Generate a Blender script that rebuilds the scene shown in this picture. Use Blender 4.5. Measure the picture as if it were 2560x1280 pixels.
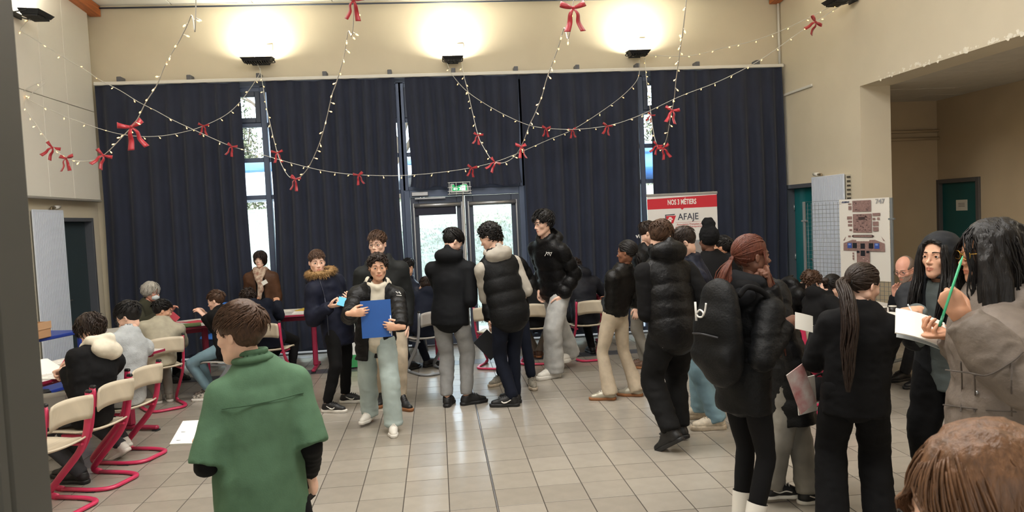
import bpy, math, random
import numpy as np
from mathutils import Vector, Matrix
for o in list(bpy.data.objects): bpy.data.objects.remove(o, do_unlink=True)
scene = bpy.context.scene
COL = scene.collection
V3 = lambda *a: np.array(a, dtype=float)

# ------------------------------------------------------------------ camera
FPX, YAW, PITCH, ROLL, CH = 1877.32, 0.0979829, -0.0518045, -0.0458201, 1.84776
_F = V3(math.sin(YAW), math.cos(YAW), 0); _R = V3(math.cos(YAW), -math.sin(YAW), 0); _U = V3(0, 0, 1)
FW = _F*math.cos(PITCH) + _U*math.sin(PITCH)
_u = _U*math.cos(PITCH) - _F*math.sin(PITCH)
RT = _R*math.cos(ROLL) + _u*math.sin(ROLL)
UP = _u*math.cos(ROLL) - _R*math.sin(ROLL)
CAM = V3(0, 0, CH)
cd = bpy.data.cameras.new('camera'); cam = bpy.data.objects.new('camera', cd); COL.objects.link(cam)
cd.sensor_width = 36; cd.lens = FPX/2560*36; cd.clip_start = 0.05; cd.clip_end = 300
cam.matrix_world = Matrix(((RT[0], UP[0], -FW[0], 0), (RT[1], UP[1], -FW[1], 0), (RT[2], UP[2], -FW[2], CH), (0, 0, 0, 1)))
cd.dof.use_dof = True; cd.dof.focus_distance = 7.0; cd.dof.aperture_fstop = 13.0
scene.camera = cam
def ray(x, y): return FW*FPX + RT*(x-1280) + UP*(640-y)
def pz(x, y, z=0.0): v = ray(x, y); return CAM + v*((z-CH)/v[2])      # pixel -> point at height z
def py(x, y, Y): v = ray(x, y); return CAM + v*(Y/v[1])               # pixel -> point at depth Y
def px(x, y, X): v = ray(x, y); return CAM + v*(X/v[0])               # pixel -> point on the plane x = X

# ------------------------------------------------------------------ world, sun, exposure
vs = scene.view_settings
vs.view_transform = 'Standard'; vs.look = 'None'; vs.gamma = 1.0; vs.use_curve_mapping = False; vs.exposure = 0.12
w = bpy.data.worlds.new('overcast_sky'); scene.world = w; w.use_nodes = True
nt = w.node_tree; nt.nodes.clear()
bg = nt.nodes.new('ShaderNodeBackground'); wo = nt.nodes.new('ShaderNodeOutputWorld')
bg.inputs[0].default_value = (0.80, 0.90, 1.0, 1); bg.inputs[1].default_value = 6.5
nt.links.new(bg.outputs[0], wo.inputs[0])
sd = bpy.data.lights.new('winter_sun', 'SUN'); sd.energy = 5.0; sd.color = (1, .93, .8); sd.angle = 0.03
so = bpy.data.objects.new('winter_sun', sd); COL.objects.link(so)
so.rotation_euler = (math.radians(62), 0, math.radians(-25))          # low, from behind the building, onto the far lawn
def area(name, loc, rot, sx, sy, e, c):
    l = bpy.data.lights.new(name, 'AREA'); l.shape = 'RECTANGLE'; l.size = sx; l.size_y = sy; l.energy = e; l.color = c
    o = bpy.data.objects.new(name, l); COL.objects.link(o); o.location = loc; o.rotation_euler = rot
    return o
# unseen fill lights added overhead, in the corridor and behind the camera
area('added_overhead_fill', (0.3, 2.2, 5.45), (0, 0, 0), 5.0, 1.2, 255, (1, .96, .90))  # added fill, stands in for light bounced off the ceiling
area('added_overhead_fill', (0.3, 6.2, 5.22), (0, 0, 0), 5.0, 1.2, 255, (1, .96, .90))
area('added_corridor_fill', (6.6, 3.6, 3.2), (0, 0, 0), .6, 1.2, 60, (1, .9, .75))  # added fill to brighten the corridor
area('added_rear_fill', (0.3, -2.9, 2.0), (math.radians(90), 0, 0), 6.0, 2.6, 70, (.93, .97, 1))  # added soft fill in front of the solid rear wall
# ------------------------------------------------------------------ materials
def lin(c):
    return tuple(((v/255)/12.92 if v/255 <= .04045 else ((v/255+.055)/1.055)**2.4) for v in c) + (1,)
MATS = {}
def M(name, col=(200, 200, 200), rough=.6, var=.0, scale=6.0, bump=0.0, bscale=60.0, metal=0.0, stretch=None, emit=None, es=1.0, sheen=0.0, coat=0.0, spec=.5, col2=None):
    if name in MATS: return MATS[name]
    m = bpy.data.materials.new(name); m.use_nodes = True; t = m.node_tree; b = t.nodes['Principled BSDF']
    c = lin(col); b.inputs['Base Color'].default_value = c; b.inputs['Roughness'].default_value = rough
    b.inputs['Metallic'].default_value = metal; b.inputs['Specular IOR Level'].default_value = spec
    if sheen: b.inputs['Sheen Weight'].default_value = sheen
    if coat: b.inputs['Coat Weight'].default_value = coat; b.inputs['Coat Roughness'].default_value = .15
    if emit: b.inputs['Emission Color'].default_value = lin(emit); b.inputs['Emission Strength'].default_value = es
    vec = None
    if var or bump or col2:
        tc = t.nodes.new('ShaderNodeTexCoord'); mp = t.nodes.new('ShaderNodeMapping'); t.links.new(tc.outputs['Object'], mp.inputs[0])
        if stretch: mp.inputs['Scale'].default_value = stretch
        vec = mp.outputs[0]
    if var or col2:
        n = t.nodes.new('ShaderNodeTexNoise'); n.inputs['Scale'].default_value = scale; n.inputs['Detail'].default_value = 5
        t.links.new(vec, n.inputs['Vector'])
        mx = t.nodes.new('ShaderNodeMix'); mx.data_type = 'RGBA'
        if col2: ca, cb = c, lin(col2)
        else: ca = tuple(v*(1-var) for v in c[:3])+(1,); cb = tuple(min(1, v*(1+var)) for v in c[:3])+(1,)
        mx.inputs[6].default_value = ca; mx.inputs[7].default_value = cb
        rp = t.nodes.new('ShaderNodeMapRange'); rp.inputs[1].default_value = .3; rp.inputs[2].default_value = .7
        t.links.new(n.outputs[0], rp.inputs[0]); t.links.new(rp.outputs[0], mx.inputs[0]); t.links.new(mx.outputs[2], b.inputs['Base Color'])
    if bump:
        n2 = t.nodes.new('ShaderNodeTexNoise'); n2.inputs['Scale'].default_value = bscale; n2.inputs['Detail'].default_value = 4
        t.links.new(vec, n2.inputs['Vector'])
        bp = t.nodes.new('ShaderNodeBump'); bp.inputs['Strength'].default_value = min(1, bump); bp.inputs['Distance'].default_value = .01
        t.links.new(n2.outputs[0], bp.inputs['Height']); t.links.new(bp.outputs[0], b.inputs['Normal'])
    MATS[name] = m; return m
def glass_mat():
    m = bpy.data.materials.new('window_glass'); m.use_nodes = True; t = m.node_tree; t.nodes.clear()
    o = t.nodes.new('ShaderNodeOutputMaterial'); tr = t.nodes.new('ShaderNodeBsdfTransparent'); gl = t.nodes.new('ShaderNodeBsdfGlossy')
    gl.inputs['Roughness'].default_value = .02; fr = t.nodes.new('ShaderNodeFresnel'); mx = t.nodes.new('ShaderNodeMixShader')
    tr.inputs[0].default_value = (.92, .96, .97, 1)
    t.links.new(fr.outputs[0], mx.inputs[0]); t.links.new(tr.outputs[0], mx.inputs[1]); t.links.new(gl.outputs[0], mx.inputs[2]); t.links.new(mx.outputs[0], o.inputs[0])
    return m
GLASS = glass_mat()

# ------------------------------------------------------------------ objects
def tag(o, label=None, cat=None, group=None, kind=None):
    if label: o['label'] = label
    if cat: o['category'] = cat
    if group: o['group'] = group
    if kind: o['kind'] = kind
    return o
def empty(name, loc=(0, 0, 0), rz=0.0, **k):
    o = bpy.data.objects.new(name, None); COL.objects.link(o); o.location = loc; o.rotation_euler = (0, 0, rz); o.empty_display_size = .1
    return tag(o, **k)
def mesh_np(name, V, F, mats, mi=None, smooth=True):
    """V (n,3); F list of index tuples or (m,k) array"""
    me = bpy.data.meshes.new(name)
    V = np.asarray(V, dtype=np.float32)
    if isinstance(F, np.ndarray):
        m, k = F.shape
        me.vertices.add(len(V)); me.vertices.foreach_set('co', V.ravel())
        me.loops.add(m*k); me.loops.foreach_set('vertex_index', F.astype(np.int32).ravel())
        me.polygons.add(m); me.polygons.foreach_set('loop_start', np.arange(m, dtype=np.int32)*k)
        if mi is not None: me.polygons.foreach_set('material_index', np.asarray(mi, dtype=np.int32))
        me.update(calc_edges=True); me.validate()
    else:
        me.from_pydata([tuple(v) for v in V.tolist()], [], [tuple(f) for f in F])
        if mi is not None: me.polygons.foreach_set('material_index', np.asarray(mi, dtype=np.int32))
        me.update()
    for mm in (mats if isinstance(mats, (list, tuple)) else [mats]): me.materials.append(mm)
    me.polygons.foreach_set('use_smooth', np.full(len(me.polygons), bool(smooth)))
    return me
def ob(name, me, parent=None, loc=None, rot=None, **k):
    o = bpy.data.objects.new(name, me); COL.objects.link(o)
    if parent: o.parent = parent
    if loc is not None: o.location = loc
    if rot is not None: o.rotation_euler = rot
    return tag(o, **k)
class MB:
    """collects simple shapes into one mesh"""
    def __init__(s): s.v = []; s.f = []; s.m = []; s.n = 0
    def add(s, V, F, mi=0):
        s.v += [tuple(map(float, p)) for p in V]; s.f += [tuple(int(i)+s.n for i in f) for f in F]; s.m += [mi]*len(F); s.n = len(s.v)
        return s
    def box(s, a, b, mi=0, bev=0.0, mat=None):
        x0, y0, z0 = [min(p, q) for p, q in zip(a, b)]; x1, y1, z1 = [max(p, q) for p, q in zip(a, b)]
        bev = min(bev, (x1-x0)*.49, (y1-y0)*.49, (z1-z0)*.49)
        if bev <= 0:
            V = [(x, y, z) for z in (z0, z1) for y in (y0, y1) for x in (x0, x1)]
            F = [(0, 2, 3, 1), (4, 5, 7, 6), (0, 1, 5, 4), (2, 6, 7, 3), (0, 4, 6, 2), (1, 3, 7, 5)]
        else:
            V = []; idx = {}
            for iz, z in enumerate((z0, z1)):
                for iy, y in enumerate((y0, y1)):
                    for ix, x in enumerate((x0, x1)):
                        sx, sy, sz = (1-2*ix), (1-2*iy), (1-2*iz)
                        for ax in range(3):
                            p = [x+sx*bev, y+sy*bev, z+sz*bev]; p[ax] = (x, y, z)[ax]
                            idx[(ix, iy, iz, ax)] = len(V); V.append(tuple(p))
            F = []
            I = lambda a, b, c, ax: idx[(a, b, c, ax)]
            for e in (0, 1):
                q = [I(e, 0, 0, 0), I(e, 1, 0, 0), I(e, 1, 1, 0), I(e, 0, 1, 0)]; F.append(q if e else q[::-1])
                q = [I(0, e, 0, 1), I(1, e, 0, 1), I(1, e, 1, 1), I(0, e, 1, 1)]; F.append(q[::-1] if e else q)
                q = [I(0, 0, e, 2), I(1, 0, e, 2), I(1, 1, e, 2), I(0, 1, e, 2)]; F.append(q if e else q[::-1])
            for a in (0, 1):
                for b in (0, 1):
                    F.append((I(a, b, 0, 0), I(a, b, 1, 0), I(a, b, 1, 1), I(a, b, 0, 1)))
                    F.append((I(a, 0, b, 0), I(a, 1, b, 0), I(a, 1, b, 2), I(a, 0, b, 2)))
                    F.append((I(0, a, b, 1), I(1, a, b, 1), I(1, a, b, 2), I(0, a, b, 2)))
                    for c in (0, 1): F.append((I(a, b, c, 0), I(a, b, c, 1), I(a, b, c, 2)))
        if mat is not None: V = [tuple(mat @ Vector(p)) for p in V]
        return s.add(V, F, mi)
    def tube(s, P, r, n=8, mi=0, cap=True, sec=None, closed=False, up0=None):
        V, F = sweep(P, r, n, cap, sec, closed, up0); return s.add(V, F, mi)
    def mesh(s, name, mats, smooth=False): return mesh_np(name, np.array(s.v), s.f, mats, s.m, smooth)
    def build(s, name, mats, parent=None, smooth=False, loc=None, rot=None, **k):
        me = s.mesh(name, mats, smooth)
        o = ob(name, me, parent, loc, rot, **k)
        if smooth == 'auto': pass
        return o
def sweep(P, r, n=8, cap=True, sec=None, closed=False, up0=None):
    P = np.asarray(P, float); m = len(P); r = np.full(m, r) if np.isscalar(r) else np.asarray(r, float)
    T = np.roll(P, -1, 0)-np.roll(P, 1, 0) if closed else np.gradient(P, axis=0)
    T /= np.maximum(np.linalg.norm(T, axis=1), 1e-9)[:, None]
    a = V3(0, 0, 1) if up0 is None else np.asarray(up0, float)
    if abs(T[0] @ a) > .95: a = V3(1, 0, 0) if abs(T[0][0]) < .9 else V3(0, 1, 0)
    if sec is None: sec = [(math.cos(2*math.pi*i/n), math.sin(2*math.pi*i/n)) for i in range(n)]
    n = len(sec); V = []
    u = a-T[0]*(a @ T[0]); u /= np.linalg.norm(u)
    for i in range(m):
        u = u-T[i]*(u @ T[i]); u /= max(np.linalg.norm(u), 1e-9); w_ = np.cross(T[i], u)
        for (c, d) in sec: V.append(P[i]+(u*c+w_*d)*r[i])
    F = []
    for i in range(m if closed else m-1):
        j = (i+1) % m
        for k in range(n): F.append((i*n+k, i*n+(k+1) % n, j*n+(k+1) % n, j*n+k))
    if cap and not closed: F.append(tuple(range(n))[::-1]); F.append(tuple(range((m-1)*n, m*n)))
    return np.array(V), F
def spline(P, n=8):
    """Catmull-Rom through P"""
    P = np.asarray(P, float); Q = np.vstack([2*P[0]-P[1], P, 2*P[-1]-P[-2]]); out = []
    for i in range(1, len(Q)-2):
        for t in np.linspace(0, 1, n, endpoint=False):
            a, b, c, d = Q[i-1], Q[i], Q[i+1], Q[i+2]
            out.append(.5*((2*b)+(-a+c)*t+(2*a-5*b+4*c-d)*t*t+(-a+3*b-3*c+d)*t**3))
    out.append(P[-1]); return np.array(out)
def fillet(P, rad, n=6):
    P = [np.asarray(p, float) for p in P]; out = [P[0]]
    for i in range(1, len(P)-1):
        a, b, c = P[i-1], P[i], P[i+1]; r = rad[i] if isinstance(rad, (list, tuple)) else rad
        d1 = (a-b); l1 = np.linalg.norm(d1); d2 = (c-b); l2 = np.linalg.norm(d2); r = min(r, l1*.49, l2*.49)
        p, q = b+d1/l1*r, b+d2/l2*r
        for t in np.linspace(0, 1, n): out.append((1-t)**2*p+2*t*(1-t)*b+t*t*q)
    out.append(P[-1]); return np.array(out)
def text_mesh(s, size=1.0, extrude=.001, bold=0.0, shear=0.0):
    c = bpy.data.curves.new('lettering', 'FONT'); c.body = s; c.size = size; c.extrude = extrude; c.offset = bold; c.shear = shear; c.align_x = 'CENTER'; c.align_y = 'CENTER'
    c.resolution_u = 3
    o = bpy.data.objects.new('lettering', c); COL.objects.link(o)
    dg = bpy.context.evaluated_depsgraph_get(); me = bpy.data.meshes.new_from_object(o.evaluated_get(dg))
    bpy.data.objects.remove(o, do_unlink=True); bpy.data.curves.remove(c)
    return me
def copy_tree(o, parent=None):
    c = o.copy(); COL.objects.link(c); c.parent = parent
    for ch in list(o.children): copy_tree(ch, c)
    return c

# ------------------------------------------------------------------ noise + implicit surfaces
_rng = np.random.RandomState(7); _TAB = _rng.rand(4096).astype(np.float32)*2-1
def vnoise(p, seed=0):
    p = np.asarray(p, np.float32); i = np.floor(p).astype(np.int64); f = p-i; f = f*f*(3-2*f); out = 0
    for dx in (0, 1):
        for dy in (0, 1):
            for dz in (0, 1):
                h = ((i[..., 0]+dx)*73856093) ^ ((i[..., 1]+dy)*19349663) ^ ((i[..., 2]+dz)*83492791) ^ (seed*2654435)
                wgt = (f[..., 0] if dx else 1-f[..., 0])*(f[..., 1] if dy else 1-f[..., 1])*(f[..., 2] if dz else 1-f[..., 2])
                out = out+_TAB[h & 4095]*wgt
    return out
class Field:
    def __init__(s, lo, hi, res):
        s.res = res; s.lo = np.asarray(lo, np.float32)-res*2; n = np.ceil((np.asarray(hi)-s.lo)/res).astype(int)+3
        s.n = n; s.a = np.full(n, .5, np.float32)
        s.ax = [s.lo[i]+res*np.arange(n[i], dtype=np.float32) for i in range(3)]
    def _sl(s, lo, hi):
        a = np.clip(np.floor((np.asarray(lo)-s.lo)/s.res).astype(int), 0, s.n); b = np.clip(np.ceil((np.asarray(hi)-s.lo)/s.res).astype(int)+1, 0, s.n)
        return tuple(slice(int(a[i]), int(b[i])) for i in range(3))
    def _grid(s, sl): return s.ax[0][sl[0]][:, None, None], s.ax[1][sl[1]][None, :, None], s.ax[2][sl[2]][None, None, :]
    def op(s, lo, hi, fn, k, sub=False):
        m = k+s.res*3; sl = s._sl(np.asarray(lo)-m, np.asarray(hi)+m)
        if any(q.stop <= q.start for q in sl): return
        d = fn(*s._grid(sl)).astype(np.float32); a = s.a[sl]
        if sub:
            d = -d; h = np.clip(.5-.5*(a-d)/k, 0, 1)*1.0; s.a[sl] = np.where(True, a+(d-a)*h+k*h*(1-h), a)
        else:
            h = np.clip(.5+.5*(a-d)/k, 0, 1); s.a[sl] = a+(d-a)*h-k*h*(1-h)
    def tube(s, P, R, k=.02, rings=None, flat=None, cut0=False, cut1=False, sub=False):
        """chain of cones; flat=(axis, ratio) squashes along axis; rings=(pitch, amp) quilts it"""
        P = [np.asarray(p, float) for p in P]; R = list(R) if not np.isscalar(R) else [R]*len(P); mr = max(R)+(rings[1] if rings else 0)
        lo = np.min(P, 0)-mr; hi = np.max(P, 0)+mr
        def fn(X, Y, Z):
            best = None; L0 = 0.0
            for i in range(len(P)-1):
                a, b = P[i], P[i+1]; ba = b-a; L = float(np.linalg.norm(ba))
                if L < 1e-6: continue
                px_, py_, pz_ = X-a[0], Y-a[1], Z-a[2]
                tr = (px_*ba[0]+py_*ba[1]+pz_*ba[2])/(L*L); t = np.clip(tr, 0, 1)
                r = R[i]+(R[i+1]-R[i])*t
                if rings:
                    sarc = L0+t*L; r = r+rings[1]*(np.sqrt(np.abs(np.sin(math.pi*sarc/rings[0])))-1)
                vx, vy, vz = px_-ba[0]*t, py_-ba[1]*t, pz_-ba[2]*t
                q = vx*vx+vy*vy+vz*vz
                if flat is not None:
                    ax, ra = flat; c = vx*ax[0]+vy*ax[1]+vz*ax[2]; q = q+c*c*(1/(ra*ra)-1)
                d = np.sqrt(q)-r
                if cut0 and i == 0: d = np.maximum(d, -tr*L)
                if cut1 and i == len(P)-2: d = np.maximum(d, (tr-1)*L)
                best = d if best is None else np.minimum(best, d); L0 += L
            return best
        s.op(lo, hi, fn, k, sub)
    def ell(s, c, r, k=.02, A=None, sub=False):
        c = np.asarray(c, float); r = np.asarray(r, float); A = np.eye(3) if A is None else np.asarray(A, float); mr = r.max() if not np.allclose(A, np.eye(3)) else r
        def fn(X, Y, Z):
            x, y, z = X-c[0], Y-c[1], Z-c[2]
            u, v, w_ = [x*A[i][0]+y*A[i][1]+z*A[i][2] for i in range(3)]
            k0 = np.sqrt((u/r[0])**2+(v/r[1])**2+(w_/r[2])**2); k1 = np.sqrt((u/r[0]**2)**2+(v/r[1]**2)**2+(w_/r[2]**2)**2)
            return k0*(k0-1)/np.maximum(k1, 1e-6)
        s.op(c-mr, c+mr, fn, k, sub)
    def box(s, c, h, k=.01, A=None, rnd=.01, sub=False):
        c = np.asarray(c, float); h = np.asarray(h, float); A = np.eye(3) if A is None else np.asarray(A, float); mr = np.linalg.norm(h)
        def fn(X, Y, Z):
            x, y, z = X-c[0], Y-c[1], Z-c[2]
            q = [np.abs(x*A[i][0]+y*A[i][1]+z*A[i][2])-(h[i]-rnd) for i in range(3)]
            out = np.sqrt(np.maximum(q[0], 0)**2+np.maximum(q[1], 0)**2+np.maximum(q[2], 0)**2)
            return out+np.minimum(np.maximum(q[0], np.maximum(q[1], q[2])), 0)-rnd
        s.op(c-mr, c+mr, fn, k, sub)
    def plane(s, p, n, k=.004):
        """keep the side opposite to n"""
        p = np.asarray(p, float); n = np.asarray(n, float); X, Y, Z = s._grid((slice(0, None),)*3)
        d = (X-p[0])*n[0]+(Y-p[1])*n[1]+(Z-p[2])*n[2]; s.a = np.maximum(s.a, d.astype(np.float32))
    def mesh(s):
        a = s.a; nx, ny, nz = a.shape; ins = a < 0
        c = np.zeros((nx-1, ny-1, nz-1), np.int8)
        for dx in (0, 1):
            for dy in (0, 1):
                for dz in (0, 1): c += ins[dx:nx-1+dx, dy:ny-1+dy, dz:nz-1+dz]
        act = (c > 0) & (c < 8); idx = np.argwhere(act); N = len(idx)
        vid = np.full(act.shape, -1, np.int64); vid[act] = np.arange(N)
        pos = np.zeros((N, 3), np.float64); cnt = np.zeros(N)
        co = np.array([(x, y, z) for x in (0, 1) for y in (0, 1) for z in (0, 1)])
        val = {tuple(o): a[idx[:, 0]+o[0], idx[:, 1]+o[1], idx[:, 2]+o[2]] for o in co}
        for o in co:
            for ax in range(3):
                if o[ax] == 0:
                    o2 = o.copy(); o2[ax] = 1; va, vb = val[tuple(o)], val[tuple(o2)]; m = (va < 0) != (vb < 0)
                    t = va[m]/(va[m]-vb[m]); p = np.repeat(o[None].astype(float), m.sum(), 0); p[:, ax] += t
                    pos[m] += p; cnt[m] += 1
        pos = pos/np.maximum(cnt, 1)[:, None]; V = (idx+pos)*s.res+s.lo
        Q = []
        for ax in range(3):
            b, c2 = [(1, 2), (2, 0), (0, 1)][ax]
            A = np.take(ins, range(a.shape[ax]-1), ax); B = np.take(ins, range(1, a.shape[ax]), ax); e = np.argwhere(A != B)
            e = e[(e[:, b] > 0) & (e[:, c2] > 0) & (e[:, b] < a.shape[b]-1) & (e[:, c2] < a.shape[c2]-1)]
            if not len(e): continue
            s0 = A[e[:, 0], e[:, 1], e[:, 2]]
            def g(db, dc):
                q = e.copy(); q[:, b] += db; q[:, c2] += dc; return vid[q[:, 0], q[:, 1], q[:, 2]]
            q = np.stack([g(-1, -1), g(0, -1), g(0, 0), g(-1, 0)], 1); q[~s0] = q[~s0][:, ::-1]; Q.append(q)
        return V, (np.concatenate(Q) if Q else np.zeros((0, 4), int))
def vnormals(V, Q):
    n = np.cross(V[Q[:, 2]]-V[Q[:, 0]], V[Q[:, 3]]-V[Q[:, 1]]); N = np.zeros_like(V)
    for k in range(4): np.add.at(N, Q[:, k], n)
    return N/np.maximum(np.linalg.norm(N, axis=1), 1e-12)[:, None]
def relax(V, Q, it=1, f=.5):
    for _ in range(it):
        S = np.zeros_like(V); C = np.zeros(len(V))
        for k in range(4): np.add.at(S, Q[:, k], V[Q[:, (k+1) % 4]]+V[Q[:, (k-1) % 4]]); np.add.at(C, Q[:, k], 2)
        V = V+(S/np.maximum(C, 1)[:, None]-V)*f
    return V
def rough_up(V, Q, amp, fr, seed=0, ridged=False):
    n = vnoise(V*np.asarray(fr), seed)+.5*vnoise(V*np.asarray(fr)*2.1, seed+5)
    if ridged: n = .6-np.abs(n)*1.6
    return V+vnormals(V, Q)*(amp*n)[:, None]
# ------------------------------------------------------------------ the hall
XL, XR, YB, YF = -4.66, 5.35, 11.15, -3.0
CREAM = M('cream_wall_paint', (214, 204, 182), .85, var=.035, scale=1.6, bump=.06, bscale=180)
PANEL = M('white_wall_panel', (228, 225, 216), .75, var=.03, scale=1.2, bump=.05, bscale=120)
WHITE = M('white_paint', (226, 224, 216), .55, var=.03, scale=3)
CEILW = M('ceiling_board', (232, 232, 226), .85, var=.02, scale=2)
ALU = M('slate_aluminium', (84, 96, 120), .42, var=.06, scale=4, metal=.25)
ALU2 = M('dark_aluminium', (68, 76, 92), .45, var=.06, scale=4, metal=.25)
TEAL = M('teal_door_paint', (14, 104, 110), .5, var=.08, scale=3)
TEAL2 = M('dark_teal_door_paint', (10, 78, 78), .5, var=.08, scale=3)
FRAMEG = M('grey_door_frame', (86, 90, 98), .5, var=.05, scale=5)
STEEL = M('brushed_steel', (176, 178, 182), .35, metal=.85, var=.05, scale=20)
WOOD = M('orange_beam_wood', (172, 96, 46), .5, var=.25, scale=3, stretch=(14, 1, 14))
GROUT = M('dark_grout', (66, 60, 54), .9, var=.2, scale=30)
TILES = [M('floor_tile_glaze', (154, 147, 136), .21, var=.05, scale=9, bump=.03, bscale=40), M('floor_tile_glaze_b', (148, 141, 130), .23, var=.05, scale=9, bump=.03, bscale=40), M('floor_tile_glaze_c', (159, 152, 141), .19, var=.05, scale=9, bump=.03, bscale=40)]
DTILE = M('dark_floor_tile', (84, 84, 88), .3, var=.08, scale=12)
# --- floor: grout bed, tiles
b = MB(); b.box((XL-.3, YF-.2, -.12), (8.0, YB+.25, -.0012)); floor = b.build('floor', GROUT, kind='structure')
T = .30; X0, Y0 = -.9091, 5.019
def tile_mesh(m):
    b = MB(); h = T/2-.0032; b.box((-h, -h, -.02), (h, h, 0), bev=.0009); return b.mesh('tile', m)
tm = [tile_mesh(m) for m in TILES]; td = tile_mesh(DTILE); rng = random.Random(4); cells = []
for i in range(-13, 29):
    for j in range(-27, 21):
        cx = X0+T*(i+.5)+(.0096 if i >= 4 else 0); cy = Y0+T*(j+.5)
        if cx < XL-.1 or cx > 7.6 or cy > YB-.02 or cy < YF: continue
        if cx > XR+.2 and cy > 10.6: continue
        d = V3(cx, cy, 0)-CAM; z = d @ FW; area_ = 0
        if z > .3:
            u, v = 1280+FPX*(d @ RT)/z, 640-FPX*(d @ UP)/z
            if -60 < u < 2620 and v < 1330: area_ = 1/(z*z)*abs(d[2])/np.linalg.norm(d)
        cells.append((area_, cx, cy, j))
cells.sort(key=lambda c: -c[0]); rest = MB(); hT = T/2-.0032
for n, (a_, cx, cy, j) in enumerate(cells):
    dark = (j == 15); k = rng.randrange(3); dz = rng.uniform(0, .0008)
    if n < 300 and a_ > 0: ob('tile', td if dark else tm[k], floor, (cx, cy, dz))
    else: rest.box((cx-hT, cy-hT, -.02), (cx+hT, cy+hT, dz), 3 if dark else k, 0)
b = MB(); b.box((.2958-.0035, YF, -.01), (.2958+.0035, 10.95, .0004)); b.build('expansion_strip', STEEL, floor)
rest.build('tile_field', TILES+[DTILE], floor, kind='stuff')
# --- back wall above the glazing, and slim piers at both ends
b = MB(); b.box((XL-.2, YB, 3.93), (XR+.2, YB+.25, 5.06)); b.box((XL-.2, YB, 0), (XL+.07, YB+.25, 3.93)); b.box((XR-.06, YB, 0), (XR+.2, YB+.25, 3.93)); b.build('wall_back', CREAM, kind='structure')
# --- ceiling: boards with open joints, falling towards the back wall
def zc(y): return 5.02+(YB-y)*.06
b = MB(); V = [(XL-.2, YB+.2, zc(YB+.2)+.10), (XR+.2, YB+.2, zc(YB+.2)+.10), (XR+.2, YF-.2, zc(YF-.2)+.10), (XL-.2, YF-.2, zc(YF-.2)+.10)]; V += [(x, y, z+.2) for x, y, z in V]
b.add(V, [(0, 1, 2, 3), (7, 6, 5, 4), (0, 4, 5, 1), (1, 5, 6, 2), (2, 6, 7, 3), (3, 7, 4, 0)]); ceil = b.build('ceiling', M('ceiling_void', (120, 120, 116), .9), kind='structure')
cw = (XR-XL)/9; th = math.atan(.06); pm = MB(); pm.box((-cw/2+.006, -.985, 0), (cw/2-.006, .985, .03), bev=.006); pme = pm.mesh('ceiling_board', CEILW)
for i in range(9):
    for j in range(7): y = YB-1.0-j*2.0; ob('ceiling_board', pme, ceil, (XL+cw*(i+.5), y, zc(y)+.02), (-th, 0, 0))
b = MB(); b.tube([(XL, YB-.06, 5.00), (XR, YB-.06, 5.00)], .012, 8); tag(b.build('trim_1', ALU2, None, True), kind='structure')
for k, (x0, x1) in enumerate(((-4.64, -4.50), (5.19, 5.33))):
    b = MB(); V = [(x, y, zc(y)+dz) for y in (11.12, 2.0) for x in (x0, x1) for dz in (-.13, .01)]; b.add(V, [(0, 1, 3, 2), (4, 6, 7, 5), (0, 4, 5, 1), (2, 3, 7, 6), (0, 2, 6, 4), (1, 5, 7, 3)]); tag(b.build('trim_%d' % (8+k), WOOD), kind='structure')
# --- left wall: recessed lower part, big cladding panels above
b = MB(); b.box((XL-.25, YF, 0), (XL-.08, 10.02, 2.34)); b.box((XL-.25, 10.92, 0), (XL-.08, YB+.2, 2.34)); b.box((XL-.25, 10.02, 2.09), (XL-.08, 10.92, 2.34)); b.box((XL-.25, YF, 2.34), (XL-.03, YB+.2, 6.2)); wl = b.build('wall_left', CREAM, kind='structure')
ys = [10.98, 10.23, 9.61, 8.99, 8.37, 7.75, 7.13, 6.51]
for k in range(len(ys)-1):
    for z0, z1 in ((2.345, 3.552), (3.560, 4.95)):
        b = MB(); b.box((XL-.03, ys[k+1]+.004, z0), (XL+.04, ys[k]-.004, z1), bev=.004); p_ = b.build('wall_panel', PANEL, wl)
b = MB(); b.box((XL-.03, 6.5, 2.318), (XL+.055, 10.98, 2.345), bev=.004); b.build('panel_edge_strip', M('grey_strip', (150, 148, 142), .6), wl)
b = MB(); b.box((XL-.03, YF, 2.345), (XL+.04, 6.505, 4.95)); b.build('wall_panel', PANEL, wl)
# door in the left wall
b = MB(); b.box((XL-.20, 10.06, .01), (XL-.15, 10.87, 2.05), bev=.004); dl = b.build('door_2', M('slate_green_door', (52, 66, 72), .55, var=.06, scale=3), kind='structure')
b = MB()
b.box((XL-.22, 10.01, 0), (XL-.05, 10.06, 2.10), bev=.004); b.box((XL-.22, 10.87, 0), (XL-.05, 10.92, 2.10), bev=.004); b.box((XL-.22, 10.06, 2.05), (XL-.05, 10.87, 2.10), bev=.004); b.build('door_frame', FRAMEG, dl)
b = MB(); b.tube(fillet([(XL-.15, 10.14, 1.03), (XL-.10, 10.14, 1.03), (XL-.10, 10.26, 1.03)], .02), .010, 8); b.build('door_handle', STEEL, dl, True)
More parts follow.
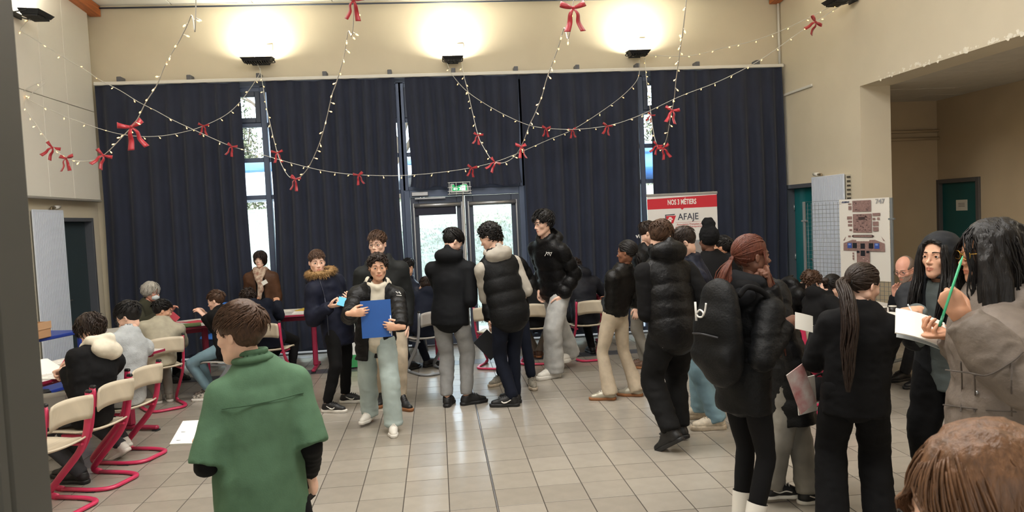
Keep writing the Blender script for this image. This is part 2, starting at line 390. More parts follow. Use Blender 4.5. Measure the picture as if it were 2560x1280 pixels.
# --- right wall: solid to the opening, lintel over it
OZ = 3.28
b = MB(); b.box((XR, 9.0, 0), (XR+.40, 10.17, OZ)); b.box((XR, 11.04, 0), (XR+.40, YB+.2, OZ)); b.box((XR, 10.17, 2.13), (XR+.40, 11.04, OZ)); b.box((XR, YF, OZ), (XR+.40, YB+.2, 6.2)); b.build('wall_right', CREAM, kind='structure')
rg = random.Random(3); b = MB()                                     # flaked plaster along the lintel edge
for k in range(120):
    y = rg.uniform(5.0, 8.6); r = rg.uniform(.008, .03); z = OZ+rg.uniform(0, .05)
    n = rg.randrange(5, 8); V = [(XR-.001, y, z)]+[(XR-.003, y+math.cos(6.283*q/n)*r*rg.uniform(.5, 1.5), z+math.sin(6.283*q/n)*r*rg.uniform(.4, 1)) for q in range(n)]
    b.add(V, [(0, 1+q, 1+(q+1) % n) for q in range(n)])
b.build('flaked_plaster', M('bare_plaster', (236, 230, 214), .95, var=.1, scale=30), bpy.data.objects['wall_right'], kind='stuff')
b = MB(); b.box((XR+.10, 10.21, .01), (XR+.15, 11.00, 2.08), bev=.004); dr = b.build('door_3', TEAL, kind='structure')
b = MB(); b.box((XR-.012, 10.16, 0), (XR+.2, 10.21, 2.14), bev=.004); b.box((XR-.012, 11.00, 0), (XR+.2, 11.05, 2.14), bev=.004); b.box((XR-.012, 10.21, 2.08), (XR+.2, 11.00, 2.14), bev=.004); b.build('door_frame', FRAMEG, dr)
b = MB(); b.tube(fillet([(XR+.10, 10.29, 1.03), (XR+.04, 10.29, 1.03), (XR+.04, 10.42, 1.03)], .02), .011, 8); b.build('door_handle', STEEL, dr, True)
for z in (.25, 1.0, 1.75):
    b = MB(); b.tube([(XR+.09, 10.995, z), (XR+.09, 10.995, z+.09)], .012, 8); b.build('hinge', STEEL, dr, True)
b = MB(); b.box((XR-.025, 10.17, 3.485), (XR, 11.10, 3.52), bev=.004); tag(b.build('trim_2', WHITE), kind='structure')
b = MB(); b.tube([(XR-.03, YB-.05, 3.96), (XR-.03, YB-.05, 5.0)], .018, 8); tag(b.build('trim_3', WHITE, None, True), kind='structure')
# --- side corridor beyond the opening
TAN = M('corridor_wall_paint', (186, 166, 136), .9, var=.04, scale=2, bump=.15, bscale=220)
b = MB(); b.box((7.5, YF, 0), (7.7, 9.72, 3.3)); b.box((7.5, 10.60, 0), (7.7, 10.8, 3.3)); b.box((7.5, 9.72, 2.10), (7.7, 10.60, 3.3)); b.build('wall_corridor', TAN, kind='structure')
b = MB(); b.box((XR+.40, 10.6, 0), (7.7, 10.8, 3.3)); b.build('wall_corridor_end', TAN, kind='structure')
b = MB(); b.box((XR+.02, YF, 3.31), (7.7, 10.8, 3.45)); cc = b.build('ceiling_corridor', M('corridor_void', (60, 58, 54), .9), kind='structure')
CT = M('ceiling_tile_board', (196, 190, 178), .9, var=.05, scale=4, bump=.2, bscale=150); ctm = MB(); ctm.box((-.296, -.296, 0), (.296, .296, .02), bev=.004); ctm = ctm.mesh('ceiling_tile', CT)
for i in range(3):
    for j in range(11): ob('ceiling_tile', ctm, cc, (XR+.40+.3+i*.6-.02, 10.3-j*.6, 3.285+rng.uniform(0, .004)))
b = MB()
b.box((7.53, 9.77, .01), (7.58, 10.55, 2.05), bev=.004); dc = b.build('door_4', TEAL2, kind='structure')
b = MB(); b.box((7.47, 9.71, 0), (7.62, 9.78, 2.11), bev=.004); b.box((7.47, 10.54, 0), (7.62, 10.60, 2.11), bev=.004); b.box((7.47, 9.78, 2.05), (7.62, 10.54, 2.11), bev=.004); b.build('door_frame', M('brown_grey_frame', (84, 80, 78), .6), dc)
b = MB(); b.box((7.521, 10.01, 1.645), (7.527, 10.24, 1.80)); nt_ = b.build('door_notice', M('notice_paper', (206, 200, 184), .8), label='white paper notice taped to the dark teal corridor door', cat='notice')
for k in range(3):
    b = MB(); b.box((7.5195, 10.06, 1.745-k*.022), (7.521, 10.19, 1.753-k*.022)); b.build('print_line', M('print_grey', (120, 118, 112), .8), nt_)
for k, z in enumerate((2.84, 2.73)):
    b = MB(); b.tube([(XR+.42, 10.56, z), (7.5, 10.56, z)], .022, 8); tag(b.build('trim_%d' % (4+k), TAN, None, True), kind='structure')
# --- the side behind the camera
b = MB(); b.box((XL-.25, YF-.2, 0), (7.7, YF, 6.3)); b.build('wall_front', CREAM, kind='structure')
# --- metal post beside the camera
b = MB(); b.box((-1.08, .93, 0), (-.515, 1.02, 2.9), bev=.006); b.box((-.56, .905, 0), (-.515, .93, 2.9), bev=.005); b.box((-.70, .885, 0), (-.59, .93, 2.9), bev=.006)
tag(b.build('trim_6', M('dark_grey_post', (74, 74, 70), .5, var=.05, scale=6)), kind='structure')

# ------------------------------------------------------------------ glazing
YG = 11.17
def win(name, xs, zs, vents=(), parent=None):
    """mullions at xs, transoms at zs: frame + one pane per cell"""
    root = empty(name, (xs[0], YG, zs[0]), kind='structure') if parent is None else parent
    base = root.location if parent is None else Vector((0, 0, 0)); off = V3(*base)
    for x in xs:
        b = MB(); b.box(V3(x-.04, YG-.04, zs[0]-.03)-off, V3(x+.04, YG+.05, zs[-1]+.05)-off, bev=.006); b.build('mullion', ALU, root)
    for z in zs:
        for i in range(len(xs)-1):
            b = MB(); b.box(V3(xs[i]+.04, YG-.03, z-.03)-off, V3(xs[i+1]-.04, YG+.045, z+.03)-off, bev=.005); b.build('transom', ALU, root)
    for i in range(len(xs)-1):
        for j in range(len(zs)-1):
            a, c, z0, z1 = xs[i]+.04, xs[i+1]-.04, zs[j]+.03, zs[j+1]-.03
            if (i, j) in vents:
                b = MB(); w_ = .07
                for p, q in (((a, z0), (a+w_, z1)), ((c-w_, z0), (c, z1)), ((a+w_, z0), (c-w_, z0+w_)), ((a+w_, z1-w_), (c-w_, z1))): b.box(V3(p[0], YG-.05, p[1])-off, V3(q[0], YG+.03, q[1])-off, bev=.006)
                b.build('vent_sash', ALU2, root); a += w_; c -= w_; z0 += w_; z1 -= w_
            b = MB(); b.box(V3(a-.01, YG, z0-.01)-off, V3(c+.01, YG+.012, z1+.01)-off); b.build('pane', GLASS, root)
    return root
zs = [.06, 1.02, 2.295, 2.83, 3.33, 3.83]
win('window_1', [-4.55, -3.55, -2.95, -2.38, -1.42, -.46], zs, vents=[(0, 4), (2, 4), (4, 4)])
win('window_2', [1.34, 2.25, 3.14, 3.62, 4.45, 5.25], zs, vents=[(0, 4), (2, 4), (4, 4)])
win('window_3', [-.42, .43, 1.30], [2.33, 2.83, 3.33, 3.83], vents=[(0, 2), (1, 2)])
b = MB(); b.box((XL+.05, YB-.02, 3.86), (XR-.05, YB+.05, 3.95)); tag(b.build('trim_7', ALU), kind='structure')
# --- double door
door = empty('door_1', (-.45, YG, 0), kind='structure'); D0 = V3(-.45, YG, 0)
def dpart(name, boxes, m, bev=.005, smooth=False, parent=None):
    b = MB()
    for p, q in boxes: b.box(V3(*p)-D0, V3(*q)-D0, bev=bev)
    return b.build(name, m, parent or door)
dpart('door_frame', [((-.45, 11.10, 0), (-.37, 11.24, 2.30)), ((1.24, 11.10, 0), (1.32, 11.24, 2.30)), ((-.37, 11.10, 2.20), (1.24, 11.24, 2.30))], ALU)
for nm, x0, x1 in (('l', -.365, .425), ('r', .435, 1.235)):
    lf = dpart('door_leaf', [((x0, 11.13, .01), (x0+.115, 11.19, 2.195)), ((x1-.115, 11.13, .01), (x1, 11.19, 2.195)), ((x0+.115, 11.13, 2.06), (x1-.115, 11.19, 2.195)), ((x0+.115, 11.13, .01), (x1-.115, 11.19, .16))], ALU2)
    dpart('pane', [((x0+.11, 11.155, .155), (x1-.11, 11.165, 2.065))], GLASS, 0, parent=lf)
    b = MB(); b.tube([V3(x0+.05, 11.095, 2.075)-D0, V3(x1-.05, 11.095, 2.075)-D0], .032, 10); b.build('blind_roller', STEEL, lf, True)
    for xx in (x0+.045, x1-.045): dpart('blind_guide', [((xx-.012, 11.085, .3 if xx > x0+.3 else .45), (xx+.012, 11.105, 2.11))], STEEL, .003, parent=lf)
    if nm == 'l': dpart('blind_cloth', [((x0+.07, 11.10, 1.93), (x1-.13, 11.104, 2.06))], M('dark_blind', (40, 42, 58), .8), 0, parent=lf)
    hx = x1-.055 if nm == 'l' else x0+.055
    b = MB(); b.tube(fillet([V3(hx, 11.13, 1.05)-D0, V3(hx, 11.07, 1.05)-D0, V3(hx+(-.12 if nm == 'l' else .12), 11.07, 1.05)-D0], .02), .011, 8); b.build('door_handle', STEEL, lf, True)
b = MB(); b.tube([V3(.405, 11.09, .08)-D0, V3(.405, 11.09, 2.24)-D0], .011, 8); b.build('lock_rod', M('white_rod', (216, 216, 212), .4), door, True)
dpart('door_closer', [((-.34, 11.05, 2.215), (-.10, 11.11, 2.275))], STEEL, .006)
dpart('door_closer_arm', [((-.30, 11.07, 2.165), (.15, 11.09, 2.19))], STEEL, .004)
# exit sign in its wire cage
ex = empty('exit_sign', (.36, 11.03, 2.24), label='green lit exit sign in a white wire cage over the double door', cat='exit sign')
b = MB(); b.box((-.135, -.035, 0), (.135, .035, .13), bev=.01); b.build('housing', M('white_plastic', (222, 224, 222), .4), ex)
b = MB(); b.box((-.105, -.042, .02), (.105, -.034, .112), bev=.003); sg = b.build('face', M('exit_green', (0, 120, 60), .4, emit=(0, 150, 80), es=1.2), ex)
EW = M('exit_white', (235, 255, 245), .4, emit=(225, 255, 240), es=1.6)
b = MB(); b.box((-.075, -.046, .045), (-.03, -.041, .06)); b.add([(-.095, -.046, .0525), (-.07, -.046, .035), (-.07, -.046, .07)], [(0, 1, 2)]); b.build('arrow', EW, ex)
b = MB(); b.box((.03, -.046, .03), (.085, -.041, .10)); b.build('doorway_symbol', EW, ex)
b = MB(); b.tube([(.0, -.045, .035), (.012, -.045, .06), (.016, -.045, .082)], .006, 6); b.tube([(.022, -.045, .035), (.012, -.045, .06)], .005, 6); b.tube([(-.008, -.045, .07), (.016, -.045, .074), (.03, -.045, .06)], .004, 6); b.tube([(.018, -.045, .090), (.018, -.045, .098)], .007, 6); b.build('running_figure', EW, ex)
for k, z in enumerate((-.02, .02, .075, .145)):
    b = MB(); b.tube(fillet([(-.17, .06, z), (-.17, -.085, z), (.17, -.085, z), (.17, .06, z)], .04), .005, 6); b.build('cage_wire', M('white_wire', (226, 228, 228), .4), ex, True)
for k, x in enumerate((-.15, -.05, .05, .15)):
    b = MB(); b.tube(fillet([(x, .06, .155), (x, -.085, .150), (x, -.085, -.025), (x, .06, -.03)], .03), .0045, 6); b.build('cage_wire', MATS['white_wire'], ex, True)
# --- curtains on a white rail
NAVY = M('navy_curtain_cloth', (31, 38, 58), .85, var=.10, scale=3, bump=.12, bscale=300, sheen=.15)
rail = empty('curtain_rail', (0, 10.99, 3.93), label='long white curtain rail on small grey brackets above the glazing', cat='curtain rail')
b = MB(); b.box((XL+.06, -.03, -.012), (XR-.03, .03, .035), bev=.006); b.build('track', WHITE, rail)
for u, v in ((305, 198), (478, 195), (650, 190), (814, 188), (975, 186), (1133, 183), (1288, 178), (1440, 176), (1590, 172), (1738, 167), (1887, 160)):
    p_ = py(u, v, 11.1); b = MB(); b.box((p_[0]-.03, -.01, .035), (p_[0]+.03, .155, .105), bev=.006); b.build('bracket', M('grey_bracket', (92, 94, 100), .5), rail)
def curtain(x0, x1, z0, z1, seed, label, yy=10.99, pl=.23, amp=.05):
    rg = np.random.RandomState(seed); nx = int((x1-x0)/.012); nz = 34; u = np.linspace(0, 1, nx+1); X = x0+(x1-x0)*u
    ph = np.cumsum(1+.35*vnoise(np.stack([u*(x1-x0)*3, u*0+seed, u*0], 1), seed))*((x1-x0)/nx)*2*math.pi/pl; V = []
    for j in range(nz+1):
        t = j/nz; z = z1+(z0-z1)*t; a = amp*(.35+.65*min(1, t*4))*(1+.35*vnoise(np.stack([X*2, X*0+t*2, X*0+seed], 1), seed+3)); dr = .05*vnoise(np.stack([X*1.3, X*0+t*1.5, X*0+7], 1), seed+8)
        sw = .02*t*vnoise(np.stack([X*0+t*2.5, X*0, X*0+seed], 1), 5)
        sg_ = np.sin(ph+.9*t*vnoise(np.stack([X*1.1, X*0+t, X*0], 1), seed+2)); y = yy+a*np.sign(sg_)*np.abs(sg_)**.75+dr*t*.7; zz = z+(.018*np.sin(ph*.5+1) if j == nz else 0)+(.012*np.sin(ph*.25) if j == 0 else 0)
        V.append(np.stack([X+sw*(1-2*u)*2, y, zz+0*X], 1))
    V = np.concatenate(V); i, j = np.meshgrid(np.arange(nx), np.arange(nz), indexing='ij'); k = j*(nx+1)+i
    Q = np.stack([k, k+1, k+nx+2, k+nx+1], -1).reshape(-1, 4); return ob('curtain', mesh_np('curtain', V, Q, NAVY), label=label, cat='curtain')
curtain(-4.60, -2.66, .09, 3.915, 11, 'floor-length navy curtain beside the left wall door, behind the seated grey-haired woman')
curtain(-2.30, -.50, .09, 3.915, 12, 'floor-length navy curtain between the slot window behind the standing woman and the double door')
curtain(-.35, 1.285, 2.33, 3.915, 13, 'short navy curtain ending just above the double glass door', amp=.035)
curtain(1.315, 3.06, .09, 3.915, 14, 'floor-length navy curtain behind the tall boy, beside the double door')
curtain(3.27, 5.29, .09, 3.915, 15, 'floor-length navy curtain behind the roll-up banner, beside the teal door')
# ------------------------------------------------------------------ outside: paving, grass bank, parked cars, hedge and trees
GRASS = M('bank_grass', (112, 120, 108), .9, scale=9, col2=(146, 146, 136), bump=.8, bscale=60)
n = 60; xs_ = np.linspace(-26, 34, n+1); ys_ = np.concatenate([[11.45, 12.6, 13.0], np.linspace(13.4, 20.5, 40), np.linspace(21, 60, 14)])
def gz(x, y):
    t = np.clip((y-13.2)/6.8, 0, 1); return 2.45*(t*t*(3-2*t))*(1+.05*np.sin(x*.4))+.02*np.clip(y-21, 0, 100)
V = [(x, y, gz(x, y)+(.05*float(vnoise(np.array([[x*1.3, y*1.3, 0]]), 2)[0]) if y > 13 else -.02)) for y in ys_ for x in xs_]
F = [(j*(n+1)+i, j*(n+1)+i+1, (j+1)*(n+1)+i+1, (j+1)*(n+1)+i) for j in range(len(ys_)-1) for i in range(n)]
mi = [1 if ys_[j+1] <= 13.05 else (1 if 20.9 < ys_[j] < 27 else 0) for j in range(len(ys_)-1) for i in range(n)]
ob('ground_outside', mesh_np('ground_outside', np.array(V), F, [GRASS, M('asphalt', (150, 152, 156), .9, var=.1, scale=9)], mi), kind='structure')
# grass tufts on the bank in view of the glazing
rg = np.random.RandomState(5); N = 26000; X = rg.uniform(-5, 6, N); Y = rg.uniform(13.3, 20, N); Zb = gz(X, Y); h = rg.uniform(.02, .07, N); a = rg.uniform(0, 6.28, N); lx = rg.uniform(-.05, .05, N); wq = .014
V = np.stack([np.stack([X-np.cos(a)*wq, Y-np.sin(a)*wq, Zb-.03], 1), np.stack([X+np.cos(a)*wq, Y+np.sin(a)*wq, Zb-.03], 1), np.stack([X+lx, Y+lx*.5, Zb+h], 1)], 1).reshape(-1, 3)
ob('grass', mesh_np('grass', V, np.arange(3*N).reshape(-1, 3), M('grass_blade', (116, 128, 110), .8, scale=9, col2=(172, 168, 152)), smooth=False), label='short rough grass on the bank outside the glass door', cat='grass', kind='stuff')
def car(loc, rz, paint, label):
    c = empty('car', loc, rz, label=label, cat='car', group=None); f = Field((-2.2, -.95, .1), (2.2, .95, 1.6), .10)
    f.tube([(-1.75, 0, .62), (-.6, 0, .66), (.8, 0, .66), (1.75, 0, .58)], [.80, .86, .86, .78], .1, flat=((0, 0, 1), .48)); f.tube([(-1.2, 0, 1.0), (-.3, 0, 1.15), (.5, 0, 1.10), (1.0, 0, .95)], [.55, .68, .68, .55], .2, flat=((0, 0, 1), .52))
    for x in (-1.3, 1.3):
        for y in (-.85, .85): f.tube([(x, y-.25, .33), (x, y+.25, .33)], .36, .04, sub=True)
    V, Q = f.mesh(); ob('car_body', mesh_np('car_body', V, Q, paint), c)
    GL = M('car_glass', (70, 110, 150), .08, spec=.8); f = Field((-1.5, -.8, .9), (1.5, .8, 1.6), .08); f.tube([(-1.2, 0, 1.03), (-.3, 0, 1.15), (.5, 0, 1.10), (1.05, 0, .97)], [.585, .70, .70, .585], .1, flat=((0, 0, 1), .50)); f.plane((0, 0, 1.03), (0, 0, -1)); f.plane((0, 0, 1.43), (0, 0, 1)); V, Q = f.mesh(); ob('window_band', mesh_np('window_band', V, Q, GL), c)
    for x in (-1.3, 1.3):
        for y in (-.80, .80): b = MB(); b.tube([(x, y-.1, .32), (x, y+.1, .32)], .32, 16); b.build('wheel', M('tyre', (24, 24, 26), .8), c, True)
    return c
CARW = M('white_car_paint', (236, 238, 240), .2, coat=.6); CARB = M('blue_car_paint', (60, 110, 170), .25, coat=.6); CARG = M('silver_car_paint', (170, 176, 184), .25, metal=.5)
car((-4.9, 22.3, gz(-4.9, 22.3)), .1, CARW, 'white car parked on the bank, seen through the slot window behind the standing woman')
car((6.6, 23.2, gz(6.6, 23.2)), .15, CARB, 'blue car parked outside, seen through the slot window beside the banner')
car((.6, 23.6, gz(.6, 23.6)), 0, CARG, 'silver car parked outside, seen through the glass above the double door')
# hedge / shrub bank and bare trees behind the cars
def bush(loc, r, seed, m, label):
    rg = np.random.RandomState(seed); n = 3200; d = rg.normal(size=(n, 3)); d /= np.linalg.norm(d, axis=1)[:, None]; p = d*np.asarray(r)*rg.uniform(.55, 1.05, n)[:, None]; p[:, 2] = np.abs(p[:, 2])
    a = rg.normal(size=(n, 3)); a /= np.linalg.norm(a, axis=1)[:, None]; b_ = np.cross(a, d); s_ = rg.uniform(.05, .11, n)[:, None]
    V = np.stack([p-a*s_, p+b_*s_*.6, p+a*s_, p-b_*s_*.6], 1).reshape(-1, 3); c = empty('shrub', loc, label=label, cat='shrub', group='shrubs behind the car park')
    ob('foliage', mesh_np('foliage', V, np.arange(4*n).reshape(-1, 4), m, smooth=False), c); b = MB()
    for k in range(5): b.tube([(0, 0, -.1), (rg.uniform(-.5, .5)*r[0], rg.uniform(-.4, .4)*r[1], r[2]*.8)], [.05, .02], 6)
    b.build('stems', M('bark', (96, 84, 72), .9), c, True)
LEAF = [M('hedge_leaf', (78, 96, 66), .7, scale=3, col2=(110, 114, 84)), M('hedge_leaf_dry', (112, 104, 84), .8, scale=3, col2=(84, 96, 66))]
for k, x in enumerate((-9.5, -7.2, -5.0, -2.4, .4, 3.2, 6.2, 9.0, 11.6)): bush((x, 28+(k % 3)*.8, float(gz(x, 28))), (1.10, .9, 3.4+.9*(k % 2)), 20+k, LEAF[k % 2], ['rounded green shrub behind the car park, full in leaf', 'dry brownish shrub behind the car park, thin of leaf'][k % 2])
def tree(loc, h, seed, label):
    rg = random.Random(seed); c = empty('bare_tree', loc, label=label, cat='tree', group='bare trees beyond the shrubs'); trunk = MB(); tw = MB()
    def grow(p, d, L, r, lv, mb):
        q = p+d*L; mb.tube([p, p+d*L*.5+V3(rg.uniform(-1, 1), rg.uniform(-1, 1), 0)*L*.05, q], [r, r*.85, r*.65], 5, cap=False)
        if lv == 0: return
        for _ in range(3 if lv > 1 else 4): grow(q-d*L*rg.uniform(0, .35), unit_(d+V3(rg.uniform(-.8, .8), rg.uniform(-.8, .8), rg.uniform(-.1, .5))), L*rg.uniform(.6, .8), r*.58, lv-1, tw)
    unit_ = lambda v: v/np.linalg.norm(v); grow(V3(0, 0, -.2), V3(0, 0, 1), h*.3, h*.022, 4, trunk)
    trunk.build('trunk', MATS['bark'], c, True); tw.build('branches', MATS['bark'], c, True)
for k, (x, y) in enumerate(((-8.5, 33), (-5.8, 31), (-1.5, 34), (2.0, 32), (6.5, 33), (10.5, 31))): tree((x, y, float(gz(x, y))), 8.5+k % 3, 40+k, 'bare winter tree beyond the shrubs outside the glazing')
# ------------------------------------------------------------------ chairs and tables
PINK = M('raspberry_steel', (196, 48, 88), .38, var=.06, scale=6, coat=.2); GREYM = M('silver_grey_steel', (150, 154, 160), .38, var=.05, scale=6, metal=.4)
PLY = M('pale_plywood', (206, 194, 172), .5, var=.10, scale=3, stretch=(1, 12, 1)); BLACKP = M('black_plastic', (24, 24, 26), .5); BLUEP = M('blue_plastic', (52, 112, 196), .45)
GREYP = M('grey_plywood', (178, 174, 168), .5, var=.08, scale=3, stretch=(1, 12, 1))
OV = [(.026*math.cos(t)*(1), .0125*math.sin(t)) for t in np.linspace(0, 2*math.pi, 10, endpoint=False)]
def board(name, W, prof, th, curve, m, rnd=.05, n=10):
    """bent plywood: prof = (y, z) along its length, curve = bow across its width"""
    P = np.asarray(prof, float); k = len(P); T_ = np.gradient(P, axis=0); T_ /= np.linalg.norm(T_, axis=1)[:, None]; N_ = np.stack([-T_[:, 1], T_[:, 0]], 1); V = []; F = []
    for sd_ in (0, 1):
        for i in range(k):
            t = i/(k-1); e = min(t, 1-t)*2; w_ = W/2*(1-rnd*max(0, 1-e*3)**2)
            for j in range(n+1):
                x = (j/n*2-1); bow = curve*(x*x); y, z = P[i]+N_[i]*(bow+(th/2 if sd_ else -th/2)); V.append((x*w_, y, z))
    g = lambda s_, i, j: s_*k*(n+1)+i*(n+1)+j
    for i in range(k-1):
        for j in range(n): F.append((g(1, i, j), g(1, i, j+1), g(1, i+1, j+1), g(1, i+1, j))); F.append((g(0, i, j), g(0, i+1, j), g(0, i+1, j+1), g(0, i, j+1)))
        F.append((g(0, i, 0), g(1, i, 0), g(1, i+1, 0), g(0, i+1, 0))); F.append((g(0, i, n), g(0, i+1, n), g(1, i+1, n), g(1, i, n)))
    for j in range(n): F.append((g(0, 0, j), g(0, 0, j+1), g(1, 0, j+1), g(1, 0, j))); F.append((g(0, k-1, j), g(1, k-1, j), g(1, k-1, j+1), g(0, k-1, j+1)))
    return mesh_np(name, np.array(V), F, m)
def make_chair(fm, bm):
    """cantilever school chair facing +y; floor loop runs back from the front feet"""
    c = empty('school_chair'); w_ = .19
    for e in (-1, 1):
        side = fillet([(e*w_, -.205, .768), (e*w_, -.19, .62), (e*w_, -.165, .47), (e*w_, -.10, .34), (e*w_, .13, .10), (e*w_, .19, .030), (e*w_*.98, .10, .014)], [0, .08, .08, .14, .10, .05, 0], 6)
        b = MB(); b.tube(side, 1.0, sec=OV, up0=(0, 1, 0)); b.build('side_upright', fm, c, True)
        b = MB(); b.box((e*w_-.014, -.232, .758), (e*w_+.014, -.185, .785), bev=.008); b.build('end_cap', BLACKP, c)
        b = MB(); b.box((e*w_-e*.040-.012, -.215, .62), (e*w_-e*.012, -.178, .745), bev=.006); b.build('back_bracket', fm, c)
        b = MB(); b.box((e*w_*.9-.012, -.15, .395), (e*w_*.9+.012, .10, .417), bev=.006); b.build('seat_rail', fm, c)
        b = MB(); b.box((e*w_-.016, -.165, .0), (e*w_+.016, -.06, .010), bev=.003); b.build('glide', BLACKP, c)
    loop = fillet([(-w_*.98, .11, .016), (-w_, -.14, .016), (-w_*.75, -.265, .016), (w_*.75, -.265, .016), (w_, -.14, .016), (w_*.98, .11, .016)], [0, .14, .14, .14, .14, 0], 7)
    b = MB(); b.tube(loop, 1.0, sec=[(p[1]*1.15, p[0]*.82) for p in OV], up0=(0, 0, 1)); b.build('floor_loop', fm, c, True)
    ob('seat', board('seat', .40, [(-.175, .446), (-.15, .432), (-.04, .422), (.10, .426), (.18, .425), (.215, .410)], .012, .014, bm), c)
    ob('backrest', board('backrest', .375, [(-.180, .595), (-.186, .63), (-.194, .69), (-.198, .73), (-.204, .762)][::-1], .012, -.045, bm), c)
    return c
CHAIRS = {}
def chair(kind, x, y, face, label, z=0, tilt=0):
    if kind not in CHAIRS: CHAIRS[kind] = make_chair(*{'pink': (PINK, PLY), 'grey': (GREYM, GREYP)}[kind]); c = CHAIRS[kind]
    else: c = copy_tree(CHAIRS[kind])
    c.location = (x, y, z); c.rotation_euler = (0, 0, -math.radians(face)); tag(c, label, 'chair', 'cantilever school chairs'); return c
def shell_chair(x, y, face, m, label):
    """moulded plastic chair with slots in its back"""
    c = empty('plastic_chair', (x, y, 0), -math.radians(face), label=label, cat='chair')
    ob('seat', board('seat', .42, [(-.20, .47), (-.15, .45), (.05, .445), (.17, .45), (.21, .43)], .012, .012, m), c)
    for i in range(4): z0 = .60+i*.065; ob('back_slat', board('back_slat', .40, [(-.20-i*.012, z0), (-.21-i*.012, z0+.052)] if i < 3 else [(-.236, z0), (-.24, z0+.03), (-.25, z0+.07)], .010, -.04, m, 0), c)
    for e in (-1, 1):
        b = MB(); b.tube([(e*.19, -.20, .46), (e*.19, -.165, .60), (e*.188, -.205, .855)], [.012, .014, .012], 8); b.build('back_post', m, c, True)
        for q in (-1, 1): b = MB(); b.tube([(e*.16, q*.15, .44), (e*.20, q*.20+.0, .0)], .012, 8); b.build('leg', GREYM, c, True)
    return c
LAM = M('table_laminate', (204, 200, 194), .4, var=.04, scale=5); LEGP = M('raspberry_table_leg', (150, 34, 66), .42, var=.06, scale=6)
def table(x, y, face, W, D, label, leg=None, h=.76, edge=None):
    """W across, D deep; two columns on feet"""
    leg = leg or LEGP; t = empty('table', (x, y, 0), -math.radians(face), label=label, cat='table', group=None)
    b = MB(); b.box((-W/2, -D/2, h-.026), (W/2, D/2, h), bev=.005); b.build('tabletop', LAM, t); b = MB()
    for p, q in (((-W/2-.003, -D/2-.003), (W/2+.003, -D/2+.0)), ((-W/2-.003, D/2), (W/2+.003, D/2+.003)), ((-W/2-.003, -D/2), (-W/2, D/2)), ((W/2, -D/2), (W/2+.003, D/2))): b.box((p[0], p[1], h-.024), (q[0], q[1], h-.002))
    b.build('edge_band', edge or LEGP, t)
    for e in (-1, 1):
        xx = e*(W/2-.10); b = MB(); b.box((xx-.03, -.045, .05), (xx+.03, .045, h-.06), bev=.012); b.build('leg', leg, t); b = MB(); b.box((xx-.025, -D/2+.05, .012), (xx+.025, D/2-.05, .05), bev=.012); b.build('foot', leg, t)
        b = MB(); b.box((xx-.025, -D/2+.06, h-.06), (xx+.025, D/2-.06, h-.026), bev=.006); b.build('top_bearer', leg, t)
        for q in (-1, 1): b = MB(); b.box((xx-.028, q*(D/2-.075)-.03, 0), (xx+.028, q*(D/2-.075)+.03, .014), bev=.004); b.build('glide', BLACKP, t)
    b = MB(); b.box((-W/2+.10, -.02, h-.12), (W/2-.10, .02, h-.07), bev=.006); b.build('stretcher', leg, t)
    return t
def W2(t, u, v, z=.76):
    """point on a table: u across, v deep"""
    a = -t.rotation_euler[2]; return V3(t.location[0]+u*math.cos(a)+v*math.sin(a), t.location[1]-u*math.sin(a)+v*math.cos(a), z)
T1 = table(-3.30, 6.35, 288, 2.3, .70, 'long school table where the boys in the cream hood and grey fleece sit')
T2 = table(-3.32, 9.05, 330, 1.30, .80, 'school table between the masked grey-haired woman and the boy in the beige sweatshirt')
T3 = table(-2.12, 9.85, 358, 1.15, .70, 'school table with papers in front of the woman in the brown leather jacket')
T4 = table(-.62, 10.02, 0, 1.30, .70, 'school table by the left leaf of the glass door')
T5 = table(1.55, 10.30, 2, 1.50, .70, 'school table under the curtain beside the glass door')
T6 = table(4.28, 6.55, 92, 2.3, .75, 'long school table where the bearded man in glasses sits')
chair('pink', -2.72, 5.32, 287, 'empty pink cantilever chair with pale plywood seat at the long left table')
chair('pink', -2.65, 5.845, 287, 'pink cantilever chair under the boy in the cream hood')
chair('pink', -2.65, 6.45, 287, 'pink cantilever chair under the boy in the grey fleece')
chair('pink', -3.0, 8.26, 325, 'pink cantilever chair under the boy in the beige sweatshirt')
chair('grey', -2.34, 8.44, 290, 'grey-framed cantilever chair under the boy in jeans and striped socks')
chair('pink', -2.00, 9.02, 10, 'pink cantilever chair under the curly-haired person in the navy hoodie')
chair('grey', -.20, 9.20, 330, 'grey-framed cantilever chair under the seated person in dark navy by the door')
chair('pink', .66, 9.30, 25, 'empty pink cantilever chair in front of the glass door')
chair('pink', 1.18, 9.42, 15, 'pink cantilever chair under the half-hidden person with brown shoes')
chair('pink', 1.84, 9.42, 352, 'pink cantilever chair under the person in the black jacket by the curtain')
chair('pink', 3.62, 6.98, 92, 'pink cantilever chair under the person in the black jacket with the dark bun')
chair('pink', 3.50, 7.55, 85, 'pink cantilever chair under the curly-haired person in the black puffer')
chair('pink', 3.50, 6.25, 95, 'empty pink cantilever chair pulled up to the long right table')
chair('pink', 5.02, 6.95, 262, 'pink cantilever chair under the bearded man in glasses')
shell_chair(-3.86, 7.10, 115, BLACKP, 'black plastic chair with slotted back across the left table')
shell_chair(-2.92, 10.30, 190, BLUEP, 'blue plastic chair with slotted back beside the curtain')
shell_chair(-3.72, 9.75, 110, BLACKP, 'black plastic chair under the masked grey-haired woman')
shell_chair(-.50, 10.70, 222, BLACKP, 'black plastic chair under the boy in glasses and navy puffer')
